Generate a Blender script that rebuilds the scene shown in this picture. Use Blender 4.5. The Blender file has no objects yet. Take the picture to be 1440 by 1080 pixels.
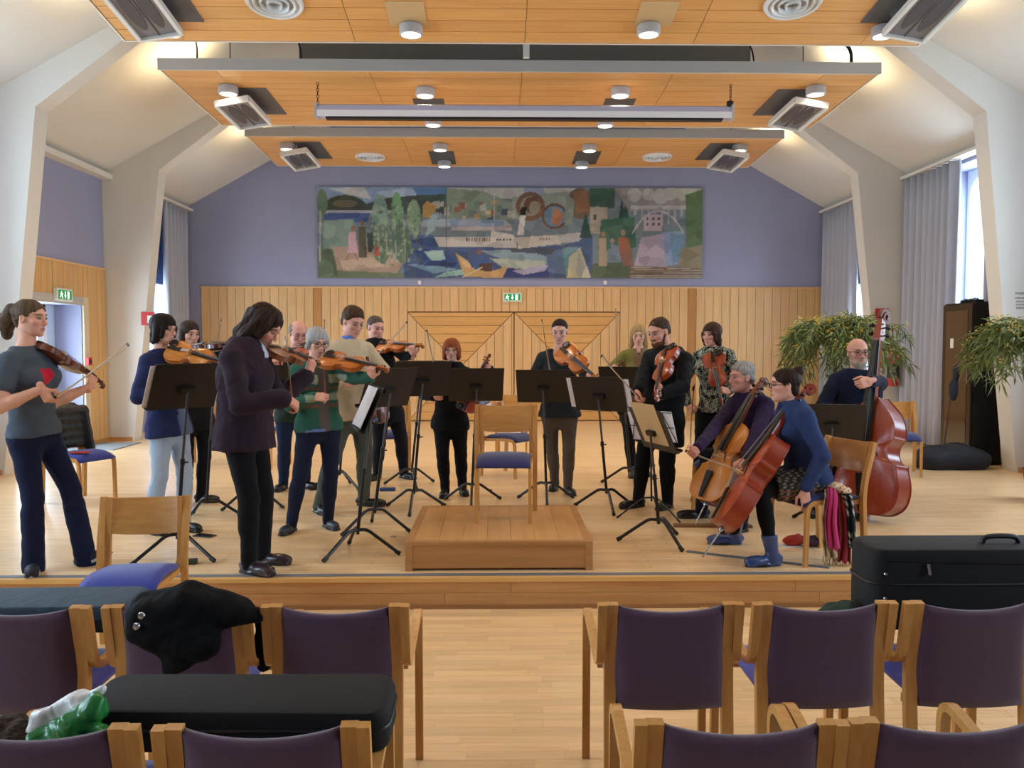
import bpy, bmesh, math, random
import numpy as np
from mathutils import Vector, Matrix

random.seed(7)
SC = bpy.context.scene
COL = SC.collection
PI = math.pi

# ------------------------------------------------------------------ camera
F = 1160.0                      # focal length in pixels of the 1440x1080 frame
VX, VY = 700.0, 485.0           # where the room's long axis vanishes
CAM = Vector((0.0, 0.0, 1.66))
S = 0.20                        # stage height
cam_d = bpy.data.cameras.new('camera')
cam_d.sensor_fit = 'HORIZONTAL'
cam_d.sensor_width = 36.0
cam_d.lens = F / 1440.0 * 36.0
cam_d.clip_end = 200
cam = bpy.data.objects.new('camera', cam_d)
COL.objects.link(cam)
cam.location = CAM
_pitch = math.atan((540 - VY) / F)
_yaw = math.atan((720 - VX) / F * math.cos(_pitch))
cam.rotation_euler = (PI / 2 - _pitch, 0, -_yaw)
SC.camera = cam
_R = Matrix.Rotation(-_yaw, 3, 'Z') @ Matrix.Rotation(PI / 2 - _pitch, 3, 'X')


def ray(u, v):
    return _R @ Vector((u - 720.0, 540.0 - v, -F))


def W(u, v, Y):
    """point seen at photo pixel (u, v) that stands at depth Y"""
    d = ray(u, v)
    return CAM + d * (Y / d.y)


def G(u, v, z=S):
    """point seen at photo pixel (u, v) that lies at height z"""
    d = ray(u, v)
    return CAM + d * ((z - CAM.z) / d.z)


# ------------------------------------------------------------------ world, exposure
SC.view_settings.view_transform = 'Standard'
SC.view_settings.look = 'None'
SC.view_settings.exposure = -0.08
SC.view_settings.gamma = 1.0
SC.view_settings.use_curve_mapping = False
world = bpy.data.worlds.new('overcast_sky')
SC.world = world
world.use_nodes = True
_bg = world.node_tree.nodes['Background']
_bg.inputs[0].default_value = (0.62, 0.82, 1.0, 1)
_bg.inputs[1].default_value = 2.2


def area_light(name, loc, rot, sx, sy, power, color):
    l = bpy.data.lights.new(name, 'AREA')
    l.shape = 'RECTANGLE'
    l.size, l.size_y = sx, sy
    l.energy = power
    l.color = color
    o = bpy.data.objects.new(name, l)
    COL.objects.link(o)
    o.location = loc
    o.rotation_euler = rot
    return o


def spot_light(name, loc, power, color, angle=150, blend=1.0, radius=0.06, rot=(0, 0, 0)):
    l = bpy.data.lights.new(name, 'SPOT')
    l.energy = power
    l.color = color
    l.spot_size = math.radians(angle)
    l.spot_blend = blend
    l.shadow_soft_size = radius
    o = bpy.data.objects.new(name, l)
    COL.objects.link(o)
    o.location = loc
    o.rotation_euler = rot
    return o


DAY = (0.74, 0.88, 1.0)
WARM = (1.0, 0.82, 0.60)
# daylight entering through each window (XL/XR are the side walls)
XL, XR = -5.93, 6.33
YB = 15.8
EAVE = 4.22
SLOPE = 0.555
WIN_R = [(-0.0, 1.7), (3.6, 5.1), (6.9, 8.4), (10.35, 11.75), (13.2, 14.9)]
WIN_L = [(-0.0, 1.7), (3.6, 5.1), (6.9, 8.4), (13.2, 15.2)]
for a, b in WIN_R:
    area_light('window_daylight', (XR + 0.52, (a + b) / 2, 2.6), (0, PI / 2, 0), 2.4, b - a, 190 if a < 12 else 330, DAY)
for a, b in WIN_L:
    area_light('window_daylight', (XL - 0.52, (a + b) / 2, 2.6), (0, -PI / 2, 0), 2.4, b - a, 230 if a < 12 else 330, DAY)
area_light('door_daylight', (XL - 0.62, 10.9, 1.25), (0, -PI / 2, 0), 1.8, 1.5, 200, DAY)


# ------------------------------------------------------------------ materials
def lin(c):
    if isinstance(c, str):
        c = c.lstrip('#')
        c = [int(c[i:i + 2], 16) / 255 for i in (0, 2, 4)]
    return tuple((x / 12.92 if x <= 0.04045 else ((x + 0.055) / 1.055) ** 2.4) for x in c) + (1,)


MATS = {}


def _new(name):
    m = bpy.data.materials.new(name)
    m.use_nodes = True
    nt = m.node_tree
    return m, nt, nt.nodes['Principled BSDF']


def N(nt, typ, **kw):
    n = nt.nodes.new(typ)
    for k, v in kw.items():
        if k.startswith('i_'):
            key = k[2:]
            n.inputs[int(key) if key.isdigit() else key.replace('_', ' ')].default_value = v
        else:
            setattr(n, k, v)
    return n


def plain(name, color, rough=0.6, metal=0.0, bump=0.0, bscale=80, var=0.0, vscale=6, sheen=0.0, spec=0.5, emit=0, coat=0.0, wrinkle=0.0):
    if name in MATS:
        return MATS[name]
    m, nt, b = _new(name)
    c = lin(color)
    b.inputs['Base Color'].default_value = c
    b.inputs['Roughness'].default_value = rough
    b.inputs['Metallic'].default_value = metal
    b.inputs['Specular IOR Level'].default_value = spec
    b.inputs['Sheen Weight'].default_value = sheen
    b.inputs['Coat Weight'].default_value = coat
    b.inputs['Coat Roughness'].default_value = 0.12
    tc = N(nt, 'ShaderNodeTexCoord')
    if var:
        nz = N(nt, 'ShaderNodeTexNoise', i_Scale=vscale, i_Detail=3.0)
        nt.links.new(tc.outputs['Object'], nz.inputs['Vector'])
        mr = N(nt, 'ShaderNodeMapRange', i_1=0.3, i_2=0.7, i_3=1 - var, i_4=1 + var)
        nt.links.new(nz.outputs[0], mr.inputs[0])
        mx = N(nt, 'ShaderNodeVectorMath', operation='SCALE')
        mx.inputs[0].default_value = c[:3]
        nt.links.new(mr.outputs[0], mx.inputs['Scale'])
        nt.links.new(mx.outputs[0], b.inputs['Base Color'])
    last = None
    if wrinkle:
        nz = N(nt, 'ShaderNodeTexNoise', i_Scale=9.0, i_Detail=2.0, i_Distortion=1.2)
        nt.links.new(tc.outputs['Object'], nz.inputs['Vector'])
        bp = N(nt, 'ShaderNodeBump', i_Strength=wrinkle, i_Distance=0.03)
        nt.links.new(nz.outputs[0], bp.inputs['Height'])
        last = bp
    if bump:
        nz = N(nt, 'ShaderNodeTexNoise', i_Scale=bscale, i_Detail=2.0)
        nt.links.new(tc.outputs['Object'], nz.inputs['Vector'])
        bp = N(nt, 'ShaderNodeBump', i_Strength=bump, i_Distance=0.01)
        nt.links.new(nz.outputs[0], bp.inputs['Height'])
        if last:
            nt.links.new(last.outputs[0], bp.inputs['Normal'])
        last = bp
    if last:
        nt.links.new(last.outputs[0], b.inputs['Normal'])
    if emit:
        b.inputs['Emission Color'].default_value = c
        b.inputs['Emission Strength'].default_value = emit
    MATS[name] = m
    return m


def wood(name, c1, c2, axis='X', rough=0.4, scale=1.0, tone=0.10, coat=0.0, knots=False):
    """fine grained timber, grain running along a local axis; tone varies from piece to piece"""
    if name in MATS:
        return MATS[name]
    m, nt, b = _new(name)
    tc = N(nt, 'ShaderNodeTexCoord')
    oi = N(nt, 'ShaderNodeObjectInfo')
    off = N(nt, 'ShaderNodeVectorMath', operation='SCALE')
    off.inputs[0].default_value = (17.0, 23.0, 31.0)
    nt.links.new(oi.outputs['Random'], off.inputs['Scale'])
    add = N(nt, 'ShaderNodeVectorMath', operation='ADD')
    nt.links.new(tc.outputs['Object'], add.inputs[0])
    nt.links.new(off.outputs[0], add.inputs[1])
    sc = [22.0 * scale] * 3
    sc['XYZ'.index(axis)] = 1.6 * scale
    mp = N(nt, 'ShaderNodeVectorMath', operation='MULTIPLY')
    mp.inputs[1].default_value = sc
    nt.links.new(add.outputs[0], mp.inputs[0])
    nz = N(nt, 'ShaderNodeTexNoise', i_Scale=1.0, i_Detail=5.0, i_Roughness=0.65, i_Distortion=0.6)
    nt.links.new(mp.outputs[0], nz.inputs['Vector'])
    cr = N(nt, 'ShaderNodeValToRGB')
    cr.color_ramp.elements[0].position = 0.30
    cr.color_ramp.elements[0].color = lin(c2)
    cr.color_ramp.elements[1].position = 0.68
    cr.color_ramp.elements[1].color = lin(c1)
    nt.links.new(nz.outputs[0], cr.inputs[0])
    mr = N(nt, 'ShaderNodeMapRange', i_1=0.0, i_2=1.0, i_3=1 - tone, i_4=1 + tone)
    nt.links.new(oi.outputs['Random'], mr.inputs[0])
    mx = N(nt, 'ShaderNodeVectorMath', operation='SCALE')
    nt.links.new(cr.outputs[0], mx.inputs[0])
    nt.links.new(mr.outputs[0], mx.inputs['Scale'])
    nt.links.new(mx.outputs[0], b.inputs['Base Color'])
    b.inputs['Roughness'].default_value = rough
    b.inputs['Coat Weight'].default_value = coat
    b.inputs['Coat Roughness'].default_value = 0.15
    bp = N(nt, 'ShaderNodeBump', i_Strength=0.08, i_Distance=0.01)
    nt.links.new(nz.outputs[0], bp.inputs['Height'])
    nt.links.new(bp.outputs[0], b.inputs['Normal'])
    MATS[name] = m
    return m


def glow(name, color, strength):
    if name in MATS:
        return MATS[name]
    m, nt, b = _new(name)
    b.inputs['Base Color'].default_value = lin(color)
    b.inputs['Emission Color'].default_value = lin(color)
    b.inputs['Emission Strength'].default_value = strength
    MATS[name] = m
    return m


def vcol(name, rough=0.7, bump=0.0, bscale=60, layer='Col', spec=0.3, wrinkle=0.0, sheen=0.0):
    """colour comes from the mesh's own painted colour layer"""
    if name in MATS:
        return MATS[name]
    m, nt, b = _new(name)
    a = N(nt, 'ShaderNodeVertexColor', layer_name=layer)
    nt.links.new(a.outputs[0], b.inputs['Base Color'])
    b.inputs['Roughness'].default_value = rough
    b.inputs['Specular IOR Level'].default_value = spec
    b.inputs['Sheen Weight'].default_value = sheen
    if bump or wrinkle:
        tc = N(nt, 'ShaderNodeTexCoord')
        nz = N(nt, 'ShaderNodeTexNoise', i_Scale=bscale if bump else 9.0, i_Detail=2.0)
        nt.links.new(tc.outputs['Object'], nz.inputs['Vector'])
        bp = N(nt, 'ShaderNodeBump', i_Strength=bump or wrinkle, i_Distance=0.01 if bump else 0.03)
        nt.links.new(nz.outputs[0], bp.inputs['Height'])
        nt.links.new(bp.outputs[0], b.inputs['Normal'])
    MATS[name] = m
    return m


def pane_mat(name, tint=(0.93, 0.97, 1.0), refl=0.1):
    if name in MATS:
        return MATS[name]
    m, nt, b = _new(name)
    out = nt.nodes['Material Output']
    tr = N(nt, 'ShaderNodeBsdfTransparent')
    tr.inputs[0].default_value = tint + (1,)
    gl = N(nt, 'ShaderNodeBsdfGlossy')
    gl.inputs['Roughness'].default_value = 0.03
    mx = N(nt, 'ShaderNodeMixShader')
    mx.inputs[0].default_value = refl
    nt.links.new(tr.outputs[0], mx.inputs[1])
    nt.links.new(gl.outputs[0], mx.inputs[2])
    nt.links.new(mx.outputs[0], out.inputs[0])
    MATS[name] = m
    return m


# ------------------------------------------------------------------ mesh building
def basis(d, up=(0, 0, 1)):
    d = Vector(d).normalized()
    up = Vector(up)
    if abs(d.dot(up.normalized())) > 0.98:
        up = Vector((0, 1, 0)) if abs(d.y) < 0.9 else Vector((1, 0, 0))
    x = up.cross(d).normalized()
    y = d.cross(x).normalized()
    return x, y, d


class MB:
    def __init__(self):
        self.v, self.f, self.m = [], [], []

    def add(self, vs, fs, mi=0):
        b = len(self.v)
        self.v += [tuple(p) for p in vs]
        self.f += [tuple(b + i for i in q) for q in fs]
        self.m += [mi] * len(fs)
        return self

    def box(self, c, s, R=None, mi=0):
        c = Vector(c)
        vs = []
        for sx in (-.5, .5):
            for sy in (-.5, .5):
                for sz in (-.5, .5):
                    p = Vector((sx * s[0], sy * s[1], sz * s[2]))
                    vs.append(c + (R @ p if R else p))
        return self.add(vs, [(0, 1, 3, 2), (4, 6, 7, 5), (0, 4, 5, 1), (2, 3, 7, 6), (0, 2, 6, 4), (1, 5, 7, 3)], mi)

    def span(self, a, b, mi=0):
        a, b = Vector(a), Vector(b)
        return self.box((a + b) / 2, [abs(q) for q in (b - a)], None, mi)

    def rings(self, rings, caps=True, closed=True, mi=0):
        n = len(rings[0])
        vs = [p for r in rings for p in r]
        fs = []
        for i in range(len(rings) - 1):
            for j in range(n if closed else n - 1):
                k = (j + 1) % n
                fs.append((i * n + j, i * n + k, (i + 1) * n + k, (i + 1) * n + j))
        if caps:
            fs.append(tuple(range(n - 1, -1, -1)))
            fs.append(tuple((len(rings) - 1) * n + j for j in range(n)))
        return self.add(vs, fs, mi)

    def tube(self, pts, r, n=8, caps=True, mi=0, flat=None, up=(0, 0, 1)):
        """sweep a round (or flat: (w, h)) section along points"""
        pts = [Vector(p) for p in pts]
        rr = r if isinstance(r, (list, tuple)) else [r] * len(pts)
        rings = []
        px = None
        for i, p in enumerate(pts):
            d = (pts[min(i + 1, len(pts) - 1)] - pts[max(i - 1, 0)])
            if d.length < 1e-9:
                d = Vector((0, 0, 1))
            x, y, d = basis(d, up)
            if px is not None and not flat:
                x = (px - d * px.dot(d))
                x = x.normalized() if x.length > 1e-6 else basis(d, up)[0]
                y = d.cross(x)
            px = x
            if flat:
                w, h = flat
                s = rr[i]
                rings.append([p + x * (a * w / 2 * s) + y * (b * h / 2 * s) for a, b in ((-1, -1), (1, -1), (1, 1), (-1, 1))])
            else:
                rings.append([p + (x * math.cos(2 * PI * j / n) + y * math.sin(2 * PI * j / n)) * rr[i] for j in range(n)])
        return self.rings(rings, caps, True, mi)

    def lathe(self, prof, c=(0, 0, 0), axis=(0, 0, 1), n=16, caps=True, mi=0):
        x, y, d = basis(axis)
        c = Vector(c)
        return self.rings([[c + d * h + (x * math.cos(2 * PI * j / n) + y * math.sin(2 * PI * j / n)) * max(r, 1e-4) for j in range(n)] for r, h in prof], caps, True, mi)

    def prism(self, poly, o, u, v, w, mi=0):
        """2-D polygon on axes u, v at o, extruded by vector w"""
        o, u, v, w = Vector(o), Vector(u), Vector(v), Vector(w)
        a = [o + u * p + v * q for p, q in poly]
        n = len(a)
        fs = [tuple(range(n - 1, -1, -1)), tuple(range(n, 2 * n))]
        for j in range(n):
            k = (j + 1) % n
            fs.append((j, k, n + k, n + j))
        return self.add(a + [p + w for p in a], fs, mi)

    def mesh(self, name, mats, smooth=False, org=(0, 0, 0), fixn=True):
        me = bpy.data.meshes.new(name)
        o = Vector(org)
        me.from_pydata([tuple(Vector(p) - o) for p in self.v], [], self.f)
        if fixn:
            bm = bmesh.new()
            bm.from_mesh(me)
            bmesh.ops.recalc_face_normals(bm, faces=bm.faces)
            bm.to_mesh(me)
            bm.free()
        if not isinstance(mats, (list, tuple)):
            mats = [mats]
        for m in mats:
            me.materials.append(m)
        if len(mats) > 1:
            me.polygons.foreach_set('material_index', self.m)
        if smooth:
            me.polygons.foreach_set('use_smooth', [True] * len(me.polygons))
            if smooth != 'all':
                try:
                    me.set_sharp_from_angle(angle=math.radians(smooth if smooth is not True else 40))
                except Exception:
                    pass
        me.update()
        return me

    def obj(self, name, mats, parent=None, smooth=False, org=None, fixn=True):
        """world-space mesh; origin at org (default: centre of bounds); parent offset undone"""
        if org is None:
            a = np.array(self.v)
            org = Vector(((a.min(0) + a.max(0)) / 2).tolist())
        me = self.mesh(name, mats, smooth, org, fixn)
        return link(name, me, parent, org)


def link(name, me, parent=None, loc=(0, 0, 0), world=True):
    o = bpy.data.objects.new(name, me)
    COL.objects.link(o)
    if parent is not None:
        o.parent = parent
        if world:
            o.location = Vector(loc) - root_loc(parent)
        else:
            o.location = loc
    else:
        o.location = loc
    return o


def root_loc(o):
    p = Vector((0, 0, 0))
    while o is not None:
        p += o.location
        o = o.parent
    return p


def thing(name, label, cat, loc=(0, 0, 0), group=None, rotz=0.0):
    o = bpy.data.objects.new(name, None)
    o.empty_display_size = 0.1
    COL.objects.link(o)
    o.location = loc
    o.rotation_euler = (0, 0, rotz)
    tag(o, label, cat, group)
    return o


def tag(o, label, cat, group=None):
    o['label'] = label
    o['category'] = cat
    if group:
        o['group'] = group
    return o


def struct(o):
    o['kind'] = 'structure'
    return o


def clone(root, loc, rotz, label=None, group=None):
    r = root.copy()
    COL.objects.link(r)
    r.location = loc
    r.rotation_euler = (0, 0, rotz)
    if label:
        r['label'] = label
    if group:
        r['group'] = group
    for ch in list(root.children):
        c = ch.copy()
        COL.objects.link(c)
        c.parent = r
        for g in list(ch.children):
            d = g.copy()
            COL.objects.link(d)
            d.parent = c
    return r


def clip_poly(poly, a, b, c):
    """keep the part of a 2-D polygon with a*x + b*y <= c"""
    out = []
    for i in range(len(poly)):
        p, q = poly[i], poly[(i + 1) % len(poly)]
        dp, dq = a * p[0] + b * p[1] - c, a * q[0] + b * q[1] - c
        if dp <= 0:
            out.append(p)
        if dp * dq < 0:
            t = dp / (dp - dq)
            out.append((p[0] + (q[0] - p[0]) * t, p[1] + (q[1] - p[1]) * t))
    return out


def bez(p0, p1, p2, p3, n=8):
    p0, p1, p2, p3 = map(Vector, (p0, p1, p2, p3))
    return [((1 - t) ** 3) * p0 + 3 * t * (1 - t) ** 2 * p1 + 3 * t * t * (1 - t) * p2 + t ** 3 * p3 for t in [i / n for i in range(n + 1)]]


def smooth_path(pts, per=5):
    """Catmull-Rom through points"""
    pts = [Vector(p) for p in pts]
    out = []
    for i in range(len(pts) - 1):
        a = pts[max(i - 1, 0)]
        b, c = pts[i], pts[i + 1]
        d = pts[min(i + 2, len(pts) - 1)]
        for k in range(per):
            t = k / per
            out.append(0.5 * ((2 * b) + (c - a) * t + (2 * a - 5 * b + 4 * c - d) * t * t + (3 * b - a - 3 * c + d) * t ** 3))
    out.append(pts[-1])
    return out

# ================================================================== the room
M_white = plain('painted_white', '#ded8cd', 0.75, var=0.02, vscale=1.5)
M_lav = plain('lavender_paint', '#9a9cb6', 0.75, var=0.03, vscale=1.2)
M_grey = plain('grey_metal', '#a9a6a4', 0.5)
M_dark = plain('dark_grey_ceiling', '#8d887f', 0.85)
M_black = plain('matte_black', '#0d0d0f', 0.5)
M_joint = plain('joint_backing_wood', '#7a5330', 0.8)  # darker brown backing that shows between the boards
M_wall = wood('wall_pine', '#e6bd86', '#d9aa70', 'Z', 0.45, 1.0, 0.05)
M_wallh = wood('wall_pine_across', '#e3ae68', '#d59d57', 'X', 0.42, 1.0, 0.05)  # cross-grain light reflection put into the colour as brighter orange
M_wally = wood('wall_pine_dark', '#c58d4e', '#b57d40', 'Z', 0.45, 1.0, 0.05)
M_ceil = wood('ceiling_pine', '#dfa561', '#d2944e', 'X', 0.4, 0.8, 0.05)
M_board = wood('stage_front_oak', '#cf9a60', '#b87f47', 'X', 0.4, 0.7, 0.06)
M_podium = wood('podium_oak', '#bd8650', '#a66f3c', 'X', 0.38, 0.7, 0.05)
M_stave = wood('beech_stave', '#ecc796', '#ddb27b', 'X', 0.33, 1.2, 0.09)


def parquet(name, c1, c2, bw, bh, rough):
    m, nt, b = _new(name)
    tc = N(nt, 'ShaderNodeTexCoord')
    br = N(nt, 'ShaderNodeTexBrick', offset=0.37, i_Scale=1.0)
    br.inputs['Color1'].default_value = lin(c1)
    br.inputs['Color2'].default_value = lin(c2)
    br.inputs['Mortar'].default_value = lin('#b98b57')
    br.inputs['Mortar Size'].default_value = 0.0015
    br.inputs['Brick Width'].default_value = bw
    br.inputs['Row Height'].default_value = bh
    br.inputs['Bias'].default_value = -0.1
    nt.links.new(tc.outputs['Object'], br.inputs['Vector'])
    mp = N(nt, 'ShaderNodeVectorMath', operation='MULTIPLY')
    mp.inputs[1].default_value = (2.0, 30.0, 1.0)
    nt.links.new(tc.outputs['Object'], mp.inputs[0])
    nz = N(nt, 'ShaderNodeTexNoise', i_Scale=1.0, i_Detail=4.0, i_Roughness=0.6)
    nt.links.new(mp.outputs[0], nz.inputs['Vector'])
    mr = N(nt, 'ShaderNodeMapRange', i_1=0.25, i_2=0.75, i_3=0.9, i_4=1.08)
    nt.links.new(nz.outputs[0], mr.inputs[0])
    mx = N(nt, 'ShaderNodeVectorMath', operation='SCALE')
    nt.links.new(br.outputs['Color'], mx.inputs[0])
    nt.links.new(mr.outputs[0], mx.inputs['Scale'])
    nt.links.new(mx.outputs[0], b.inputs['Base Color'])
    nz2 = N(nt, 'ShaderNodeTexNoise', i_Scale=1.3, i_Detail=3.0)
    nt.links.new(tc.outputs['Object'], nz2.inputs['Vector'])
    mr2 = N(nt, 'ShaderNodeMapRange', i_1=0.3, i_2=0.7, i_3=rough, i_4=rough + 0.03)
    nt.links.new(nz2.outputs[0], mr2.inputs[0])
    nt.links.new(mr2.outputs[0], b.inputs['Roughness'])
    return m


M_stage = parquet('stage_parquet', '#ecca9c', '#e2bb88', 0.62, 0.07, 0.29)
M_hallfl = parquet('hall_parquet', '#e8c08c', '#dcb078', 0.46, 0.07, 0.36)

YE = 5.13                       # stage edge
Y0 = -5.0                       # rear end of the hall
# --- floors
fl = struct(MB().span((XL, Y0, -0.10), (XR, YE + .6, -0.012)).obj('floor', M_hallfl, org=(0, 0, 0)))
# staves of the hall floor: those in view one by one, the rest as one piece
ROW, LEN = 0.070, 0.46
cands, rest = [], MB()
rnd = random.Random(3)
nrow = int((YE - 1.2) / ROW)
for r in range(nrow):
    y0 = YE - 0.011 - (r + 1) * ROW
    x = XL + rnd.uniform(-LEN, 0)
    while x < XR:
        L = LEN * rnd.uniform(0.75, 1.35)
        a, b = max(x, XL), min(x + L, XR)
        if b - a > 0.05:
            cands.append((a, b, y0))
        x += L


def stave_score(c):
    cx, y = (c[0] + c[1]) / 2, c[2]
    if y < 1.9:
        return 99
    return abs(cx - 0.05) + 0.15 * max(0, y - 2.2)


cands.sort(key=stave_score)
for i, (a, b, y) in enumerate(cands):
    mb = MB() if i < 290 else rest
    mb.span((a + 0.0003, y + 0.0003, -0.012), (b - 0.0003, y + ROW - 0.0003, rnd.uniform(-0.0003, 0.0)))
    if i < 290:
        mb.obj('floor_stave', M_stave, fl)
o = rest.obj('floor_staves', M_hallfl, fl, org=(0, 0, 0))
o['kind'] = 'stuff'
# --- stage
st = struct(MB().span((XL, YE + 0.03, 0), (XR, YB, S)).obj('floor_stage', M_stage, org=(0, 0, S)))
x = XL
for row, (z0, z1) in enumerate(((0.025, 0.098), (0.10, 0.172))):
    x = XL - rnd.uniform(0, 1.2)
    while x < XR:
        L = rnd.uniform(1.7, 2.6)
        MB().span((max(x, XL) + .001, YE + 0.004 + rnd.uniform(0, .002), z0), (min(x + L, XR) - .001, YE + 0.03, z1)).obj('front_board', M_board, st)
        x += L
MB().span((XL, YE - 0.012, 0.172), (XR, YE + 0.03, 0.1985)).obj('nosing', wood('nosing_pine', '#e2b06a', '#d3a05a', 'X', 0.35), st)
MB().span((XL, YE + 0.03, 0.199), (XR, YE + 0.085, 0.2025)).obj('edge_strip', plain('edge_rubber', '#6d7076', 0.5), st)
MB().span((XL, YE - 0.012, 0.0), (XR, YE + 0.03, 0.025)).obj('base_batten', wood('batten_oak', '#a87545', '#8d5f36', 'X', 0.5), st)

# --- back wall
XC = (XL + XR) / 2
ZR = 6.35
XRr = XR - (ZR - EAVE) / SLOPE
XLr = XL + (ZR - EAVE) / SLOPE
wb = MB().prism([(XL - .4, 0), (XR + .4, 0), (XR + .4, EAVE), (XR, EAVE), (XRr, ZR), (XLr, ZR), (XL, EAVE), (XL - .4, EAVE)], (0, YB, 0), (1, 0, 0), (0, 0, 1), (0, 0.3, 0)).obj('wall_back', M_lav)
struct(wb)
ZW = 2.76                       # top of the timber cladding
xa, xb = W(285, 500, YB).x, W(1155, 500, YB).x
MB().span((xa, YB - 0.012, S), (xb, YB, ZW)).obj('cladding_backing', M_joint, wb)
gx0, gx1 = W(571, 500, YB).x, W(876, 500, YB).x
gz = W(720, 439.5, YB).z
dark_strips = (W(451, 500, YB).x, W(978, 500, YB).x)
n = round((xb - xa) / 0.162)
pw = (xb - xa) / n
gx0 = xa + round((gx0 - xa) / pw) * pw
gx1 = xa + round((gx1 - xa) / pw) * pw
for i in range(n):
    a, b = xa + i * pw, xa + (i + 1) * pw
    cx = (a + b) / 2
    m = M_wall
    if any(abs(cx - d) < pw * 0.5 for d in dark_strips):
        m = M_wally
    pr = 0.024 + rnd.uniform(0, .003)
    if gx0 - 0.02 < a and b < gx1 + 0.02:
        z0 = gz + 0.02
    else:
        z0 = S + 0.09
    MB().span((a + .004, YB - pr, z0), (b - .004, YB - 0.012, ZW - 0.02)).obj('plank', m, wb)
MB().span((xa - .01, YB - 0.04, ZW - 0.022), (xb + .01, YB - 0.0, ZW + 0.008)).obj('cap_moulding', M_wall, wb)
for a, b in ((xa, gx0 - .01), (gx1 + .01, xb)):
    struct(MB().span((a, YB - 0.035, S), (b, YB - 0.012, S + 0.088)).obj('baseboard_back', wood('base_pine', '#c79458', '#b98447', 'X')))
# double gate of crossed boards
for k in range(2):
    half = (gx1 - gx0) / 2
    x0 = gx0 + k * half + 0.006
    x1 = gx0 + (k + 1) * half - 0.006
    z0, z1 = S + 0.015, gz
    dr = MB().span((x0, YB - 0.02, z0), (x1, YB - 0.0122, z1)).obj('door_%d' % (k + 1), M_joint)
    struct(dr)
    w, h = x1 - x0, z1 - z0
    tri = {'top': [(0, h), (w, h), (w / 2, h / 2)], 'bottom': [(0, 0), (w, 0), (w / 2, h / 2)], 'left': [(0, 0), (0, h), (w / 2, h / 2)], 'right': [(w, 0), (w, h), (w / 2, h / 2)]}
    for key, t in tri.items():
        cx, cy = sum(p[0] for p in t) / 3, sum(p[1] for p in t) / 3
        t = [(cx + (p[0] - cx) * 0.988, cy + (p[1] - cy) * 0.988) for p in t]
        hor = key in ('top', 'bottom')
        L = h if hor else w
        for i in range(int(L / 0.165) + 1):
            lo, hi = i * 0.165 + .004, (i + 1) * 0.165 - .004
            p = clip_poly(t, 0, 1, hi) if hor else clip_poly(t, 1, 0, hi)
            p = clip_poly(p, 0, -1, -lo) if hor else clip_poly(p, -1, 0, -lo)
            if len(p) > 2 and max(abs(p[0][0] - q[0]) + abs(p[0][1] - q[1]) for q in p) > 0.03:
                MB().prism(p, (x0, YB - 0.034 - rnd.uniform(0, .002), z0), (1, 0, 0), (0, 0, 1), (0, 0.016, 0)).obj('board', M_wallh if hor else M_wall, dr)

# --- side walls with their openings


def side_wall(name, xin, sgn, opens, mat, z0=0.0, thick=0.45):
    mb = MB()
    xo = xin + sgn * thick
    ys = [Y0] + [q for a in opens for q in (a[0], a[1])] + [YB]
    lo, hi = min(xin, xo), max(xin, xo)
    for i in range(0, len(ys), 2):
        mb.span((lo, ys[i], z0), (hi, ys[i + 1], EAVE + .02))
    for a in opens:
        if a[2] > z0:
            mb.span((lo, a[0], z0), (hi, a[1], a[2]))
        mb.span((lo, a[0], a[3]), (hi, a[1], EAVE + .02))
    return struct(mb.obj(name, mat))


side_wall('wall_right', XR, 1, [(a, b, 1.05, 4.12) for a, b in WIN_R], M_lav)
DY0, DY1 = 10.05, 11.88
lw = sorted([(a, b, 1.05, 4.12) for a, b in WIN_L] + [(DY0, DY1, S, 2.22)])
wl = side_wall('wall_left', XL, -1, lw, M_lav)
struct(MB().span((XL - .45, Y0 - .3, 0), (XR + .45, Y0, ZR)).obj('wall_rear', M_lav))
# windows: frames and panes
M_wf = plain('window_frame_white', '#e9edf2', 0.5)
M_glass = pane_mat('window_pane')
wi = 0
for sgn, xin, wins in ((1, XR, WIN_R), (-1, XL, WIN_L)):
    for (a, b) in wins:
        wi += 1
        x = xin + sgn * 0.40
        fr = MB()
        t = 0.07
        z0, z1 = 1.05, 4.12
        fr.span((x - .04, a, z0), (x + .04, a + t, z1))
        fr.span((x - .04, b - t, z0), (x + .04, b, z1))
        fr.span((x - .04, a + t, z0), (x + .04, b - t, z0 + t))
        c = (a + b) / 2
        r = (b - a) / 2 - t
        arch = [(c - r, z1), (c + r, z1)] + [(c + r * math.cos(q), z1 - r * 0.55 + r * 0.5 * math.sin(q)) for q in [PI * i / 12 for i in range(13)]]
        fr.prism(arch, (x - .04, 0, 0), (0, 1, 0), (0, 0, 1), (.08, 0, 0))
        fr.span((x - .03, c - .03, z0 + t), (x + .03, c + .03, z1 - t))
        fr.span((x - .03, a + t, 2.4), (x + .03, b - t, 2.46))
        wo = struct(fr.obj('window_%d' % wi, M_wf))
        for (p, q) in ((a + t, c - .03), (c + .03, b - t)):
            for (g, h) in ((z0 + t, 2.4), (2.46, z1 - r * 0.55)):
                MB().span((x - .004, p, g), (x + .004, q, h)).obj('pane', M_glass, wo)
        MB().span((xin - sgn * .03, a - .03, z0 - .03), (xin + sgn * .36, b + .03, z0)).obj('window_sill', M_wf, wo)
# curtains, rails and blinds in the bays one can see into
M_curt = plain('grey_curtain', '#adadb6', 0.85, bump=0.1, bscale=300, sheen=0.3)
M_curtd = plain('grey_curtain_shade', '#a9adc0', 0.85, sheen=0.3)


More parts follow.
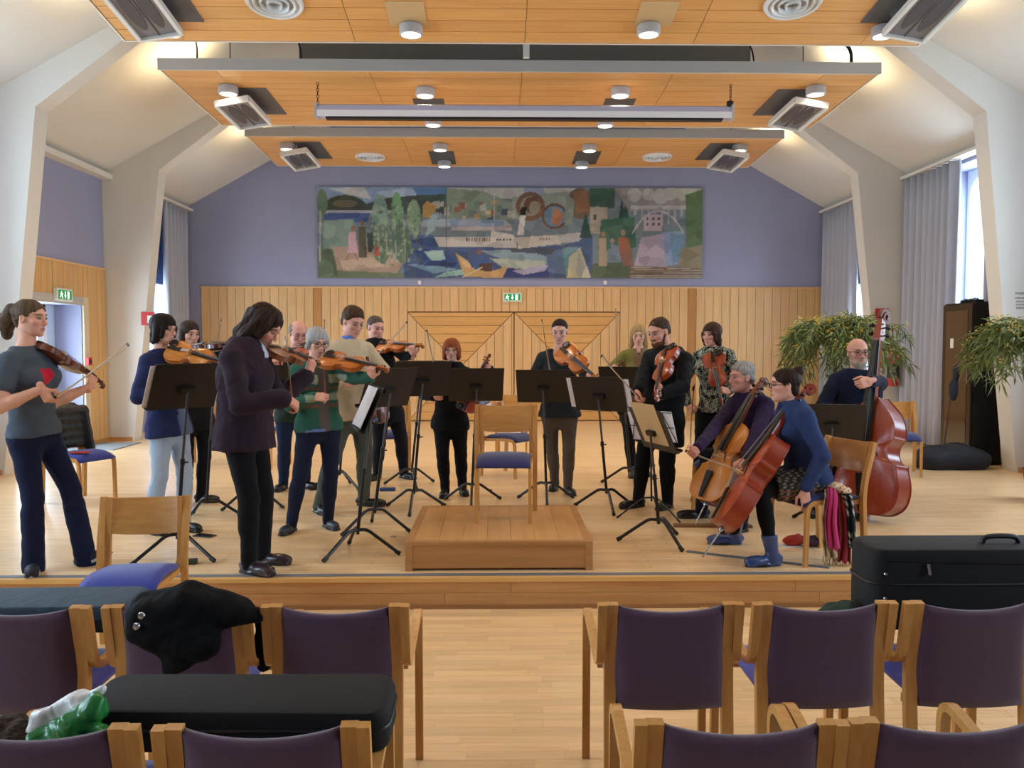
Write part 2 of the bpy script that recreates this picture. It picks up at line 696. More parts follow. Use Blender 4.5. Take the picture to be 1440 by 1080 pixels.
def curtain(x, ya, yb, z0, z1, folds, label, group='grey floor-length curtains', lean=0.0):
    mb = MB()
    nseg = folds * 8
    rows = []
    rr = random.Random(int(ya * 100))
    ph = [rr.uniform(-.6, .6) for _ in range(folds + 2)]
    for iz in range(9):
        t = iz / 8
        z = z1 + (z0 - z1) * t
        row = []
        for i in range(nseg + 1):
            s = i / nseg
            k = s * folds
            amp = 0.050 + 0.030 * t
            y = ya + (yb - ya) * s + 0.02 * math.sin(k * 3.1 + t * 2) * t + lean * t * (1 - s)
            xx = x + amp * math.sin(2 * PI * k + ph[int(k)] * t * 2) + 0.012 * math.sin(k * 5.3 + 1)
            row.append((xx, y, z))
        rows.append(row)
    n = nseg + 1
    vs = [p for r in rows for p in r]
    fs = [(i * n + j, i * n + j + 1, (i + 1) * n + j + 1, (i + 1) * n + j) for i in range(8) for j in range(nseg)]
    mb.add(vs, fs)
    o = mb.obj('curtain', M_curt, smooth='all')
    md = o.modifiers.new('cloth', 'SOLIDIFY')
    md.thickness = 0.006
    tag(o, label, 'curtain', group)


curtain(XR - 0.12, 11.12, 12.52, S + .03, EAVE - .06, 8, 'pale grey curtain hanging beside the black cabinet, right of the fire extinguisher')
curtain(XR - 0.12, 9.6, 10.45, S + .03, EAVE - .06, 5, 'grey curtain hanging behind the black cabinet, half hidden by a white pier')
curtain(XR - 0.12, 14.3, 15.66, S + .03, EAVE - .06, 7, 'pale grey curtain on the window side behind the mimosa tree and double bass')
curtain(XL + 0.12, 14.55, 15.68, S + .03, EAVE - .06, 6, 'grey curtain beside the left end of the pine cladding')
for (x, a, b, nm) in ((XR - .12, 9.55, 12.58, 'right, above the black cabinet'), (XR - .12, 12.86, 15.75, 'above the curtain behind the mimosa tree'), (XL + .12, 12.86, 15.75, 'above the curtain next to the cladding, opposite side')):
    o = MB().span((x - .09, a, EAVE - .055), (x + .09, b, EAVE - .012)).obj('curtain_rail', M_white)
    tag(o, 'white curtain rail box at the eave, ' + nm, 'curtain rail', 'curtain rails')
M_blind = plain('navy_blind', '#243a63', 0.8)
for (x, yb_, lab) in ((XR + .12, 14.86, 'dark blue roller blind, half lowered, in the window by the mimosa tree'), (XL - .12, 15.15, 'dark blue roller blind in the window beside the red hose sign')):
    t = thing('roller_blind', lab, 'blind', (x, 14.0, 4.1), 'blue roller blinds')
    MB().span((x - .004, 13.24, 2.74), (x + .004, yb_, 4.08)).obj('fabric', M_blind, t)
    MB().tube([(x, 13.24, 4.08), (x, yb_, 4.08)], 0.03).obj('roller', M_wf, t, smooth=True)
    MB().span((x - .012, 13.24, 2.71), (x + .012, yb_, 2.745)).obj('bottom_bar', M_wf, t)

# --- left bay: soffit, planks, door
struct(MB().span((XL, 9.55, EAVE - .09), (XL + .16, 12.6, EAVE - .01)).obj('trim_1', M_white))
ZL = 2.78
for (a, b, z0) in ((11.9 + .14, 12.58, S + .06), (9.56, 10.02, S + .06), (10.02, 12.04, 2.34)):
    n = max(1, round((b - a) / 0.135))
    for i in range(n):
        p, q = a + (b - a) * i / n, a + (b - a) * (i + 1) / n
        MB().span((XL, p + .003, z0), (XL + 0.022 + rnd.uniform(0, .003), q - .003, ZL)).obj('plank', wood('side_pine', '#dcae72', '#cf9f62', 'Z', 0.45, 1.0, 0.05), wl)
MB().span((XL, 9.56, ZL), (XL + .035, 12.58, ZL + .025)).obj('cap_moulding', M_wall, wl)
MB().span((XL, 11.9, S), (XL + .03, 12.04, 2.34)).obj('door_casing', plain('cream_casing', '#d9c9a8', 0.5), wl)
MB().span((XL, 10.02, 2.22), (XL + .03, 11.9, 2.34)).obj('lintel', plain('lintel_grey', '#b9b3ac', 0.6), wl)
struct(MB().span((XL + .001, 12.04, S), (XL + .03, 12.6, S + .06)).obj('baseboard_left', wood('base_pine', '#c79458', '#b98447', 'X')))
# glazed door, standing at the outer side of the recess
xd = XL - 0.40
dr = MB()
for (p, q, g, h) in ((DY0 + .05, DY0 + .17, S, 2.15), (11.42, 11.54, S, 2.15), (DY0 + .17, 11.42, S, S + .22), (DY0 + .17, 11.42, 2.03, 2.15)):
    dr.span((xd - .03, p, g), (xd + .03, q, h))
d3 = struct(dr.obj('door_3', plain('door_white', '#dfe6ee', 0.4)))
MB().span((xd - .006, DY0 + .17, S + .22), (xd + .006, 11.42, 2.03)).obj('pane', M_glass, d3)
MB().span((xd - .05, 11.54, S), (xd + .05, 11.62, 2.22)).obj('door_frame', M_wf, d3)
MB().span((xd - .05, 11.62, S), (xd + .02, DY1, 2.22)).obj('side_panel', plain('side_panel_blue', '#c9dcf0', 0.5), d3)
MB().span((xd - .05, DY0, 2.15), (xd + .05, 11.6, 2.22)).obj('door_frame', M_wf, d3)
MB().tube([(xd + .03, 11.30, 1.22), (xd + .09, 11.30, 1.22), (xd + .09, 11.18, 1.22)], 0.011).obj('door_handle', plain('steel', '#b7bcc2', 0.25, 1.0), d3, smooth=True)
MB().span((XL - .44, DY0, S - .01), (XL, DY1, S + .004)).obj('threshold', plain('threshold_grey', '#8f949b', 0.6), d3)

# --- ceiling: two slopes and the flat strip that joins them
cm = MB()
cm.prism([(XR + .45, EAVE + .0), (XR, EAVE), (XRr, ZR), (XRr, ZR + .15), (XR + .45, EAVE + .15)], (0, Y0, 0), (1, 0, 0), (0, 0, 1), (0, YB - Y0, 0))
cm.prism([(XL - .45, EAVE + .0), (XL - .45, EAVE + .15), (XLr, ZR + .15), (XLr, ZR), (XL, EAVE)], (0, Y0, 0), (1, 0, 0), (0, 0, 1), (0, YB - Y0, 0))
cl = struct(cm.obj('ceiling', M_white))
MB().span((XLr, Y0, ZR), (XRr, YB, ZR + .15)).obj('ceiling_flat', M_dark, cl)
# --- portal frames
for i, yf in enumerate((-0.61, 2.69, 5.99, 9.29, 12.60)):
    for sgn, xw in ((1, XR), (-1, XL)):
        kx = xw - sgn * 0.85
        kz = 4.28
        ex = xw - sgn * 3.0
        ez = EAVE + 3.0 * SLOPE
        poly = [(xw, 0), (xw - sgn * .37, 0), (kx, kz), (ex, ez), (xw, EAVE)]
        struct(MB().prism(poly, (0, yf, 0), (1, 0, 0), (0, 0, 1), (0, 0.26, 0)).obj('trim_%d' % (2 + i * 2 + (sgn > 0)), M_white))
        if yf > 9:
            struct(MB().span((min(xw, xw - sgn * .37), yf - .015, S), (max(xw, xw - sgn * .37), yf, S + .06)).obj('baseboard_pier', wood('base_pine', '#c79458', '#b98447', 'X')))

# ================================================================== hung ceiling panels and what they carry
PX0, PX1 = -3.82, 4.38
PANELS = {0: (3.4, 5.5, 5.12, 4.95), 1: (6.55, 8.68, 5.08, 4.77), 2: (9.56, 11.65, 4.77, 4.70), 3: (12.77, 14.57, 4.83, 4.77)}


def pz(k, y):
    a, b, za, zb = PANELS[k]
    return za + (zb - za) * (y - a) / (b - a)


def on_panel(k, u, v, drop=0.0):
    """where the line of sight through a pixel meets (drop below) panel k"""
    lo, hi = PANELS[k][0] - 1.5, PANELS[k][1] + 1.5
    for _ in range(50):
        mid = (lo + hi) / 2
        if W(u, v, mid).z > pz(k, mid) - drop:
            hi = mid
        else:
            lo = mid
    return W(u, v, mid)


SIDE = {False: ', glazed door side', True: ', black cabinet side'}
M_fascia = plain('panel_fascia', '#b1a9a0', 0.6)
M_edge = plain('panel_edge', '#e6d6bf', 0.5)
M_plate = plain('dark_plate', '#4d4c4c', 0.5)
M_tanlit = plain('lit_tan_plate', '#c9a674', 0.5)  # light angle on these cover plates is put into their tan colour
M_lamp = plain('lamp_grey', '#b4b2b2', 0.4)
M_lens = glow('lamp_lens', '#fff6e4', 5.0)
names = {0: 'over the front seats', 1: 'at the stage edge, carrying two round air vents', 2: 'that carries the rolled projection screen', 3: 'nearest the mural wall'}
panel_o = {}
for k, (ya, yb, za, zb) in PANELS.items():
    t = thing('acoustic_panel', 'hung ceiling panel of pine boards ' + names[k], 'ceiling panel', ((PX0 + PX1) / 2, (ya + yb) / 2, (za + zb) / 2), 'hung acoustic ceiling panels')
    panel_o[k] = t
    tilt = math.atan2(zb - za, yb - ya)
    R = Matrix.Rotation(tilt, 3, 'X')
    L = math.hypot(yb - ya, zb - za)
    cy, cz = (ya + yb) / 2, (za + zb) / 2

    def loc(x, s, d):           # s along the panel from its near edge, d above the lower face
        return Vector((x, cy, cz)) + R @ Vector((0, s - L / 2, d))
    MB().box(loc((PX0 + PX1) / 2, L / 2, .065), (PX1 - PX0, L, .09), R).obj('core', M_fascia, t)
    nr = 10
    xs = [PX0 + .015] + [0.28 + q * 1.74 for q in (-2, -1, 0, 1, 2)] + [PX1 - .015]
    for r in range(nr):
        for a, b in zip(xs[:-1], xs[1:]):
            w = (L - .03) / nr
            MB().box(loc((a + b) / 2, .015 + (r + .5) * w, .011), (b - a - .006, w - .009, .02), R).obj('board', M_ceil, t)
    MB().box(loc((PX0 + PX1) / 2, -.012, .06), (PX1 - PX0 + .04, .024, .13), R).obj('fascia', M_fascia, t)
    for (c, s) in ((loc((PX0 + PX1) / 2, .004, .004), (PX1 - PX0, .012, .016)), (loc((PX0 + PX1) / 2, L - .004, .02), (PX1 - PX0, .016, .05)), (loc(PX0, L / 2, .03), (.016, L, .07)), (loc(PX1, L / 2, .03), (.016, L, .07))):
        MB().box(c, s, R).obj('edge_strip', M_edge, t)
    # hangers
    for hx in (-3.2, -1.4, 1.9, 3.7):
        MB().tube([(hx, cy - .5, pz(k, cy) + .1), (hx, cy - .5, min(ZR, EAVE + SLOPE * (min(hx - XL, XR - hx))))], 0.008, 6).obj('hanger_rod', M_dark, t)

R2 = Matrix.Identity(3)


def downlight(p, label, lit=True, power=75):
    t = thing('downlight', label, 'lamp', p, 'round ceiling downlights')
    MB().lathe([(.085, .10), (.105, .10), (.115, .085), (.115, .01), (.105, 0.0), (.098, 0.0), (.095, .02)], p, n=24).obj('housing', M_lamp, t, smooth=True)
    MB().lathe([(.0, .004), (.05, .002), (.094, .006)], p, n=24, caps=False).obj('lens', M_lens, t, smooth=True)
    if lit:
        l = spot_light('downlight_beam', p - Vector((0, 0, .03)), power, WARM, 155, 0.9, 0.09)
    return t


DL = [(1, 578, 50, 'beside the tan plate of the stage edge panel'), (1, 912, 50, 'beside the tan plate of the stage edge panel'),
      (2, 598, 136, 'next to a grey plate above the projection screen'), (2, 872, 136, 'next to a grey plate above the projection screen'),
      (2, 609, 177, 'just behind the projection screen casing'), (2, 851, 178, 'just behind the projection screen casing'),
      (3, 619, 212, 'before the dark square plate nearest the mural'), (3, 829, 213, 'before the dark square plate nearest the mural'),
      (3, 625, 235, 'at the rear edge nearest the mural'), (3, 818, 236, 'at the rear edge nearest the mural'),
      (2, 321, 133, 'by a floodlight on the projection screen panel'), (2, 1147, 134, 'by a floodlight on the projection screen panel'),
      (3, 404, 211, 'by a floodlight on the panel nearest the mural'), (3, 1040, 213, 'by a floodlight on the panel nearest the mural'),
      (1, 238, 49, 'by a floodlight on the stage edge panel'), (1, 1242, 52, 'by a floodlight on the stage edge panel')]
for k, u, v, d in DL:
    downlight(on_panel(k, u, v, .10), 'round grey downlight ' + d + SIDE[u > 720], True, 70 if k < 3 else 45)
for x in (-2.2, 0.3, 2.8):  # unseen lamps, added to brighten the hall chairs
    downlight(Vector((x, 4.5, pz(0, 4.5) - .10)), 'round grey downlight over the front seats', True, 90)

# square plates let into the panels
for k, u0, v0, u1, v1, m in ((1, 543, 2, 600, 37, M_tanlit), (1, 895, 2, 952, 37, M_tanlit), (2, 580, 139, 626, 148, M_plate), (2, 848, 139, 894, 148, M_plate), (3, 604, 213, 641, 231, M_plate), (3, 806, 213, 843, 231, M_plate),
                             ):
    c = on_panel(k, (u0 + u1) / 2, (v0 + v1) / 2, .002)
    sx = (u1 - u0) / F * c.y * 0.92
    y0, y1 = on_panel(k, 700, v0, 0).y, on_panel(k, 700, v1, 0).y
    a, b, za, zb = PANELS[k]
    R = Matrix.Rotation(math.atan2(zb - za, b - a), 3, 'X')
    MB().box(c, (sx, abs(y1 - y0), .008), R).obj('cover_plate', m, panel_o[k])
# round air diffusers
for k, u, v, rad, d in ((1, 386, 6, .27, 'on the stage edge panel'), (1, 1115, 7, .27, 'on the stage edge panel'), (3, 521, 222, .25, 'on the panel nearest the mural'), (3, 924, 222, .25, 'on the panel nearest the mural')):
    c = on_panel(k, u, v, .02)
    t = thing('air_diffuser', 'white round ring-shaped air diffuser ' + d + SIDE[u > 720], 'air vent', c, 'round air diffusers')
    a, b, za, zb = PANELS[k]
    ax = Matrix.Rotation(math.atan2(zb - za, b - a), 3, 'X') @ Vector((0, 0, 1))
    for i in range(4):
        r = rad * (1 - i * 0.24)
        MB().lathe([(r, .02), (r, .012), (r * .94, -.01 - .006 * i), (r * .86, -.004), (r * .84, .015)], c, ax, n=32).obj('ring', plain('vent_white', '#d9d6d0', 0.35), t, smooth=True)
    MB().lathe([(rad * .9, .018), (0, .018)], c, ax, n=24, caps=False).obj('throat', M_plate, t)
# stage floodlights: white frames with a dark louvre, hung below dark recesses
for k, u, v, sgn, d in ((1, 196, 12, -1, 'stage edge panel'), (1, 1306, 14, 1, 'stage edge panel'), (2, 343, 160, -1, 'projection screen panel'), (2, 1121, 162, 1, 'projection screen panel'), (3, 423, 225, -1, 'panel nearest the mural'), (3, 1023, 227, 1, 'panel nearest the mural')):
    c = on_panel(k, u, v, .16)
    ln, wd = (.95, .40)
    t = thing('stage_floodlight', 'white framed floodlight under the ' + d + SIDE[u > 720], 'floodlight', c, 'rectangular stage floodlights')
    a, b, za, zb = PANELS[k]
    R = Matrix.Rotation(math.atan2(zb - za, b - a), 3, 'X') @ Matrix.Rotation(sgn * math.radians(10), 3, 'Y')

    def L2(x, y, z):
        return c + R @ Vector((x, y, z))
    fr = MB()
    for (x, y, sx, sy) in ((-wd / 2, 0, .035, ln), (wd / 2, 0, .035, ln), (0, -ln / 2, wd, .035), (0, ln / 2, wd, .035)):
        fr.box(L2(x, y, 0), (sx, sy, .07), R)
    fr.box(L2(0, 0, .04), (wd, ln, .012), R)
    fr.obj('housing', M_white, t)
    MB().box(L2(0, 0, .0), (wd - .04, ln - .04, .012), R).obj('louvre', plain('louvre_grey', '#807d80', 0.35, 0.3), t)
    for q in (-1, 1):
        e = [(math.cos(2 * PI * i / 20) * wd * .15, math.sin(2 * PI * i / 20) * ln * .36) for i in range(20)]
        MB().prism(e, L2(q * wd * .2, 0, -.0105), R @ Vector((1, 0, 0)), R @ Vector((0, 1, 0)), R @ Vector((0, 0, .006))).obj('lamp_tube', plain('louvre_dark', '#4a474b', 0.4), t)
    MB().box(L2(0, 0, -.012), (.008, ln - .05, .008), R).obj('divider', M_plate, t)
    for q in (-.3, .3):
        MB().tube([L2(0, q, .04), c + Vector((0, q, .22))], .012, 6).obj('bracket', M_lamp, t)
    Rp = Matrix.Rotation(math.atan2(zb - za, b - a), 3, 'X')
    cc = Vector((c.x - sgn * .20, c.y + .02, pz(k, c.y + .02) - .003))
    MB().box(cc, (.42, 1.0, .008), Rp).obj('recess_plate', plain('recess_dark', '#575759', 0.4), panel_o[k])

# lamps that lie on top of the panels and wash the slopes
M_up = plain('uplight_body', '#d8d2c6', 0.5)
for k, yy in ((1, 8.2), (2, 10.5), (3, 13.7)):
    for sgn, x in ((-1, PX0 + .10), (1, PX1 - .10)):
        z = pz(k, yy) + .135
        t = thing('uplight', 'small lamp lying on top of the ' + {1: 'stage edge panel', 2: 'projection screen panel', 3: 'panel nearest the mural'}[k] + SIDE[sgn > 0], 'lamp', (x, yy, z - .02), 'lamps on top of the panels')
        MB().span((x - .06, yy - .16, z - .02), (x + .06, yy + .16, z + .03)).obj('housing', M_up, t)
        MB().span((x - .045, yy - .14, z + .03), (x + .045, yy + .14, z + .034)).obj('tube', glow('uplight_tube', '#ffe2a8', 3.0), t)
        spot_light('uplight_beam', (x, yy, z + .06), 62, (1.0, .80, .48), 165, 0.9, 0.08, (PI, sgn * math.radians(40), 0))

# air duct above the panels
o = MB().span((-2.45, 10.4, 4.98), (3.15, 11.4, 5.75)).obj('air_duct', plain('duct_grey', '#8f8a82', 0.7))
tag(o, 'dull grey air duct seen in the gap above the projection screen panel', 'duct')
for (u, y) in ((740, 9.45),):
    p = W(u, 90, y)
    o = MB().span((p.x - .035, p.y - .03, pz(2, 9.56) + .12), (p.x + .035, p.y + .03, ZR)).obj('hanger_post', M_white)
    tag(o, 'white post hanging in the gap in front of the projection screen panel', 'post')
for i, (u, v0, u1, v1) in enumerate(((1183, 74, 1196, 100), (272, 66, 277, 97), (418, 76, 423, 97), (1050, 76, 1062, 98))):
    a, b = W(u, v0 - 30, 9.9), W(u1, v1, 9.9)
    b.z = pz(2, 9.9) + .12
    m = (a + b) / 2 + Vector((.06 if i == 0 else .02, 0, 0))
    o = MB().tube(smooth_path([a + Vector((0, 0, .6)), a, m, b]), .022 if i == 0 else .010, 8).obj('cable', M_black, smooth=True)
    tag(o, ['thick black cable curving down to the projection screen panel, black cabinet side', 'thin cable at the outer end of the projection screen panel, glazed door side', 'thin cable at the end of the air duct, glazed door side', 'thin cable at the end of the air duct, black cabinet side'][i], 'cable', 'cables above the panels')

# projection screen
ys = 9.93
pl, prr = W(447, 158, ys), W(1027, 158, ys)
zt = W(700, 148, ys).z
zb_ = W(700, 168, ys).z
t = thing('projection_screen', 'long white casing of a rolled up projection screen hung by chains', 'projection screen', ((pl.x + prr.x) / 2, ys, zb_))
prof = [(-.07, zb_ + .015), (-.07, zb_ + .085), (-.055, zt - .02), (-.02, zt), (.03, zt), (.07, zt - .03), (.07, zb_ + .015)]
MB().prism(prof, (pl.x, ys, 0), (0, 1, 0), (0, 0, 1), (prr.x - pl.x, 0, 0)).obj('casing', plain('screen_casing', '#b8b4c6', 0.4), t)
MB().span((pl.x, ys - .074, zb_ + .012), (prr.x, ys - .066, zb_ + .085)).obj('front_band', plain('screen_band', '#eee6e2', 0.4), t)
MB().span((pl.x + .1, ys - .05, zb_ - .008), (prr.x - .1, ys + .05, zb_ + .015)).obj('slot', M_black, t)
for x in (pl.x - .012, prr.x + .012):
    MB().span((x - .014, ys - .075, zb_), (x + .014, ys + .075, zt + .004)).obj('end_cap', M_lamp, t)
for x in (pl.x + .0, prr.x - .0):
    zz = zt
    top = pz(2, ys)
    nl = 7
    for i in range(nl):
        z0, z1 = zz + (top - zz) * i / nl, zz + (top - zz) * (i + 1) / nl
        R = Matrix.Rotation(PI / 2 * (i % 2) + .5, 3, 'Z')
        e = [Vector((x, ys, (z0 + z1) / 2)) + R @ Vector((.012 * math.cos(a), 0, (z1 - z0) * .62 * math.sin(a))) for a in [2 * PI * j / 10 for j in range(11)]]
        MB().tube(e, .004, 6).obj('chain_link', M_black, t, smooth=True)
MB().box((prr.x - .02, ys - .05, zt + .02), (.07, .04, .05)).obj('clamp', M_black, t)

# ================================================================== implicit surfaces -> meshes
def V3(p):
    return np.array([p[0], p[1], p[2]], dtype=np.float32)


def d_cone(a, b, ra, rb):
    a, b = V3(a), V3(b)
    ba = b - a
    L2 = float(ba @ ba) + 1e-9

    def f(P):
        q = P - a
        t = np.clip(q @ ba / L2, 0, 1)
        r = q - t[:, None] * ba
        return np.sqrt((r * r).sum(1)) - (ra + (rb - ra) * t)
    f.lo = np.minimum(a - ra, b - rb)
    f.hi = np.maximum(a + ra, b + rb)
    return f


def d_ell(c, r, ax=None):
    """ellipsoid; ax = three unit axes"""
    c = V3(c)
    r = np.array(r, dtype=np.float32)
    A = np.eye(3, dtype=np.float32) if ax is None else np.array([list(x) for x in ax], dtype=np.float32)

    def f(P):
        q = (P - c) @ A.T
        k0 = np.sqrt(((q / r) ** 2).sum(1))
        k1 = np.sqrt(((q / (r * r)) ** 2).sum(1)) + 1e-9
        return k0 * (k0 - 1) / k1
    m = float(r.max())
    f.lo, f.hi = c - m, c + m
    return f


def d_loft(a, b, ax, wa, da, wb, db):
    """segment a-b whose section is an ellipse: half width w along ax, half depth d across it"""
    a, b = V3(a), V3(b)
    ba = b - a
    L = float(np.sqrt(ba @ ba)) + 1e-9
    t_ = ba / L
    u = V3(ax)
    u = u - t_ * float(u @ t_)
    u /= np.sqrt(u @ u) + 1e-9
    v = np.cross(t_, u)

    def f(P):
        q = P - a
        s = q @ t_
        t = np.clip(s / L, 0, 1)
        ex = s - t * L
        w = wa + (wb - wa) * t
        d = da + (db - da) * t
        m = np.minimum(w, d)
        k = np.sqrt((q @ u / w) ** 2 + (q @ v / d) ** 2 + (ex / m) ** 2)
        return (k - 1) * m
    R = max(wa, wb, da, db)
    f.lo, f.hi = np.minimum(a, b) - R, np.maximum(a, b) + R
    return f


def d_box(c, h, ax=None, r=0.01):
    c = V3(c)
    h = np.array(h, dtype=np.float32) - r
    A = np.eye(3, dtype=np.float32) if ax is None else np.array([list(x) for x in ax], dtype=np.float32)

    def f(P):
        q = np.abs((P - c) @ A.T) - h
        return np.sqrt((np.maximum(q, 0) ** 2).sum(1)) + np.minimum(q.max(1), 0) - r
    m = float(np.sqrt((h * h).sum())) + r
    f.lo, f.hi = c - m, c + m
    return f


def smin(a, b, k):
    h = np.clip(0.5 + 0.5 * (b - a) / k, 0, 1)
    return b + (a - b) * h - k * h * (1 - h)


class SDF:
    """list of (op, primitive, blend); ops: add, sub, cut (half space n.p <= c)"""

    def __init__(self, k=0.02):
        self.it, self.k = [], k
        self.lo = np.full(3, 1e9, np.float32)
        self.hi = -self.lo

    def add(self, f, k=None):
        self.it.append(('add', f, self.k if k is None else k))
        self.lo, self.hi = np.minimum(self.lo, f.lo), np.maximum(self.hi, f.hi)
        return self

    def sub(self, f, k=None):
        self.it.append(('sub', f, 0.01 if k is None else k))
        return self

    def cut(self, n, p, k=0.006):
        n = V3(n)
        n = n / np.sqrt(n @ n)
        c = float(n @ V3(p))
        self.it.append(('cut', (n, c), k))
        return self

    def noise(self, amp, freq, seed=0):
        self.it.append(('noise', (amp, freq, seed), 0))
        return self

    def warp(self, fn):
        self.it.append(('warp', fn, 0))
        return self

    def __call__(self, P):
        d = np.full(len(P), 1e3, np.float32)
        for op, f, k in self.it:
            if op == 'add':
                m = np.all((P > f.lo - 0.08) & (P < f.hi + 0.08), axis=1)
                if m.any():
                    e = f(P[m])
                    d[m] = smin(d[m], e, k) if k > 0 else np.minimum(d[m], e)
            elif op == 'sub':
                m = np.all((P > f.lo - 0.05) & (P < f.hi + 0.05), axis=1)
                if m.any():
                    e = -f(P[m])
                    d[m] = -smin(-d[m], -e, k)
            elif op == 'cut':
                n, c = f
                e = P @ n - c
                d = -smin(-d, -e, k)
            elif op == 'noise':
                a, q, s = f
                d = d + a * (np.sin(P[:, 0] * q + s + 2.1 * np.sin(P[:, 2] * q * .6 + s)) * np.sin(P[:, 2] * q * .8 + 1.7 * np.sin(P[:, 1] * q * .7 + s)) * np.cos(P[:, 1] * q * .9 + s))
            elif op == 'warp':
                d = d + f(P)
        return d


def nets(f, h, lo=None, hi=None):
    """naive surface nets; returns vertices, quads"""
    lo = (f.lo if lo is None else np.array(lo, np.float32)) - 2.2 * h
    hi = (f.hi if hi is None else np.array(hi, np.float32)) + 2.2 * h
    n = np.ceil((hi - lo) / h).astype(int) + 1
    # coarse pass, then only the blocks near the surface
    B = 4
    nb = np.ceil(n / B).astype(int)
    n = nb * B + 1
    cx = [lo[i] + (np.arange(nb[i]) + 0.5) * B * h for i in range(3)]
    C = np.stack(np.meshgrid(*cx, indexing='ij'), -1).reshape(-1, 3).astype(np.float32)
    dc = f(C)
    near = (np.abs(dc) < B * h * 1.9 + 0.012).reshape(nb)
    D = np.full(tuple(n), 1.0, np.float32)
    D[:] = np.repeat(np.repeat(np.repeat(dc.reshape(nb), B, 0), B, 1), B, 2).__class__(shape=()) if False else 1.0
    big = np.repeat(np.repeat(np.repeat(dc.reshape(nb), B, 0), B, 1), B, 2)
    D[:-1, :-1, :-1] = big
    mask = np.zeros(tuple(n), bool)
    nm = np.repeat(np.repeat(np.repeat(near, B, 0), B, 1), B, 2)
    for ox in (0, 1):
        for oy in (0, 1):
            for oz in (0, 1):
                mask[ox:ox + nm.shape[0], oy:oy + nm.shape[1], oz:oz + nm.shape[2]] |= nm
    idx = np.argwhere(mask)
    P = (lo + idx * h).astype(np.float32)
    D[mask] = f(P)
    ins = D < 0
    a = ins
    cnt = np.zeros(tuple(n - 1), np.int8)
    for ox in (0, 1):
        for oy in (0, 1):
            for oz in (0, 1):
                cnt += a[ox:n[0] - 1 + ox, oy:n[1] - 1 + oy, oz:n[2] - 1 + oz]
    act = (cnt > 0) & (cnt < 8)
    cells = np.argwhere(act)
    vid = np.full(tuple(n - 1), -1, np.int64)
    vid[act] = np.arange(len(cells))
    acc = np.zeros((len(cells), 3), np.float64)
    num = np.zeros(len(cells))
    corner = [(0, 0, 0), (1, 0, 0), (0, 1, 0), (1, 1, 0), (0, 0, 1), (1, 0, 1), (0, 1, 1), (1, 1, 1)]
    cv = [D[cells[:, 0] + c[0], cells[:, 1] + c[1], cells[:, 2] + c[2]] for c in corner]
    for i in range(8):
        for j in range(i + 1, 8):
            df = [corner[j][k] - corner[i][k] for k in range(3)]
            if sum(abs(q) for q in df) != 1:
                continue
            s = (cv[i] < 0) != (cv[j] < 0)
            t = np.where(s, cv[i] / (cv[i] - cv[j] + 1e-12), 0)
            for k in range(3):
                acc[:, k] += np.where(s, corner[i][k] + t * df[k], 0)
            num += s
    V = lo + (cells + acc / np.maximum(num, 1)[:, None]) * h
    quads = []
    for ax in range(3):
        sl0 = [slice(0, n[k] - 1) for k in range(3)]
        sl1 = list(sl0)
        sl1[ax] = slice(1, n[ax])
        e0 = ins[tuple(sl0)]
        e1 = ins[tuple(sl1)]
        cr = np.argwhere(e0 != e1)
        o1, o2 = [k for k in range(3) if k != ax]
        ok = (cr[:, o1] > 0) & (cr[:, o2] > 0)
        cr = cr[ok]
        fl = e0[cr[:, 0], cr[:, 1], cr[:, 2]]
        if ax == 1:
            fl = ~fl
        q = []
        for (p, r) in ((0, 0), (-1, 0), (-1, -1), (0, -1)):
            c = cr.copy()
            c[:, o1] += p
            c[:, o2] += r
            q.append(vid[c[:, 0], c[:, 1], c[:, 2]])
        q = np.stack(q, 1)
        q[~fl] = q[~fl][:, ::-1]
        q = q[(q >= 0).all(1)]
        quads.append(q)
    Q = np.concatenate(quads)
    return V, Q


def np_mesh(name, V, Q, mats, org, cols=None, midx=None):
    me = bpy.data.meshes.new(name)
    V = np.asarray(V, np.float32) - V3(org)
    me.vertices.add(len(V))
    me.vertices.foreach_set('co', V.ravel())
    me.loops.add(Q.size)
    me.loops.foreach_set('vertex_index', Q.ravel().astype(np.int32))
    me.polygons.add(len(Q))
    me.polygons.foreach_set('loop_start', (np.arange(len(Q)) * 4).astype(np.int32))
    me.polygons.foreach_set('use_smooth', np.ones(len(Q), bool))
    if not isinstance(mats, (list, tuple)):
        mats = [mats]
    for m in mats:
        me.materials.append(m)
    if midx is not None:
        me.polygons.foreach_set('material_index', np.asarray(midx, np.int32))
    me.update(calc_edges=True)
    if cols is not None:
        a = me.color_attributes.new('Col', 'FLOAT_COLOR', 'POINT')
        c = np.ones((len(V), 4), np.float32)
        c[:, :3] = cols
        a.data.foreach_set('color', c.ravel())
    me.validate()
    return me


def blob(name, f, h, mats, parent=None, org=None, colf=None, iters=1):
    V, Q = nets(f, h)
    for _ in range(iters):      # light relaxation of the voxel steps
        s = np.zeros_like(V)
        c = np.zeros(len(V))
        for i in range(4):
            a, b = Q[:, i], Q[:, (i + 1) % 4]
            np.add.at(s, a, V[b])
            np.add.at(c, a, 1)
        V = V * 0.5 + 0.5 * s / np.maximum(c, 1)[:, None]
    if org is None:
        org = (V.min(0) + V.max(0)) / 2
    cols = colf(V) if colf else None
    me = np_mesh(name, V, Q, mats, org, cols)
    return link(name, me, parent, Vector([float(q) for q in org]))

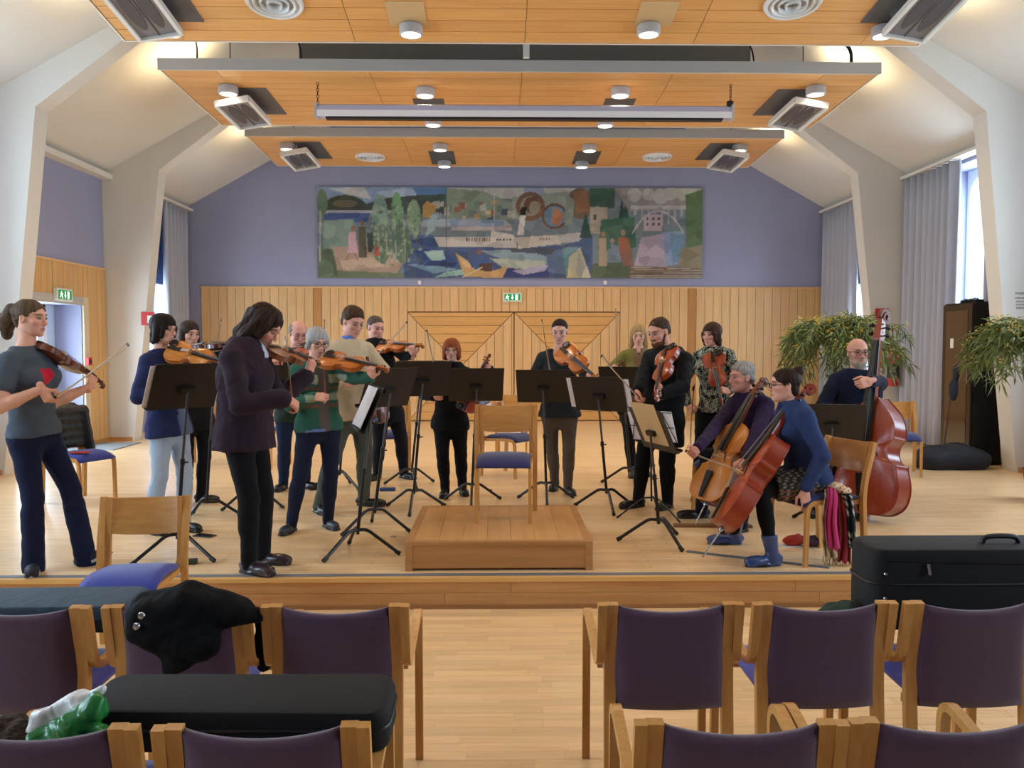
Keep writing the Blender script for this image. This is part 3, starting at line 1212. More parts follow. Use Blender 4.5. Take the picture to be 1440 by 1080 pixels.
# ================================================================== chairs, stands, podium
M_beech = wood('chair_beech', '#cf9852', '#bb803e', 'Z', 0.35, 1.6, 0.05, coat=0.2)
M_beechX = wood('chair_beech_rest', '#cd9650', '#b97f3f', 'X', 0.32, 1.4, 0.05, coat=0.3)
M_blue = plain('royal_blue_wool', '#2c3790', 0.9, bump=0.15, bscale=500, sheen=0.3)
M_navyseat = plain('navy_blue_wool', '#2b2f62', 0.9, bump=0.15, bscale=500, sheen=0.3)
M_purple = plain('purple_wool', '#52384c', 0.95, bump=0.25, bscale=420, var=0.05, vscale=40, sheen=0.25)
M_violet = plain('violet_blue_wool', '#514f9c', 0.9, bump=0.15, bscale=420, sheen=0.3)
M_legs = plain('tube_black', '#101012', 0.35)
M_desk = plain('desk_black', '#1c1a16', 0.42, bump=0.05, bscale=300)
M_steel = plain('steel', '#b7bcc2', 0.25, 1.0)


def bend(pts, r, n=5):
    """polyline with rounded corners"""
    pts = [Vector(p) for p in pts]
    out = [pts[0]]
    for i in range(1, len(pts) - 1):
        a, b, c = pts[i - 1], pts[i], pts[i + 1]
        u, v = (a - b), (c - b)
        q = min(r, u.length * .49, v.length * .49)
        p0, p1 = b + u.normalized() * q, b + v.normalized() * q
        for k in range(n + 1):
            t = k / n
            out.append((1 - t) ** 2 * p0 + 2 * t * (1 - t) * b + t * t * p1)
    out.append(pts[-1])
    return out


def lpart(mb, name, mats, parent, smooth=False):
    return link(name, mb.mesh(name, mats, smooth), parent, (0, 0, 0), world=False)


def pad(w, d, h, nx=8, ny=8, crown=0.02, bulge=0.3, front_drop=0.0):
    """upholstered pad: centre at origin, x in +-w/2, y in +-d/2, thickness h"""
    mb = MB()
    top, bot = [], []

    def prof(s):
        return max(0.0, 1 - abs(s) ** 6) ** bulge
    for j in range(ny + 1):
        y = (j / ny * 2 - 1)
        for i in range(nx + 1):
            x = (i / nx * 2 - 1)
            z = h / 2 * (0.35 + .65 * prof(x) * prof(y)) + crown * (1 - x * x) * (1 - y * y)
            dz = -front_drop * max(0, -y - .3) ** 2 * 2
            top.append((x * w / 2, y * d / 2, z + dz))
            bot.append((x * w / 2, y * d / 2, -h / 2 * (0.35 + .65 * prof(x) * prof(y)) + dz))
    n = nx + 1
    vs = top + bot
    o = len(top)
    fs = []
    for j in range(ny):
        for i in range(nx):
            a = j * n + i
            fs.append((a, a + 1, a + n + 1, a + n))
            fs.append((o + a, o + a + n, o + a + n + 1, o + a + 1))
    for i in range(nx):
        fs.append((i, o + i, o + i + 1, i + 1))
        a = ny * n + i
        fs.append((a, a + 1, o + a + 1, o + a))
    for j in range(ny):
        a = j * n
        fs.append((a, a + n, o + a + n, o + a))
        a = j * n + nx
        fs.append((a, o + a, o + a + n, a + n))
    return mb.add(vs, fs)


def make_stage_chair(seat_mat):
    """stacking chair of bent beech; faces local -Y"""
    t = bpy.data.objects.new('stacking_chair', None)
    t.empty_display_size = .1
    COL.objects.link(t)
    for s in (-1, 1):
        x = s * 0.222
        a = MB().tube(bend([(x, .225, 0), (x, .20, .44), (x, .215, .56), (x, .285, .81)], .12), 1.0, flat=(.030, .036), up=(1, 0, 0))
        lpart(a, 'rear_leg', M_beech, t)
        b = MB().tube(bend([(x * 1.0, -.225, 0), (x, -.215, .425), (x, .215, .405), (x, .24, .50), (x, .268, .81)], .075), 1.0, flat=(.030, .024), up=(1, 0, 0))
        b.v = [(p[0] - s * .032, p[1] - .004, p[2]) for p in b.v]
        lpart(b, 'front_leg', M_beech, t)
    # curved back rest
    mb = MB()
    nx, rows = 14, []
    for k, (z, dy) in enumerate(((.615, -.014), (.66, -.004), (.72, .010), (.77, .022), (.805, .030))):
        r = []
        for i in range(nx + 1):
            q = i / nx * 2 - 1
            zz = z - (.018 * (1 - q * q) if k == 0 else (.006 * (1 - q * q) if k == 4 else 0))
            r.append(Vector((q * .212, .243 + dy + .032 * (1 - q * q), zz)))
        rows.append(r)
    vs = [p for r in rows for p in r] + [p + Vector((0, .013, 0)) for r in rows for p in r]
    n = nx + 1
    o = len(rows) * n
    fs = []
    for j in range(len(rows) - 1):
        for i in range(nx):
            a = j * n + i
            fs += [(a, a + 1, a + n + 1, a + n), (o + a, o + a + n, o + a + n + 1, o + a + 1)]
    for i in range(nx):
        a = (len(rows) - 1) * n + i
        fs += [(i, o + i, o + i + 1, i + 1), (a, a + 1, o + a + 1, o + a)]
    for j in range(len(rows) - 1):
        a, b = j * n, j * n + nx
        fs += [(a, a + n, o + a + n, o + a), (b, o + b, o + b + n, b + n)]
    lpart(mb.add(vs, fs), 'backrest', M_beechX, t, 40)
    p = pad(.385, .45, .05, crown=.008, front_drop=.05)
    p.v = [(q[0], q[1] - .015, q[2] + .452 - .02 * (q[1] > 0) * q[1] / .2) for q in p.v]
    lpart(p, 'seat', seat_mat, t, 'all')
    for s in (-.16, .16):
        lpart(MB().tube([(-.20, s, .405), (.20, s, .405)], .011, 6), 'stretcher', M_beech, t)
    return t


def place(o, loc, rotz, label, cat, group=None):
    o.location = loc
    o.rotation_euler = (0, 0, rotz)
    return tag(o, label, cat, group)


D2R = math.pi / 180
GRP_C = 'beech stacking chairs with blue seats'
cb = make_stage_chair(M_blue)
place(cb, (-1.95, 4.36, 0), 6 * D2R, 'beech chair with royal blue seat in front of the stage, beside the draped black coat', 'chair', GRP_C)
clone(cb, (-3.90, 7.72, S), 66 * D2R, 'beech chair with blue seat and a black puffer jacket over its back', GRP_C)
cn = make_stage_chair(M_navyseat)
place(cn, (0.05, 6.06, S + .19), -3 * D2R, 'beech chair with navy seat standing on the wooden podium', 'chair', GRP_C)
g = G(303, 652)
clone(cn, g, 24 * D2R, 'blue seated beech chair standing behind the musicians with light jeans and long coat', GRP_C)
g = G(372, 655)
clone(cn, g, -10 * D2R, 'blue seated beech chair behind the long-haired violinist in the dark coat', GRP_C)
g = G(550, 662)
clone(cn, g, 8 * D2R, 'blue seated beech chair behind the black-shirted violinist', GRP_C)
g = G(716, 668)
clone(cn, g, 52 * D2R, 'beech chair turned sideways behind the podium, papers on its blue seat', GRP_C)
g = G(722, 645)
clone(cn, g, -8 * D2R, 'beech chair facing the podium from behind the sideways chair', GRP_C)
CELLO_W = Vector((2.18, 5.58, S))
clone(cn, CELLO_W, -72 * D2R, 'beech chair with a floral scarf over its side under the cellist in blue cardigan', GRP_C)
CELLO_M = Vector((2.02, 7.15, S))
clone(cn, CELLO_M, -62 * D2R, 'beech chair under the grey-haired cellist in the purple shirt', GRP_C)


def make_hall_chair():
    t = bpy.data.objects.new('hall_armchair', None)
    t.empty_display_size = .1
    COL.objects.link(t)
    for s in (-1, 1):
        x = s * 0.2025
        a = MB().tube(bend([(x, .27, 0), (x, .235, .42), (x, .225, .58), (x * .985, .265, .785)], .16), 1.0, flat=(.026, .040), up=(1, 0, 0))
        lpart(a, 'rear_leg', M_beech, t)
        x2 = s * 0.2330
        b = MB().tube(bend([(x2, -.23, 0), (x2, -.225, .625), (x2, .135, .555), (x2, .225, .565), (x2, .270, .785)], .075), 1.0, flat=(.026, .030), up=(1, 0, 0))
        lpart(b, 'arm_rest', M_beech, t)
        lpart(MB().tube([(s * .216, .238, .66), (s * .220, .238, .66)], .012, 8), 'bolt', M_black, t)
    # back cushion
    mb = MB()
    nx, nz = 12, 10
    F_, B_ = [], []
    for j in range(nz + 1):
        v = j / nz
        for i in range(nx + 1):
            q = i / nx * 2 - 1
            z = .415 + v * .365
            if j == nz:
                z -= .022 * (1 - q * q) ** .8
            if j == 0:
                z += .0
            if j == 0 or j == nz:
                th = .010
            else:
                th = .022 * (1 - abs(q) ** 8) ** .4 + .004
            y = .235 + .035 * max(0, v - .45) ** 1.3 * 1.6 + .022 * (1 - q * q)
            F_.append((q * .189, y - th, z))
            B_.append((q * .189, y + th, z))
    n = nx + 1
    o = len(F_)
    fs = []
    for j in range(nz):
        for i in range(nx):
            a = j * n + i
            fs += [(a, a + 1, a + n + 1, a + n), (o + a, o + a + n, o + a + n + 1, o + a + 1)]
    for i in range(nx):
        a = nz * n + i
        fs += [(i, o + i, o + i + 1, i + 1), (a, a + 1, o + a + 1, o + a)]
    for j in range(nz):
        a, b = j * n, j * n + nx
        fs += [(a, a + n, o + a + n, o + a), (b, o + b, o + b + n, b + n)]
    lpart(mb.add(F_ + B_, fs), 'backrest', M_purple, t, 'all')
    p = pad(.385, .46, .06, crown=.01, front_drop=.04)
    p.v = [(q[0], q[1] - .01, q[2] + .455 - .03 * q[1]) for q in p.v]
    lpart(p, 'seat', M_violet, t, 'all')
    for s in (-.17, .17):
        lpart(MB().span((-.196, s - .012, .395), (.196, s + .012, .425)), 'seat_rail', M_beech, t)
    lpart(MB().tube([(-.05, -.19, .0), (-.05, -.19, .39)], .016, 8), 'centre_leg', M_wally, t) if False else None
    return t


GRP_H = 'purple upholstered hall chairs'
hc = make_hall_chair()
ROW1, ROW2 = 2.74, 1.86
# chairs are given by the photo x of their two outer posts at the top
HALL = [(1, 852, 1036, 'purple hall chair at the aisle across from the black coat, first row'),
        (1, 1064, 1254, 'purple hall chair between two others, below the green cloth'),
        (1, 1276, 1470, 'purple hall chair below the big black instrument case'),
        (1, 1488, 1682, 'purple hall chair at the far end, carrying the end of the big black case'),
        (1, 370, 572, 'purple hall chair at the aisle next to the draped black coat'),
        (1, 145, 352, 'purple hall chair with a black coat draped over its back'),
        (1, -82, 125, 'purple hall chair in front of the blue violin case'),
        (2, 908, 1185, 'purple hall chair of the second row, at the aisle with nothing on it'),
        (2, 1208, 1490, 'purple hall chair of the second row, second from the aisle on the empty side'),
        (2, 225, 503, 'purple hall chair of the second row behind the long black case'),
        (2, -98, 172, 'purple hall chair of the second row behind the green and white bag')]
HALL_POS = []
for i, (row, u0, u1, lab) in enumerate(HALL):
    yb = ROW1 if row == 1 else ROW2       # depth of the post tops (back of the chair)
    if u0 > 800 and row == 2:
        yb = ROW2
    cx = W((u0 + u1) / 2, 870 if row == 1 else 1030, yb).x
    loc = Vector((cx, yb + .275, 0))
    HALL_POS.append(loc)
    if i == 0:
        place(hc, loc, PI, lab, 'chair', GRP_H)
    else:
        clone(hc, loc, PI + rnd.uniform(-1.2, 1.2) * D2R, lab, GRP_H)

# podium
pa, pb = W(570, 805, 5.27), W(833.5, 805, 5.27)
px0, px1 = pa.x, pb.x
py0, py1 = 5.27, 6.48
t = thing('podium', 'low wooden podium box with framed oak top carrying a chair', 'podium', ((px0 + px1) / 2, (py0 + py1) / 2, S))
hz = .19
MB().span((px0 + .02, py0 + .02, S + .012), (px1 - .02, py1 - .02, S + hz - .02)).obj('body', M_podium, t)
MB().span((px0 + .045, py0 + .004, S + .02), (px1 - .045, py0 + .02, S + hz - .022)).obj('front_panel', M_podium, t)
nb = 7
for i in range(nb):
    a = px0 + .05 + (px1 - px0 - .10) * i / nb
    b = px0 + .05 + (px1 - px0 - .10) * (i + 1) / nb
    MB().span((a + .0008, py0 + .05, S + hz - .02), (b - .0008, py1 - .05, S + hz)).obj('top_board', wood('podium_top', '#d3a066', '#c18c52', 'Y', 0.33, 0.8, 0.07), t)
M_rim = wood('podium_rim', '#b98550', '#a3713f', 'X', 0.4)
for (a, b) in (((px0, py0, 0), (px1, py0 + .05, 0)), ((px0, py1 - .05, 0), (px1, py1, 0)), ((px0, py0 + .05, 0), (px0 + .05, py1 - .05, 0)), ((px1 - .05, py0 + .05, 0), (px1, py1 - .05, 0))):
    MB().span((a[0], a[1], S + hz - .022), (b[0], b[1], S + hz + .001)).obj('rim', M_rim, t)
for x in (px0, px1 - .045):
    for y in (py0, py1 - .045):
        MB().span((x, y, S), (x + .045, y + .045, S + hz - .022)).obj('corner_post', M_rim, t)


# music stands
def music_stand(base, desk, phi, label, dw=.50, dh=.335, tilt=24, leg0=0.4, thin=False, papers=None, lift=0.0, pspan=1.0):
    """base: point on stage; desk: centre of desk (world); phi: turn of the desk (deg)"""
    t = thing('music_stand', label, 'music stand', base, 'black music stands')
    base = Vector(base)
    desk = Vector(desk)
    ph, ti = phi * D2R, tilt * D2R
    nh = Vector((-math.sin(ph), math.cos(ph), 0))            # player side
    wv = Vector((math.cos(ph), math.sin(ph), 0))
    upv = (Vector((0, 0, math.cos(ti))) - nh * math.sin(ti)).normalized()
    nn = wv.cross(upv) * -1
    if nn.dot(nh) < 0:
        nn = -nn
    R = Matrix((wv, upv, nn)).transposed()
    r1, r2, rl = (.008, .006, .007) if thin else (.0125, .0095, .0125)
    if not thin:
        MB().box(desk, (dw, dh, .004), R).obj('desk', M_desk, t)
        MB().box(desk - upv * dh / 2 + nn * .022, (dw, .004, .048), R).obj('ledge', M_desk, t)
        MB().box(desk - upv * dh / 2 + nn * .045 + upv * .008, (dw, .016, .004), R).obj('ledge_lip', M_desk, t)
    else:
        for q in (-.5, 0, .5):
            MB().tube([desk + wv * (q * dw) - upv * dh / 2, desk + wv * (q * dw * .6) + upv * dh / 2], .004, 6).obj('desk_rib', M_legs, t)
        for q in (-.5, .0, .5):
            MB().tube([desk - wv * dw / 2 + upv * q * dh, desk + wv * dw / 2 + upv * q * dh], .004, 6).obj('desk_bar', M_legs, t)
    hub = base + Vector((0, 0, .17))
    top = desk - nn * .028 - upv * .03
    MB().box(desk - nn * .018 - upv * .02, (.11, .035, .032), R).obj('tilt_clamp', M_black, t)
    mid = hub.lerp(top, .52)
    MB().tube([hub - Vector((0, 0, .03)), mid], r1, 10).obj('lower_pole', M_legs, t, smooth=True)
    MB().tube([mid, top], r2, 10).obj('upper_pole', M_legs if thin else plain('pole_grey', '#5a5a5c', 0.3, 0.6), t, smooth=True)
    k = MB().tube([mid - Vector((0, 0, .03)), mid + Vector((0, 0, .01))], r1 * 1.25, 10)
    k.tube([mid - Vector((0, 0, .015)), mid + wv * .04 - Vector((0, 0, .015))], .006, 6)
    k.obj('height_knob', M_black, t, smooth=True)
    for i in range(3):
        a = leg0 + i * 2 * PI / 3
        d = Vector((math.cos(a), math.sin(a), 0))
        pts = bend([hub, hub + d * .07 + Vector((0, 0, .005)), base + d * .30 + Vector((0, 0, .014))], .06, 5)
        lg = MB().tube(pts, rl, 8).obj('leg', M_legs, t, smooth=True)
        MB().tube([base + d * .272 + Vector((0, 0, .030)), base + d * .305 + Vector((0, 0, .0125))], rl * 1.25, 8).obj('rubber_foot', M_black, lg, smooth=True)
    return wv, upv, nn


M_paper = plain('sheet_paper', '#e9e6ea', 0.6)
M_paper2 = plain('tan_folder', '#c9a877', 0.7)


def sheet(desk, fr, w, h, off, label, mat=None, du=0, dv=0, curl=0.0, group='sheet music on the stands'):
    wv, up, nn = fr
    desk = Vector(desk)
    mb = MB()
    nx = 6
    top = []
    for side in (0, 1):
        for i in range(nx + 1):
            q = i / nx - .5
            for v in (-.5, .5):
                top.append(desk + wv * (q * w + du) + up * (v * h + dv) + nn * (off + side * .003 + curl * (4 * q * q)))
    n = (nx + 1) * 2
    fs = []
    for i in range(nx):
        a = i * 2
        fs += [(a, a + 1, a + 3, a + 2), (n + a, n + a + 2, n + a + 3, n + a + 1), (a, a + 2, n + a + 2, n + a), (a + 1, n + a + 1, n + a + 3, a + 3)]
    fs += [(0, n, n + 1, 1), (n - 2, n - 1, 2 * n - 1, 2 * n - 2)]
    o = mb.add(top, fs).obj('sheet_music', mat or M_paper, smooth=30)
    tag(o, label, 'sheet music', group)
    return o


def stand_px(bu, bv, du, dv, phi, label, **kw):
    b = G(bu, bv)
    d = W(du, dv, b.y)
    return d, music_stand(b, d, phi, label, **kw)


dA, fA = stand_px(250, 786, 262, 543, 52, 'music stand holding a thick stack of sheets before the woman in light jeans', leg0=-.35)
sheet(dA, fA, .56, .30, .010, 'thick white music booklet overhanging the stand before the woman in light jeans', dv=.0)
stand_px(291, 731, 300, 535, 38, 'music stand half hidden behind the long-haired violinist in dark coat', leg0=.2)
dC, fC = stand_px(503, 779, 519, 574, 107, 'music stand seen edge-on with an open white score, beside the green cardigan violinist', leg0=-.15)
sheet(dC, fC, .42, .30, .012, 'open white score on the stand seen edge-on', curl=.02)
stand_px(527, 746, 547, 545, 48, 'music stand turned half away, in front of the violinist in beige sweater', leg0=-.3)
stand_px(582, 717, 594, 533, 16, 'music stand in front of the red-haired woman, overlapping two other stands', leg0=.5)
stand_px(579, 683, 592, 528, 8, 'music stand in front of the violinist in black shirt, behind another stand', leg0=.8)
stand_px(664, 707, 670, 541, 7, 'music stand directly behind the podium chair, next to the red-haired woman', leg0=.52)
stand_px(768, 705, 764, 543, -9, 'music stand in front of the short-haired woman with brown trousers', leg0=.5)
dI, fI = stand_px(853, 716, 842, 554, -32, 'music stand with white sheets sticking out on both sides', leg0=.6)
sheet(dI, fI, .60, .29, .010, 'white sheets sticking out on both sides of a stand')
stand_px(886, 681, 876, 536, -16, 'music stand in front of the blonde woman', leg0=2.9)
dK, fK = stand_px(926, 763, 917, 604, -72, 'black music stand seen edge-on carrying a tan folder, before the cellists', leg0=3.0)
sheet(dK, fK, .36, .33, -.006, 'tan folder standing upright on the stand before the cellists', M_paper2, dv=.05)
dL, fL = stand_px(916, 728, 916, 600, -40, 'thin folding music stand with white sheets behind the tan folder stand', thin=True, leg0=3.3, dw=.42, dh=.28)
sheet(dL, fL, .42, .29, .012, 'white sheets on the thin folding stand behind the tan folder')
stand_px(1166, 736, 1170, 594, -14, 'low music stand in front of the double bass', leg0=2.4)
stand_px(357, 713, 392, 537, 14, 'music stand behind the long-haired violinist, in front of the balding man', leg0=-.3)
stand_px(478, 687, 487, 541, 20, 'music stand hidden between the green cardigan and beige sweater violinists', leg0=-.7)

# ================================================================== stringed instruments
M_ebony = plain('ebony', '#17120f', 0.3)
M_string = plain('string_steel', '#8c8a86', 0.3, 0.8)


def varnish(name, c1, c2, rough=0.22):
    return wood(name, c1, c2, 'Y', rough + .08, 2.2, 0.0, coat=0.25)


VIOLIN_OUT = [(0, 0), (.0, .030), (.006, .062), (.026, .090), (.056, .1025), (.088, .1035), (.118, .0985), (.138, .092), (.150, .0925), (.153, .086), (.160, .072), (.176, .060), (.192, .0555), (.208, .0575), (.222, .066), (.230, .078), (.236, .080), (.246, .0775), (.268, .083), (.292, .0835), (.316, .077), (.336, .060), (.349, .035), (.355, .014), (.355, 0)]
BASS_OUT = [(0, 0), (.0, .035), (.006, .066), (.028, .094), (.060, .106), (.095, .106), (.125, .099), (.142, .094), (.152, .093), (.154, .086), (.164, .072), (.180, .064), (.196, .062), (.212, .066), (.224, .075), (.229, .080), (.238, .0785), (.258, .079), (.282, .073), (.305, .060), (.325, .043), (.340, .027), (.352, .016), (.355, .012), (.355, 0)]


def dense(out, per=3):
    pts = [Vector((y, x, 0)) for y, x in out]
    sm = smooth_path(pts, per)
    return [(p.x, max(p.y, 0)) for p in sm]


def make_instrument(name, scale, mt, mr, rib, label, cat, M, kind='violin', chin=True, endpin=0.0, group=None, neck_k=1.0):
    """local frame: y from tail to scroll, z out of the belly, origin at the tail"""
    t = bpy.data.objects.new(name, None)
    t.empty_display_size = .1
    COL.objects.link(t)
    t.rotation_mode = 'QUATERNION'
    t.location = M.to_translation()
    t.rotation_quaternion = M.to_quaternion()
    tag(t, label, cat, group)
    k = scale
    out = dense(BASS_OUT if kind == 'bass' else VIOLIN_OUT)
    ring = [(x, y) for y, x in out] + [(-x, y) for y, x in reversed(out[1:-1])]
    yc = .18
    arch = .016 if kind != 'bass' else .014

    def P(x, y, z):
        return (x * k, y * k, z * k)

    def shr(s):
        return [(x * s, yc + (y - yc) * (1 - (1 - s) * .75)) for x, y in ring]
    b = MB()
    b.rings([[P(x, y, -rib / 2) for x, y in ring], [P(x, y, rib / 2) for x, y in ring]], caps=False)
    body = lpart(b, 'ribs', mr, t, 50)
    for sgn, nm, m in ((1, 'top_plate', mt), (-1, 'back_plate', mr)):
        b = MB()
        rr = []
        for s, h in ((1.0, 0.0), (1.025, .0012), (1.022, .0035), (.95, .0035), (.86, .0060), (.66, .012), (.42, .0155), (.2, .0165), (.04, .017)):
            rr.append([P(x, y, sgn * (rib / 2 + h * arch / .016)) for x, y in shr(s)])
        b.rings(rr, caps=True)
        lpart(b, nm, m, t, 60)
    zt = rib / 2 + arch * .95
    # sound holes
    for s in (-1, 1):
        f = [(.030, .150), (.036, .156), (.040, .168), (.034, .182), (.028, .196), (.025, .208), (.027, .216)]
        pts = smooth_path([Vector((s * x * k, y * k, (rib / 2 + (.0172 - .0040 * (x - .022) / .012) * arch / .016) * k)) for x, y in f], 4)
        b = MB().tube(pts, [k * .0034 * (1.8 if i in (0, len(pts) - 1) else 1) for i in range(len(pts))], flat=(1, 1.0), up=(0, 0, 1))
        lpart(b, 'sound_hole', M_black, t)
    # neck, pegbox, scroll
    L = .355
    nk = .130 * neck_k
    zn = rib / 2 + .004
    b = MB()
    b.rings([[P(a * w, y, zn + c) for a, c in ((-1, .006), (1, .006), (.8, -.010), (0, -.018), (-.8, -.010))] for w, y in ((.0165, L - .012), (.0150, L + .01), (.0125, L + nk * .95), (.012, L + nk))])
    b.rings([[P(-w, y, zz + h), P(w, y, zz + h), P(w, y, zz - h), P(-w, y, zz - h)] for w, y, zz, h in ((.012, L + nk, zn - .004, .010), (.0125, L + nk + .015, zn - .006, .013), (.009, L + nk + .055, zn - .012, .010), (.008, L + nk + .072, zn - .012, .008))])
    lpart(b, 'neck', mr, t, 50)
    cy, cz = L + nk + .080, zn - .026
    pts, rad = [], []
    for i in range(34):
        a = math.radians(100 - i * 20)
        r = .0175 * (1 - i / 40) * (1.35 if kind == 'bass' else 1.1)
        pts.append(Vector(P(0, cy + r * math.cos(a), cz + r * math.sin(a))))
        rad.append(k * (.0050 - .00004 * i))
    b = MB()
    n = len(pts)
    rr = []
    for i in range(n):
        d = (pts[min(i + 1, n - 1)] - pts[max(i - 1, 0)]).normalized()
        nrm = Vector((1, 0, 0)).cross(d)
        w = k * (.0065 + .006 * (i / n))
        rr.append([pts[i] + Vector((q * w, 0, 0)) + nrm * (rad[i] * e) for q, e in ((-1, -1), (1, -1), (1, 1), (-1, 1))])
    b.rings(rr)
    lpart(b, 'scroll', plain('scroll_matte', '#6d2f16', .55) if kind == 'bass' else mr, t, 50)
    for i in range(4):
        s = 1 if i % 2 == 0 else -1
        y = L + nk + .016 + i * .0125
        b = MB().tube([P(-s * .012, y, zn - .008), P(s * .022, y, zn - .008)], k * .0028, 6)
        b.lathe([(k * .002, 0), (k * .0075, k * .004), (k * .0075, k * .012), (k * .002, k * .016)], P(s * .020, y, zn - .008), (s, 0, 0), 8)
        lpart(b, 'peg', M_ebony if kind != 'bass' else plain('brass_peg', '#3a3530', 0.35, 0.7), t, 40)
    # fingerboard, bridge, tailpiece, strings
    b = MB()
    zf = rib / 2 + .010
    b.rings([[P(a * w, y, zz + c) for a, c in ((-1, 0), (-.6, .004), (0, .0055), (.6, .004), (1, 0), (1, -.004), (-1, -.004))] for w, y, zz in ((.021, L - .145 + .003, zf + .018), (.018, L - .06, zf + .010), (.0125, L + nk, zn + .008))])
    lpart(b, 'fingerboard', M_ebony, t, 40)
    b = MB()
    yb = .183
    b.prism([(-.020 * k, 0), (-.020 * k, .012 * k), (-.017 * k, .026 * k), (0, .032 * k), (.017 * k, .026 * k), (.020 * k, .012 * k), (.020 * k, 0), (.008 * k, 0), (.006 * k, .008 * k), (-.006 * k, .008 * k), (-.008 * k, 0)], P(0, yb, zt - .002), (1, 0, 0), (0, 0, 1), (0, .004 * k, 0))
    lpart(b, 'bridge', plain('bridge_maple', '#d9b380', 0.5), t)
    b = MB()
    b.rings([[P(-w, y, z), P(w, y, z), P(w * .9, y, z + .006), P(-w * .9, y, z + .006)] for w, y, z in ((.008, .004, rib / 2 + .014), (.012, .04, rib / 2 + .018), (.019, .118, rib / 2 + .026))])
    lpart(b, 'tailpiece', M_ebony, t, 40)
    b = MB()
    for q in (-.75, -.25, .25, .75):
        b.tube([P(q * .014, .115, zt + .014), P(q * .017, yb + .002, zt + .030), P(q * .008, L + nk + .004, zn + .0145)], k * .0007 + .0002, 4, caps=False)
    o = lpart(b, 'strings', M_string, t)
    o['kind'] = 'stuff'
    if chin:
        c = MB()
        rr = []
        for s, h in ((.6, 0), (1, .004), (1, .010), (.8, .015), (.3, .012)):
            rr.append([P(-.052 + .040 * s * math.cos(a), .030 + .034 * s * math.sin(a), rib / 2 + .010 + h) for a in [2 * PI * i / 16 for i in range(16)]])
        c.rings(rr)
        lpart(c, 'chin_rest', M_ebony, t, 50)
    if endpin:
        e = MB().tube([P(0, .004, 0), (0, -endpin, 0)], [.006 * (1.6 if kind == 'bass' else 1)] * 2, 8)
        e.lathe([(.012, 0), (.018, .02), (.014, .03)], (0, -.03, 0), (0, 1, 0), 10)
        lpart(e, 'endpin', M_steel, t, 40)
    return t


def frame(origin, ydir, znorm):
    y = Vector(ydir).normalized()
    z = Vector(znorm)
    z = (z - y * z.dot(y)).normalized()
    x = y.cross(z)
    M = Matrix((x, y, z)).transposed().to_4x4()
    M.translation = Vector(origin)
    return M


def reach(T, u, v, L, far):
    """point on the line of sight (u, v) that lies L away from T (nearer or farther side)"""
    d = ray(u, v).normalized()
    oc = CAM - Vector(T)
    b = oc.dot(d)
    c = oc.length_squared - L * L
    q = b * b - c
    s = -b + ((math.sqrt(q) if far else -math.sqrt(q)) if q > 0 else 0)
    p = CAM + d * s
    if q <= 0:
        p = Vector(T) + (p - Vector(T)).normalized() * L
    return p


M_bowwood = plain('bow_pernambuco', '#6e3f22', 0.3, coat=0.4)
M_bowhair = plain('bow_hair', '#cdbfa8', 0.5)


def make_bow(frog, tip, label, up=(0, 0, 1), hair_side=None, wood_mat=None, L=None):
    frog, tip = Vector(frog), Vector(tip)
    d = (tip - frog)
    L = d.length
    M = frame(frog, d, up)
    t = bpy.data.objects.new('bow', None)
    t.empty_display_size = .05
    COL.objects.link(t)
    t.rotation_mode = 'QUATERNION'
    t.location = frog
    t.rotation_quaternion = M.to_quaternion()
    tag(t, label, 'bow', 'violin family bows')
    n = 10
    st = MB().tube([(0, L * i / n, .006 - .014 * math.sin(PI * i / n) + (.004 if i == n else 0)) for i in range(n + 1)], [.0048 - .0016 * i / n for i in range(n + 1)], 6)
    lpart(st, 'stick', wood_mat or M_bowwood, t, 40)
    h = MB().box((0, L * .5, -.012), (.010, L * .93, .0016))
    lpart(h, 'hair', M_bowhair, t)
    lpart(MB().box((0, .045, -.005), (.011, .045, .018)), 'frog', M_ebony, t)
    lpart(MB().lathe([(.004, 0), (.0052, .004), (.0052, .012), (.004, .016)], (0, -.014, .006), (0, 1, 0), 8), 'screw', M_steel, t, 40)
    lpart(MB().prism([(0, .010), (.012, .010), (.016, -.013), (.004, -.013)], (-.004, L - .012, 0), (0, 1, 0), (0, 0, 1), (.008, 0, 0)), 'head', M_ebony, t)
    return t

# ================================================================== the musicians
M_skin = vcol('skin', 0.55, spec=0.35)
UP = Vector((0, 0, 1))


def ang(th):
    """facing direction: 0 = towards the seats, 90 = towards the right wall"""
    t = th * D2R
    return Vector((math.sin(t), -math.cos(t), 0))


def ik(a, b, l1, l2, pole):
    a, b = Vector(a), Vector(b)
    d = b - a
    L = d.length
    if L > (l1 + l2) * .999:
        k = L / (l1 + l2) * 1.001
        l1, l2 = l1 * k, l2 * k
    x = (l1 * l1 - l2 * l2 + L * L) / (2 * L)
    h = math.sqrt(max(l1 * l1 - x * x, 1e-6))
    dn = d.normalized()
    p = Vector(pole)
    p = p - dn * p.dot(dn)
    p = p.normalized() if p.length > 1e-5 else Vector((0, 0, -1))
    return a + dn * x + p * h


def mix(c, V, m, col):
    m = np.clip(m, 0, 1)[:, None]
    return c * (1 - m) + np.array(lin(col)[:3], np.float32) * m


def c3(h):
    return np.array(lin(h)[:3], np.float32)


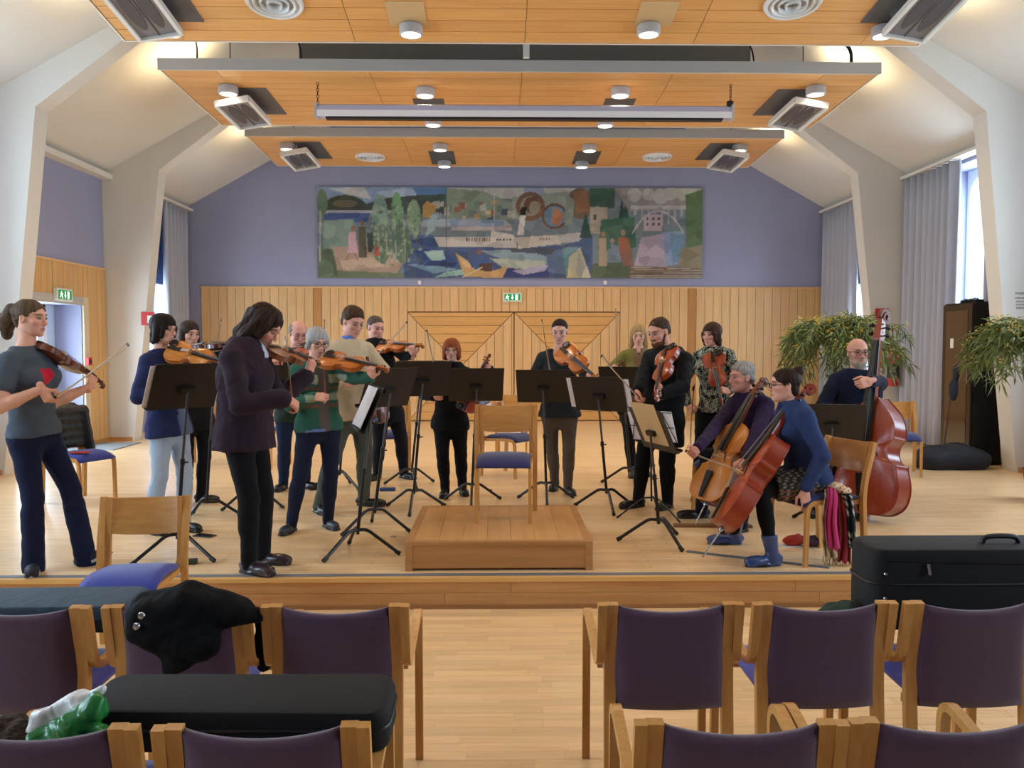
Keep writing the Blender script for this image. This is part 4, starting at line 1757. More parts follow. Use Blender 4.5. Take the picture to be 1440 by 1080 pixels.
def hand(sdf, wrist, f, a, right, s=1.0, curl=(62, 70, 45), spread=0.0, thumb=.5):
    """palm, four fingers of unequal length and a thumb leaving the side of the palm"""
    f = Vector(f).normalized()
    a = Vector(a)
    a = (a - f * a.dot(f)).normalized()
    n = a.cross(f) if right else f.cross(a)
    wrist = Vector(wrist)
    sdf.add(d_box(wrist + f * .050 * s, (.040 * s, .048 * s, .0145 * s), (a, f, n), .0125 * s), .008)
    sdf.add(d_cone(wrist - f * .03 * s, wrist + f * .02 * s, .024 * s, .026 * s), .015)
    for i, (off, L, r) in enumerate(((.029, .074, .0088), (.010, .082, .0090), (-.010, .076, .0086), (-.028, .060, .0076))):
        p = wrist + f * (.090 - .003 * abs(i - 1)) * s + a * off * s
        th = 0.0
        for j, q in enumerate((.45, .31, .24)):
            th += curl[j] * (1 + .06 * i) * D2R
            d = f * math.cos(th) + n * math.sin(th) + a * (spread * (1.5 - i) * .12 * (1 if j == 0 else .3))
            e = p + d.normalized() * L * q * s
            sdf.add(d_cone(p, e, r * s * (1 - .07 * j), r * s * (.95 - .08 * j)), .003)
            p = e
    p = wrist + f * .026 * s + a * .030 * s + n * .006 * s
    e = p + (f * .55 + a * .62 + n * .45 * (1 + thumb)).normalized() * .040 * s
    g = e + (f * .85 + a * .15 * (1 - thumb) + n * .5 * thumb).normalized() * .034 * s
    h = g + (f * .9 - a * .15 * thumb + n * .25).normalized() * .026 * s
    sdf.add(d_cone(p, e, .0135 * s, .0115 * s), .010)
    sdf.add(d_cone(e, g, .0112 * s, .0100 * s), .004)
    sdf.add(d_cone(g, h, .0098 * s, .0080 * s), .004)


class Person:
    def __init__(self, label, Y, H, pel, neck, head, yaw, hyaw, hpitch, feet, footdir, female=False, build=1.0, skin='#d9a58c', hroll=0, dpel=0, dneck=0, dhead=0, sit=False, footz=(0, 0), toeup=(0, 0)):
        self.H, self.Y, self.fem, self.b = H, Y, female, build
        self.skin = skin
        self.sit = sit
        self.f = ang(yaw)
        self.l = UP.cross(self.f)
        self.P = W(pel[0], pel[1], Y + dpel)
        self.Nk = W(neck[0], neck[1], Y + dneck)
        sp = self.Nk - self.P
        if not sit:
            pass
        self.s = sp.normalized()
        self.torso = sp.length
        self.hc = W(head[0], head[1], Y + dhead)
        # head frame
        hf = ang(hyaw)
        hl = UP.cross(hf)
        pt = hpitch * D2R
        hf2 = (hf * math.cos(pt) - UP * math.sin(pt)).normalized()
        hu = (UP * math.cos(pt) + hf * math.sin(pt)).normalized()
        if hroll:
            Rr = Matrix.Rotation(hroll * D2R, 3, hf2)
            hu, hl = Rr @ hu, Rr @ hl
        self.hf, self.hl, self.hu = hf2, hl, hu
        self.hk = H / 1.70 * (.98 if female else 1.02)
        shw = .100 if not female else .090
        self.sw = shw * H * (.5 + .5 * build)
        fl = (self.l - self.s * self.l.dot(self.s)).normalized()
        self.fl = fl
        self.ff = fl.cross(self.s) * -1
        if self.ff.dot(self.f) < 0:
            self.ff = -self.ff
        self.sh = {1: self.Nk - self.s * .046 * H - fl * self.sw, 0: self.Nk - self.s * .046 * H + fl * self.sw}   # 1 right, 0 left
        self.hip = {1: self.P - fl * .052 * H, 0: self.P + fl * .052 * H}
        self.foot, self.ank, self.knee, self.fd = {}, {}, {}, {}
        for i, side in enumerate((0, 1)):
            g = G(*feet[i]) if len(feet[i]) == 2 else Vector(feet[i])
            self.foot[side] = g + Vector((0, 0, footz[i]))
            d = ang(footdir[i])
            self.fd[side] = (d * math.cos(toeup[i] * D2R) + UP * math.sin(toeup[i] * D2R))
            self.ank[side] = self.foot[side] + Vector((0, 0, .085)) - d * .01
            LL = (self.hip[side] - self.ank[side]).length
            l1, l2 = (.245 * H, .247 * H) if sit else (LL * .5025, LL * .5025)
            self.knee[side] = ik(self.hip[side], self.ank[side], l1, l2, self.f * 1.0 + (self.l if side == 0 else -self.l) * .15)
        base = (self.foot[0] + self.foot[1]) / 2
        base.z = S
        self.root = thing('person', label, 'person', base)
        self.arms = {}
        self.hands = {}
        self.hh = max(.0055, .0055 * Y / 6.0)

    def HP(self, f, l, u):
        k = self.hk
        return self.hc + self.hf * (f * k) + self.hl * (l * k) + self.hu * (u * k)

    def arm(self, right, grip=None, f=None, a=None, wrist=None, pole=None, curl=(62, 70, 45), thumb=.6, spread=0):
        """hand closed round `grip`, fingers leaving the palm along f, thumb side towards a"""
        H = self.H
        hs = H / 1.75 * (.92 if self.fem else 1.0)
        f = Vector(f).normalized()
        a = Vector(a)
        a = (a - f * a.dot(f)).normalized()
        n = a.cross(f) if right else f.cross(a)
        if wrist is None:
            wrist = Vector(grip) - f * .088 * hs - n * .030 * hs
        side = 1 if right else 0
        if pole is None:
            pole = Vector((0, 0, -1)) + (self.fl * (-.5 if right else .5)) - self.f * .3
        el = ik(self.sh[side], wrist, .172 * H, .150 * H, pole)
        self.arms[side] = (el, Vector(wrist))
        self.hands[side] = (Vector(wrist), f, a, hs, curl, thumb, spread)
        return self

    # ---- garments
    def stations(self, off=0.0, belly=0.0):
        H, b = self.H, self.b
        if self.fem:
            st = [(-.18, .096, .066), (0.0, .098, .068), (.34, .076, .056), (.66, .082, .066), (.86, .080, .052), (.98, .046, .038)]
        else:
            st = [(-.18, .092, .066), (0.0, .093, .067), (.34, .086, .064), (.66, .096, .070), (.86, .090, .056), (.98, .050, .040)]
        out = []
        for c, w, d in st:
            bb = b * (1 + belly * math.exp(-((c - .35) / .3) ** 2))
            out.append((self.P + self.s * (c * self.torso), w * H * b + off, d * H * bb + off))
        return out

    def torso_sdf(self, sdf, off=0.0, lo=0, hi=6, belly=0.0):
        st = self.stations(off, belly)[lo:hi]
        for (p, w, d), (q, w2, d2) in zip(st[:-1], st[1:]):
            sdf.add(d_loft(p, q, self.fl, w, d, w2, d2), .03)
        for side in (0, 1):
            sg = -1 if side else 1
            inner = self.Nk - self.s * .020 * self.H + self.fl * (sg * .03 * self.H)
            sdf.add(d_cone(inner, self.sh[side], .026 * self.H + off * .4, .031 * self.H * (.6 + .4 * self.b) + off * .4), .03)
        if self.fem:
            for sg in (-1, 1):
                c = self.P + self.s * (.66 * self.torso) + self.fl * (sg * .045 * self.H) + self.ff * (.048 * self.H)
                sdf.add(d_ell(c, (.040 * self.H + off * .5,) * 3), .03)

    def sleeves(self, sdf, off=0.010, length=1.0, cuff=0.0, up=1.0):
        H = self.H
        for side in (0, 1):
            el, wr = self.arms[side]
            k = .6 + .4 * self.b
            r0, r1, r2 = .032 * H * k + off * .4 * up, .0265 * H * k + off * .45, .0205 * H * k + off * .45 + cuff
            if length >= 1:
                e = el.lerp(wr, min(length - 1, .96))
                sdf.add(d_cone(self.sh[side], el, r0, r1), .02)
                sdf.add(d_cone(el, e, r1, r1 + (r2 - r1) * min(1, length - 1)), .015)
            else:
                e = self.sh[side].lerp(el, length)
                sdf.add(d_cone(self.sh[side], e, r0 + .004, r1 + (r0 - r1) * (1 - length) + .008), .02)

    def top(self, mat, hem=-.12, off=.014, length=1.93, belly=0.0, colf=None, name='shirt', collar=0.0, h=None, cuff=0.0, neck=None, wr=.004, up=1.0, flare=0.0):
        sdf = SDF(.03)
        self.torso_sdf(sdf, off, 0, 6, belly)
        if flare:
            a = self.P + self.s * (.10 * self.torso)
            b = self.P + self.s * (hem * self.torso)
            sdf.add(d_loft(a, b, self.fl, .095 * self.H * self.b + off, .07 * self.H * self.b + off, .098 * self.H * self.b + off + flare, .072 * self.H * self.b + off + flare), .03)
        if hem < -.22:
            p, w, d = self.stations(off, belly)[0]
            sdf.add(d_loft(p, self.P + self.s * (hem * self.torso), self.fl, w, d, w + flare * .6, d + flare * .6), .03)
        self.sleeves(sdf, off, length, cuff, up)
        if collar:
            sdf.add(d_cone(self.Nk - self.s * .01, self.Nk + self.s * collar + self.ff * .008, .034 * self.H + off, .031 * self.H + off), .015)
        sdf.cut(-self.s, self.P + self.s * (hem * self.torso))
        sdf.cut(self.s, self.Nk + self.s * (collar + .012 if collar else .012))
        if neck:
            sdf.sub(d_ell(self.Nk + self.ff * .055 * self.H + self.s * .0, (neck, neck, neck * 1.0)), .01)
        if wr:
            sdf.noise(wr * 1.3, 24, self.Y).noise(wr * .7, 52, self.Y * 3)
        return blob(name, sdf, h or max(.011, .011 * self.Y / 6.5), mat, self.root, colf=(lambda V: colf(self, V)) if colf else None)

    def trousers(self, mat, k=1.0, flare=0.0, name='trousers', waist=.07, ankle=.055, h=None, colf=None):
        H = self.H
        sdf = SDF(.03)
        st = self.stations(.0)
        up = self.P + self.s * (waist * self.torso)
        sdf.add(d_loft(self.P - self.s * .01, up, self.fl, st[1][1], st[1][2], st[1][1] * .95, st[1][2] * .97), .03)
        for side in (0, 1):
            hp, kn, an = self.hip[side], self.knee[side], self.ank[side]
            e = an.lerp(kn, 0) - Vector((0, 0, .085 - ankle))
            sdf.add(d_cone(hp, kn, .054 * H * k, .036 * H * k), .035)
            sdf.add(d_cone(kn, e, .036 * H * k, (.027 + flare) * H * k), .02)
            sdf.add(d_cone(kn.lerp(an, .25) - self.f * .01, kn.lerp(an, .5) - self.f * .006, .033 * H * k, .031 * H * k), .03)
        if not self.sit:
            sdf.cut(self.s, up)
        sdf.noise(.0045, 30, self.Y * 2)
        self.trz = min(self.ank[0].z, self.ank[1].z)
        return blob(name, sdf, h or max(.011, .011 * self.Y / 6.5), mat, self.root, colf=(lambda V: colf(self, V)) if colf else None)

    def shoes(self, mat, shaft=.09, sole=None, k=1.0, sr=.040):
        for side in (0, 1):
            g, d = self.foot[side], self.fd[side]
            lat = UP.cross(d).normalized()
            nu = d.cross(lat)
            c = self.H / 1.75 * k * (.93 if self.fem else 1.0)
            sdf = SDF(.015)
            sdf.add(d_ell(g + d * .105 * c + nu * .036, (.095 * c, .047 * c, .036), (d, lat, nu)), .02)
            sdf.add(d_ell(g - d * .02 * c + nu * .045, (.070 * c, .038 * c, .045), (d, lat, nu)), .02)
            sdf.add(d_cone(g - d * .015 + nu * .05, self.ank[side] + (self.knee[side] - self.ank[side]).normalized() * (shaft - .085), .040 * c, sr * c), .02)
            sdf.add(d_box(g + d * .06 * c + nu * .010, (.125 * c, .042 * c, .012), (d, lat, nu), .01), .008)
            sdf.cut(-nu, g + nu * .002, .002)
            sdf.cut(UP, self.ank[side] + Vector((0, 0, shaft - .085 + .005)))
            o = blob('shoe', sdf, .009, mat, self.root)
            if sole:
                pts = [(math.cos(a) * .128 * c, math.sin(a) * .046 * c * (1 if math.cos(a) > -.3 else .85)) for a in [2 * PI * i / 20 for i in range(20)]]
                MB().prism(pts, g + d * .06 * c + nu * .0005, d, lat, nu * .018).obj('sole', sole, o)

    # ---- the body itself
    def body(self, jaw=1.0, age=0.0, brow='#4a372c', lips='#b06a62', bare=False, beard=None, stub=0.0):
        H = self.H
        V_all, Q_all, C_all, n0 = [], [], [], 0
        sk = c3(self.skin)

        def push(sdf, h, colf=None, it=1):
            nonlocal n0
            V, Q = nets(sdf, h)
            for _ in range(it):
                s = np.zeros_like(V)
                c = np.zeros(len(V))
                for i in range(4):
                    np.add.at(s, Q[:, i], V[Q[:, (i + 1) % 4]])
                    np.add.at(c, Q[:, i], 1)
                V = V * .5 + .5 * s / np.maximum(c, 1)[:, None]
            V_all.append(V)
            Q_all.append(Q + n0)
            C_all.append(np.tile(sk, (len(V), 1)) if colf is None else colf(V))
            n0 += len(V)
        b = SDF(.03)
        for (p, w, d), (q, w2, d2) in zip(self.stations(-.016)[1:-1], self.stations(-.016)[2:]):
            b.add(d_loft(p, q, self.fl, w, d, w2, d2), .03)
        for side in (0, 1):
            el, wr = self.arms[side]
            r = 0.0 if bare else -.004
            b.add(d_cone(self.Nk - self.s * .02 * H + self.fl * (.03 * H * (-1 if side else 1)), self.sh[side],   .022 * H, .026 * H), .03)
            b.add(d_cone(self.sh[side], el, .029 * H * (.6 + .4 * self.b) + r, .0235 * H + r), .02)
            b.add(d_cone(el, el.lerp(wr, .35), .0235 * H + r, .0240 * H + r), .015)
            b.add(d_cone(el.lerp(wr, .35), wr, .0240 * H + r, .0155 * H), .015)
            b.add(d_cone(self.hip[side], self.knee[side], .034 * H, .022 * H), .03)
            b.add(d_cone(self.knee[side], self.ank[side], .022 * H, .016 * H), .02)
        nb = self.HP(-.018, 0, -.065)
        b.add(d_cone(self.Nk - self.s * .02, nb, .033 * H, .0305 * H), .03)
        push(b, .014)
        # head
        hd = SDF(.012)
        k = self.hk
        ax = (self.hf, self.hl, self.hu)

        def E(f, l, u, a, b_, c, kk=.012, op='add'):
            getattr(hd, op)(d_ell(self.HP(f, l, u), (a * k, b_ * k, c * k), ax), kk * k)
        E(-.012, 0, .035, .096, .076, .082)
        E(.020, 0, -.028, .070, .062 * jaw, .086, .02)
        E(.036, 0, -.076, .048, .047 * jaw, .036, .02)
        E(.070, 0, -.096, .018, .020, .016, .015)
        E(.074, 0, .030, .020, .052, .012, .012)
        for s_ in (-1, 1):
            E(.055, s_ * .040, -.018, .030, .024, .022, .015)
        for s_ in (-1, 1):
            E(.098, s_ * .031, .010, .016, .017, .011, .010, 'sub')
        hd.add(d_cone(self.HP(.086, 0, .014), self.HP(.106, 0, -.026), .0075 * k, .0115 * k), .008)
        for s_ in (-1, 1):
            E(.096, s_ * .011, -.032, .011, .0075, .0075, .005)
            E(-.006, s_ * .076, -.004, .019, .007, .031, .004)
            E(-.002, s_ * .081, -.002, .010, .006, .020, .003, 'sub')
        E(.086, 0, -.0565, .012, .023, .0062, .004)
        E(.085, 0, -.0685, .012, .020, .0070, .004)
        hd.add(d_cone(nb, self.HP(-.012, 0, -.04), .0325 * H, .034 * H), .02)
        hc, hf, hl, hu = (np.array(list(q), np.float32) for q in (self.hc, self.hf, self.hl, self.hu))
        br, lp = c3(brow), c3(lips)

        def colf(V):
            q = (V - hc) / k
            f, l, u = q @ hf, q @ hl, q @ hu
            c = np.tile(sk, (len(V), 1))
            fl_ = np.exp(-((np.abs(l) - .042) / .022) ** 2 - ((u + .022) / .026) ** 2) * (f > .02)
            c = mix(c, V, .35 * fl_, '#c9726a')
            c = mix(c, V, .30 * np.exp(-(l / .014) ** 2 - ((u + .03) / .014) ** 2) * (f > .09), '#c9726a')
            m = np.exp(-(l / .022) ** 4 - ((u + .0625) / .0105) ** 4) * (f > .070)
            c = c * (1 - .8 * m[:, None]) + lp * (.8 * m[:, None])
            m = np.exp(-((np.abs(l) - .033) / .021) ** 4 - ((u - .031 + (np.abs(l) - .033) ** 2 * 6) / .0062) ** 4) * (f > .05)
            c = c * (1 - .85 * m[:, None]) + br * (.85 * m[:, None])
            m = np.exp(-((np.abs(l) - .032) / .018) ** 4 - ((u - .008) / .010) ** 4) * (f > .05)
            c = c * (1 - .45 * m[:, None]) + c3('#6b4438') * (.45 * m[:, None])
            if stub:
                m = np.clip((-.035 - u) / .02, 0, 1) * (f > -.02) * stub
                c = c * (1 - m[:, None]) + br * m[:, None]
            return c
        push(hd, self.hh, colf)
        for side in (0, 1):
            w, f, a, hs, curl, th, spr = self.hands[side]
            hd2 = SDF(.004)
            hand(hd2, w, f, a, side == 1, hs, curl, spr, th)
            push(hd2, max(.0046, .0046 * self.Y / 7), lambda V: np.tile(sk * np.array([1.0, .93, .9], np.float32), (len(V), 1)))
        V, Q, C = np.concatenate(V_all), np.concatenate(Q_all), np.concatenate(C_all)
        org = self.P
        me = np_mesh('body', V, Q, M_skin, org, C)
        o = link('body', me, self.root, org)
        # eyes
        for s_ in (-1, 1):
            e = MB()
            c = self.HP(.0775, s_ * .032, .006)
            rr = []
            for i in range(7):
                t = i / 6 * PI * .5
                rr.append([c + (self.hf * math.cos(t) + (self.hl * math.cos(q) + self.hu * math.sin(q) * .8) * math.sin(t)) * (.0125 * k) for q in [2 * PI * j / 10 for j in range(10)]])
            e.rings(rr, caps=False)
            for fi in range(len(e.f)):
                e.m[fi] = 1 if fi < 30 else 0
            e.obj('eye', [plain('eye_white', '#9a8478', 0.3), plain('eye_dark', '#2a1d17', 0.2)], o, smooth='all')
        return o

    def hair(self, style, color, name='hair', color2=None, h=None):
        k = self.hk
        ax = (self.hf, self.hl, self.hu)
        s = SDF(.015)
        HPp = self.HP

        def E(f, l, u, a, b, c, kk=.015, op='add'):
            getattr(s, op)(d_ell(HPp(f, l, u), (a * k, b * k, c * k), ax), kk * k)

        def C(p, q, ra, rb, kk=.015):
            s.add(d_cone(HPp(*p), HPp(*q), ra * k, rb * k), kk * k)

        def face(w=.062, top=.062, f0=.105, low=-.09):
            s.sub(d_ell(HPp(f0, 0, (top + low) / 2 - .012), (.085 * k, w * k, (top - low) / 2 * k + .012 * k), ax), .010 * k)
        def line(t=.0, k2=.018):
            s.cut(self.hf * .634 - self.hu * .773, HPp(t - .006, 0, 0), k2)
        if style == 'short':
            E(-.014, 0, .046, .103, .083, .090)
            E(-.05, 0, -.01, .062, .074, .06)
            s.noise(.009, 48, self.Y)
            line(.006)
            face(.052, .080, .132, .0)
        elif style == 'crop':
            E(-.014, 0, .039, .098, .079, .083)
            E(-.05, 0, -.005, .058, .070, .05)
            s.noise(.004, 70, self.Y)
            line(.004)
            face(.054, .082, .130, .0)
        elif style == 'receding':
            E(-.022, 0, .030, .096, .085, .076)
            E(-.05, 0, -.015, .062, .076, .055)
            s.noise(.005, 60, self.Y)
            line(.004)
            s.sub(d_ell(HPp(.085, 0, .075), (.10 * k, .052 * k, .085 * k), ax), .012 * k)
        elif style == 'bob':
            E(-.016, 0, .040, .108, .090, .090)
            for q in (-1, 1):
                C((.0, q * .066, .02), (-.005, q * .070, -.085), .036, .030)
                C((.055, q * .066, .02), (.045, q * .068, -.055), .020, .016)
            C((-.06, 0, .0), (-.055, 0, -.095), .055, .042)
            C((-.05, .04, -.05), (-.045, .045, -.10), .036, .03)
            C((-.05, -.04, -.05), (-.045, -.045, -.10), .036, .03)
            face(.058, .046, .125, -.14)
        elif style == 'long':
            E(-.016, 0, .038, .104, .086, .086)
            for q in (-1, 1):
                C((-.01, q * .064, .02), (.01, q * .075, -.12), .034, .032)
                C((.01, q * .075, -.12), (.035, q * .080, -.24), .032, .018)
            C((-.06, 0, -.02), (-.06, 0, -.20), .055, .05)
            face(.060, .066, .120, -.14)
        elif style == 'wavy':
            E(-.016, 0, .042, .108, .090, .090)
            for q in (-1, 1):
                C((-.01, q * .062, .03), (-.03, q * .074, -.09), .044, .038)
                C((.045, q * .066, .035), (.030, q * .074, -.045), .024, .022)
                C((-.03, q * .07, -.09), (-.075, q * .06, -.135), .036, .024)
            C((-.07, 0, .01), (-.095, 0, -.13), .062, .040)
            face(.060, .076, .125, -.16)
            s.noise(.009, 48, 1.0)
        elif style == 'ponytail':
            E(-.016, 0, .040, .103, .083, .086)
            E(-.06, 0, -.02, .045, .06, .05)
            C((-.085, 0, .045), (-.125, 0, .05), .032, .030)
            C((-.13, 0, .045), (-.165, .0, -.03), .044, .055, .02)
            C((-.165, 0, -.03), (-.155, 0, -.12), .052, .030, .02)
            s.noise(.004, 70, 2.0)
            s.sub(d_ell(HPp(.085, 0, -.03), (.105 * k, .095 * k, .085 * k), ax), .012 * k)
            face(.062, .080, .122, -.06)
        elif style == 'bun':
            E(-.016, 0, .040, .103, .083, .086)
            E(-.05, 0, -.03, .050, .064, .06)
            E(-.095, 0, .095, .042, .044, .036, .006)
            E(-.105, .02, .115, .022, .022, .018, .004)
            s.sub(d_ell(HPp(.085, 0, -.04), (.100 * k, .095 * k, .080 * k), ax), .012 * k)
            face(.062, .078, .122, -.06)
        elif style == 'grey_bob':
            E(-.016, 0, .040, .106, .087, .088)
            for q in (-1, 1):
                C((.02, q * .062, .03), (-.01, q * .070, -.045), .032, .026)
            C((-.06, 0, .0), (-.06, 0, -.07), .054, .040)
            face(.060, .056, .122, -.13)
        hl, hu, hf, hc = (np.array(list(q), np.float32) for q in (self.hl, self.hu, self.hf, self.hc))

        def ridge(P, m):
            q = P - hc
            th = np.arctan2(q @ hl, q @ hf + .03)
            return np.sin(th * m + 2.2 * np.sin(q @ hu * 28) + 1.3 * np.sin(th * 5))
        s.warp(lambda P: .0016 * ridge(P, 34) + .0012 * ridge(P, 19))
        c1, c2 = c3(color), c3(color2 or color)

        def colf(V):
            m = np.clip(.5 + .35 * ridge(V, 41) + .25 * ridge(V, 17), 0, 1)[:, None]
            return (c1 * (1 - m) + c2 * m) if color2 else c1 * (.75 + .5 * m)
        return blob(name, s, h or max(.0065, .0065 * self.Y / 6), vcol('hair_strands', .6, spec=.12), self.root, colf=colf)

    def beard(self, color, long=0.0, color2=None):
        k = self.hk
        ax = (self.hf, self.hl, self.hu)
        s = SDF(.012)
        s.add(d_ell(self.HP(.040, 0, -.082 - long * .3), (.056 * k, .056 * k, .042 * k), ax), .01)
        for q in (-1, 1):
            s.add(d_cone(self.HP(.010, q * .066, -.02), self.HP(.035, q * .052, -.075), .010 * k, .016 * k), .015)
        s.add(d_ell(self.HP(.088, 0, -.044), (.016 * k, .032 * k, .008 * k), ax), .008)
        s.add(d_ell(self.HP(.062, 0, -.105 - long), (.026 * k, .032 * k, .022 * k), ax), .02)
        s.sub(d_ell(self.HP(.098, 0, -.0615), (.018 * k, .022 * k, .0085 * k), ax), .004)
        s.noise(.002, 160, 1)
        c1, c2 = c3(color), c3(color2 or color)
        return blob('beard', s, self.hh, vcol('hair_strands', .6, spec=.12), self.root, colf=lambda V: c1 * (.8 + .4 * np.random.RandomState(1).rand(len(V), 1)) if not color2 else c1 + (c2 - c1) * np.random.RandomState(1).rand(len(V), 1))

    def glasses(self, mat=None, r=.024, thick=.0022):
        k = self.hk
        mat = mat or plain('spectacle_black', '#15120f', .3)
        m = MB()
        for s_ in (-1, 1):
            pts = [self.HP(.106, s_ * .033 + r * 1.15 * math.cos(a), .004 + r * .8 * math.sin(a)) for a in [2 * PI * i / 14 for i in range(15)]]
            m.tube(pts, thick * k, 5, caps=False)
            m.tube([self.HP(.104, s_ * .060, .010), self.HP(.06, s_ * .080, .010), self.HP(-.01, s_ * .082, .008)], thick * k, 5)
        m.tube([self.HP(.107, -.009, .008), self.HP(.110, 0, .010), self.HP(.107, .009, .008)], thick * k, 5)
        o = m.obj('glasses', mat, self.root, smooth=True)
        return o


def violin_hold(p, tail, scroll_px, far, label, mats, viola=False, znorm=None, pole=None, hand_at=.455):
    """put a violin under the chin and the left hand round its neck"""
    k = 1.12 if viola else 1.0
    T = Vector(tail)
    Sx = reach(T, scroll_px[0], scroll_px[1], .60 * k, far)
    d = (Sx - T).normalized()
    z = Vector(znorm) if znorm is not None else UP * 1.0 - p.fl * .45
    M = frame(T, d, z)
    make_instrument('viola' if viola else 'violin', k, mats[0], mats[1], .032, label, 'viola' if viola else 'violin', M, group='violins and violas held by the players')
    x, y, zz = (Vector(M.col[i][:3]) for i in range(3))
    grip = T + y * (hand_at * k) + zz * .012
    f = (zz * .75 - x * .55 * (1) + UP * .2)
    # fingers come up on the far (E string) side, thumb side towards the scroll... palm under the neck
    p.arm(False, grip=grip - zz * .012, f=zz * .8 + x * (-.25) + y * .1, a=y, pole=pole or (UP * -1 + p.fl * .35 - p.f * .1), curl=(38, 62, 48), thumb=.3)
    return M


def bow_hold(p, hand_px, dY, tip_px, far, label, pole=None, wood_mat=None, L=.72):
    g = W(hand_px[0], hand_px[1], p.Y + dY)
    tip = reach(g, tip_px[0], tip_px[1], L, far)
    d = (tip - g).normalized()
    make_bow(g - d * .03, tip, label, wood_mat=wood_mat)
    sh = p.sh[1]
    fd = (g - sh)
    fd = (fd - d * fd.dot(d))
    fd = fd.normalized() * .8 + Vector((0, 0, -.25))
    p.arm(True, grip=g, f=fd, a=d * 1.0, pole=pole, curl=(48, 55, 40), thumb=.7)
    return g


VAR = {}
for nm, a, b in (('amber', '#c8702a', '#a85518'), ('red', '#a8441c', '#8a3012'), ('brown', '#8a4a20', '#6c3515'), ('gold', '#cc8136', '#b06a24'), ('dark', '#6b3315', '#52240e')):
    VAR[nm] = (varnish('varnish_%s_top' % nm, a, b), varnish('varnish_%s_back' % nm, b, b))

def fabric(name, color, rough=.9, **kw):
    return plain('cloth_' + name, color, rough, bump=kw.pop('bump', .12), bscale=350, var=.06, vscale=9, sheen=kw.pop('sheen', .04), spec=.2, wrinkle=kw.pop('wrinkle', .35))


M_top = vcol('cloth_pattern', .9, wrinkle=.35, sheen=.04, spec=.2)
M_shoeblk = plain('shoe_black', '#131314', .35)
M_leather = plain('boot_brown', '#33262a', .35, coat=.2)
M_solew = plain('sole_grey', '#b9b4aa', .6)
M_soled = plain('sole_dark', '#0e0c0b', .7)


def loc3(p, V):
    q = V - V3(p.P)
    return q @ V3(p.fl), q @ V3(p.ff), q @ V3(p.s)


def tail_at(p, fl=.055, ff=.075, s=.035):
    return p.Nk + p.fl * fl + p.ff * ff + p.s * s


def do_violin(p, **kw):
    pass


# 1 ---------------------------------------------------------------- woman with ponytail, heart on her shirt
p = Person('person in grey t-shirt with a red heart, dark jeans and ponytail, playing violin', 5.42, 1.74, (48, 612), (37, 489), (43, 448), 78, 84, 4,
           ((124, 794), (47, 804)), (88, 25), female=True, skin='#dca48a', toeup=(24, 0), dneck=-.02)
T = W(53, 486, p.Y - .02)
violin_hold(p, T, (149, 545), True, 'brown violin held by the woman with the heart t-shirt', VAR['brown'], znorm=UP + Vector((.25, .35, 0)), pole=UP * -1 + Vector((0, -.2, 0)))
bow_hold(p, (73, 561), -.16, (180, 484), False, 'pale bow pointing away from the woman with the heart t-shirt', pole=UP * -.5 + Vector((-1, -.35, 0)), wood_mat=plain('bow_pale', '#b99a7c', .4))


def heart(p, V):
    a, b, c = loc3(p, V)
    base = np.tile(c3('#4c5560'), (len(V), 1))
    t = p.torso
    x = (a + .01) / .062
    y = (c - .655 * t) / .062
    h = (x * x + y * y - .62) ** 3 - x * x * y ** 3
    m = ((h < 0) & (b > .02)).astype(np.float32)
    return mix(base, V, m, '#c01f35')


p.top(M_top, hem=.0, length=.52, colf=heart, name='t_shirt', off=.014, h=.0085, neck=.035)
p.trousers(fabric('indigo_jeans', '#161c38'), 1.0, flare=.012, ankle=.02, waist=.05)
p.shoes(plain('plimsoll_navy', '#141826', .7), .09, M_solew)
p.body(bare=True, lips='#b5655f')
p.hair('ponytail', '#3f3226', color2='#6a5743')

# 2 ---------------------------------------------------------------- woman with dark bob, navy cardigan
p = Person('person in navy cardigan and pale jeans with a dark bob, playing violin', 6.5, 1.70, (238, 602), (226, 493), (230, 463), 72, 72, 8,
           ((261, 746), (214, 750)), (60, 55), female=True, skin='#d9a68f')
T = W(236, 492, p.Y - .08)
violin_hold(p, T, (338, 517), False, 'golden violin of the woman in navy cardigan', VAR['gold'], znorm=UP * .75 + Vector((.1, -.8, 0)))
p.arm(True, grip=W(252, 550, p.Y - .25), f=Vector((.6, -.5, -.4)), a=UP, pole=UP * -1 + Vector((-.6, -.4, 0)))


def cardi(p, V):
    a, b, c = loc3(p, V)
    base = np.tile(c3('#232a50'), (len(V), 1))
    m = ((b > .02) & (np.abs(a - .02) < .055 + .02 * (c < .1)) & (c < p.torso * .95)).astype(np.float32)
    return mix(base, V, m, '#55627f')


p.top(M_top, hem=-.10, length=1.93, colf=cardi, name='cardigan', off=.018, flare=.02)
p.trousers(fabric('pale_jeans', '#a3b3c6'), .98)
p.shoes(M_shoeblk, .09, M_soled)
p.body()
p.hair('bob', '#17110f', color2='#2a201c')
p.glasses(plain('spectacle_brown', '#4a2f24', .3), thick=.0014)

# 3 ---------------------------------------------------------------- woman behind, black clothes
p = Person('person in black with long dark hair playing violin behind the navy cardigan', 7.62, 1.68, (274, 592), (268, 493), (267, 469), 45, 48, 12,
           ((284, 706), (262, 709)), (80, 20), female=True, skin='#dba991')
T = W(274, 490, p.Y - .12)
violin_hold(p, T, (345, 484), False, 'dark red violin half hidden behind the long-haired man', VAR['dark'], znorm=UP)
bow_hold(p, (300, 503), -.30, (311, 450), True, 'bow rising beside the woman in black behind the navy cardigan')
p.top(fabric('black_knit', '#131316'), hem=-.12, length=1.93, name='sweater')
p.trousers(fabric('black_jeans', '#111217'), .95)
p.shoes(M_shoeblk, .11, M_soled)
p.body()
p.hair('long', '#2c211d', color2='#43352d')

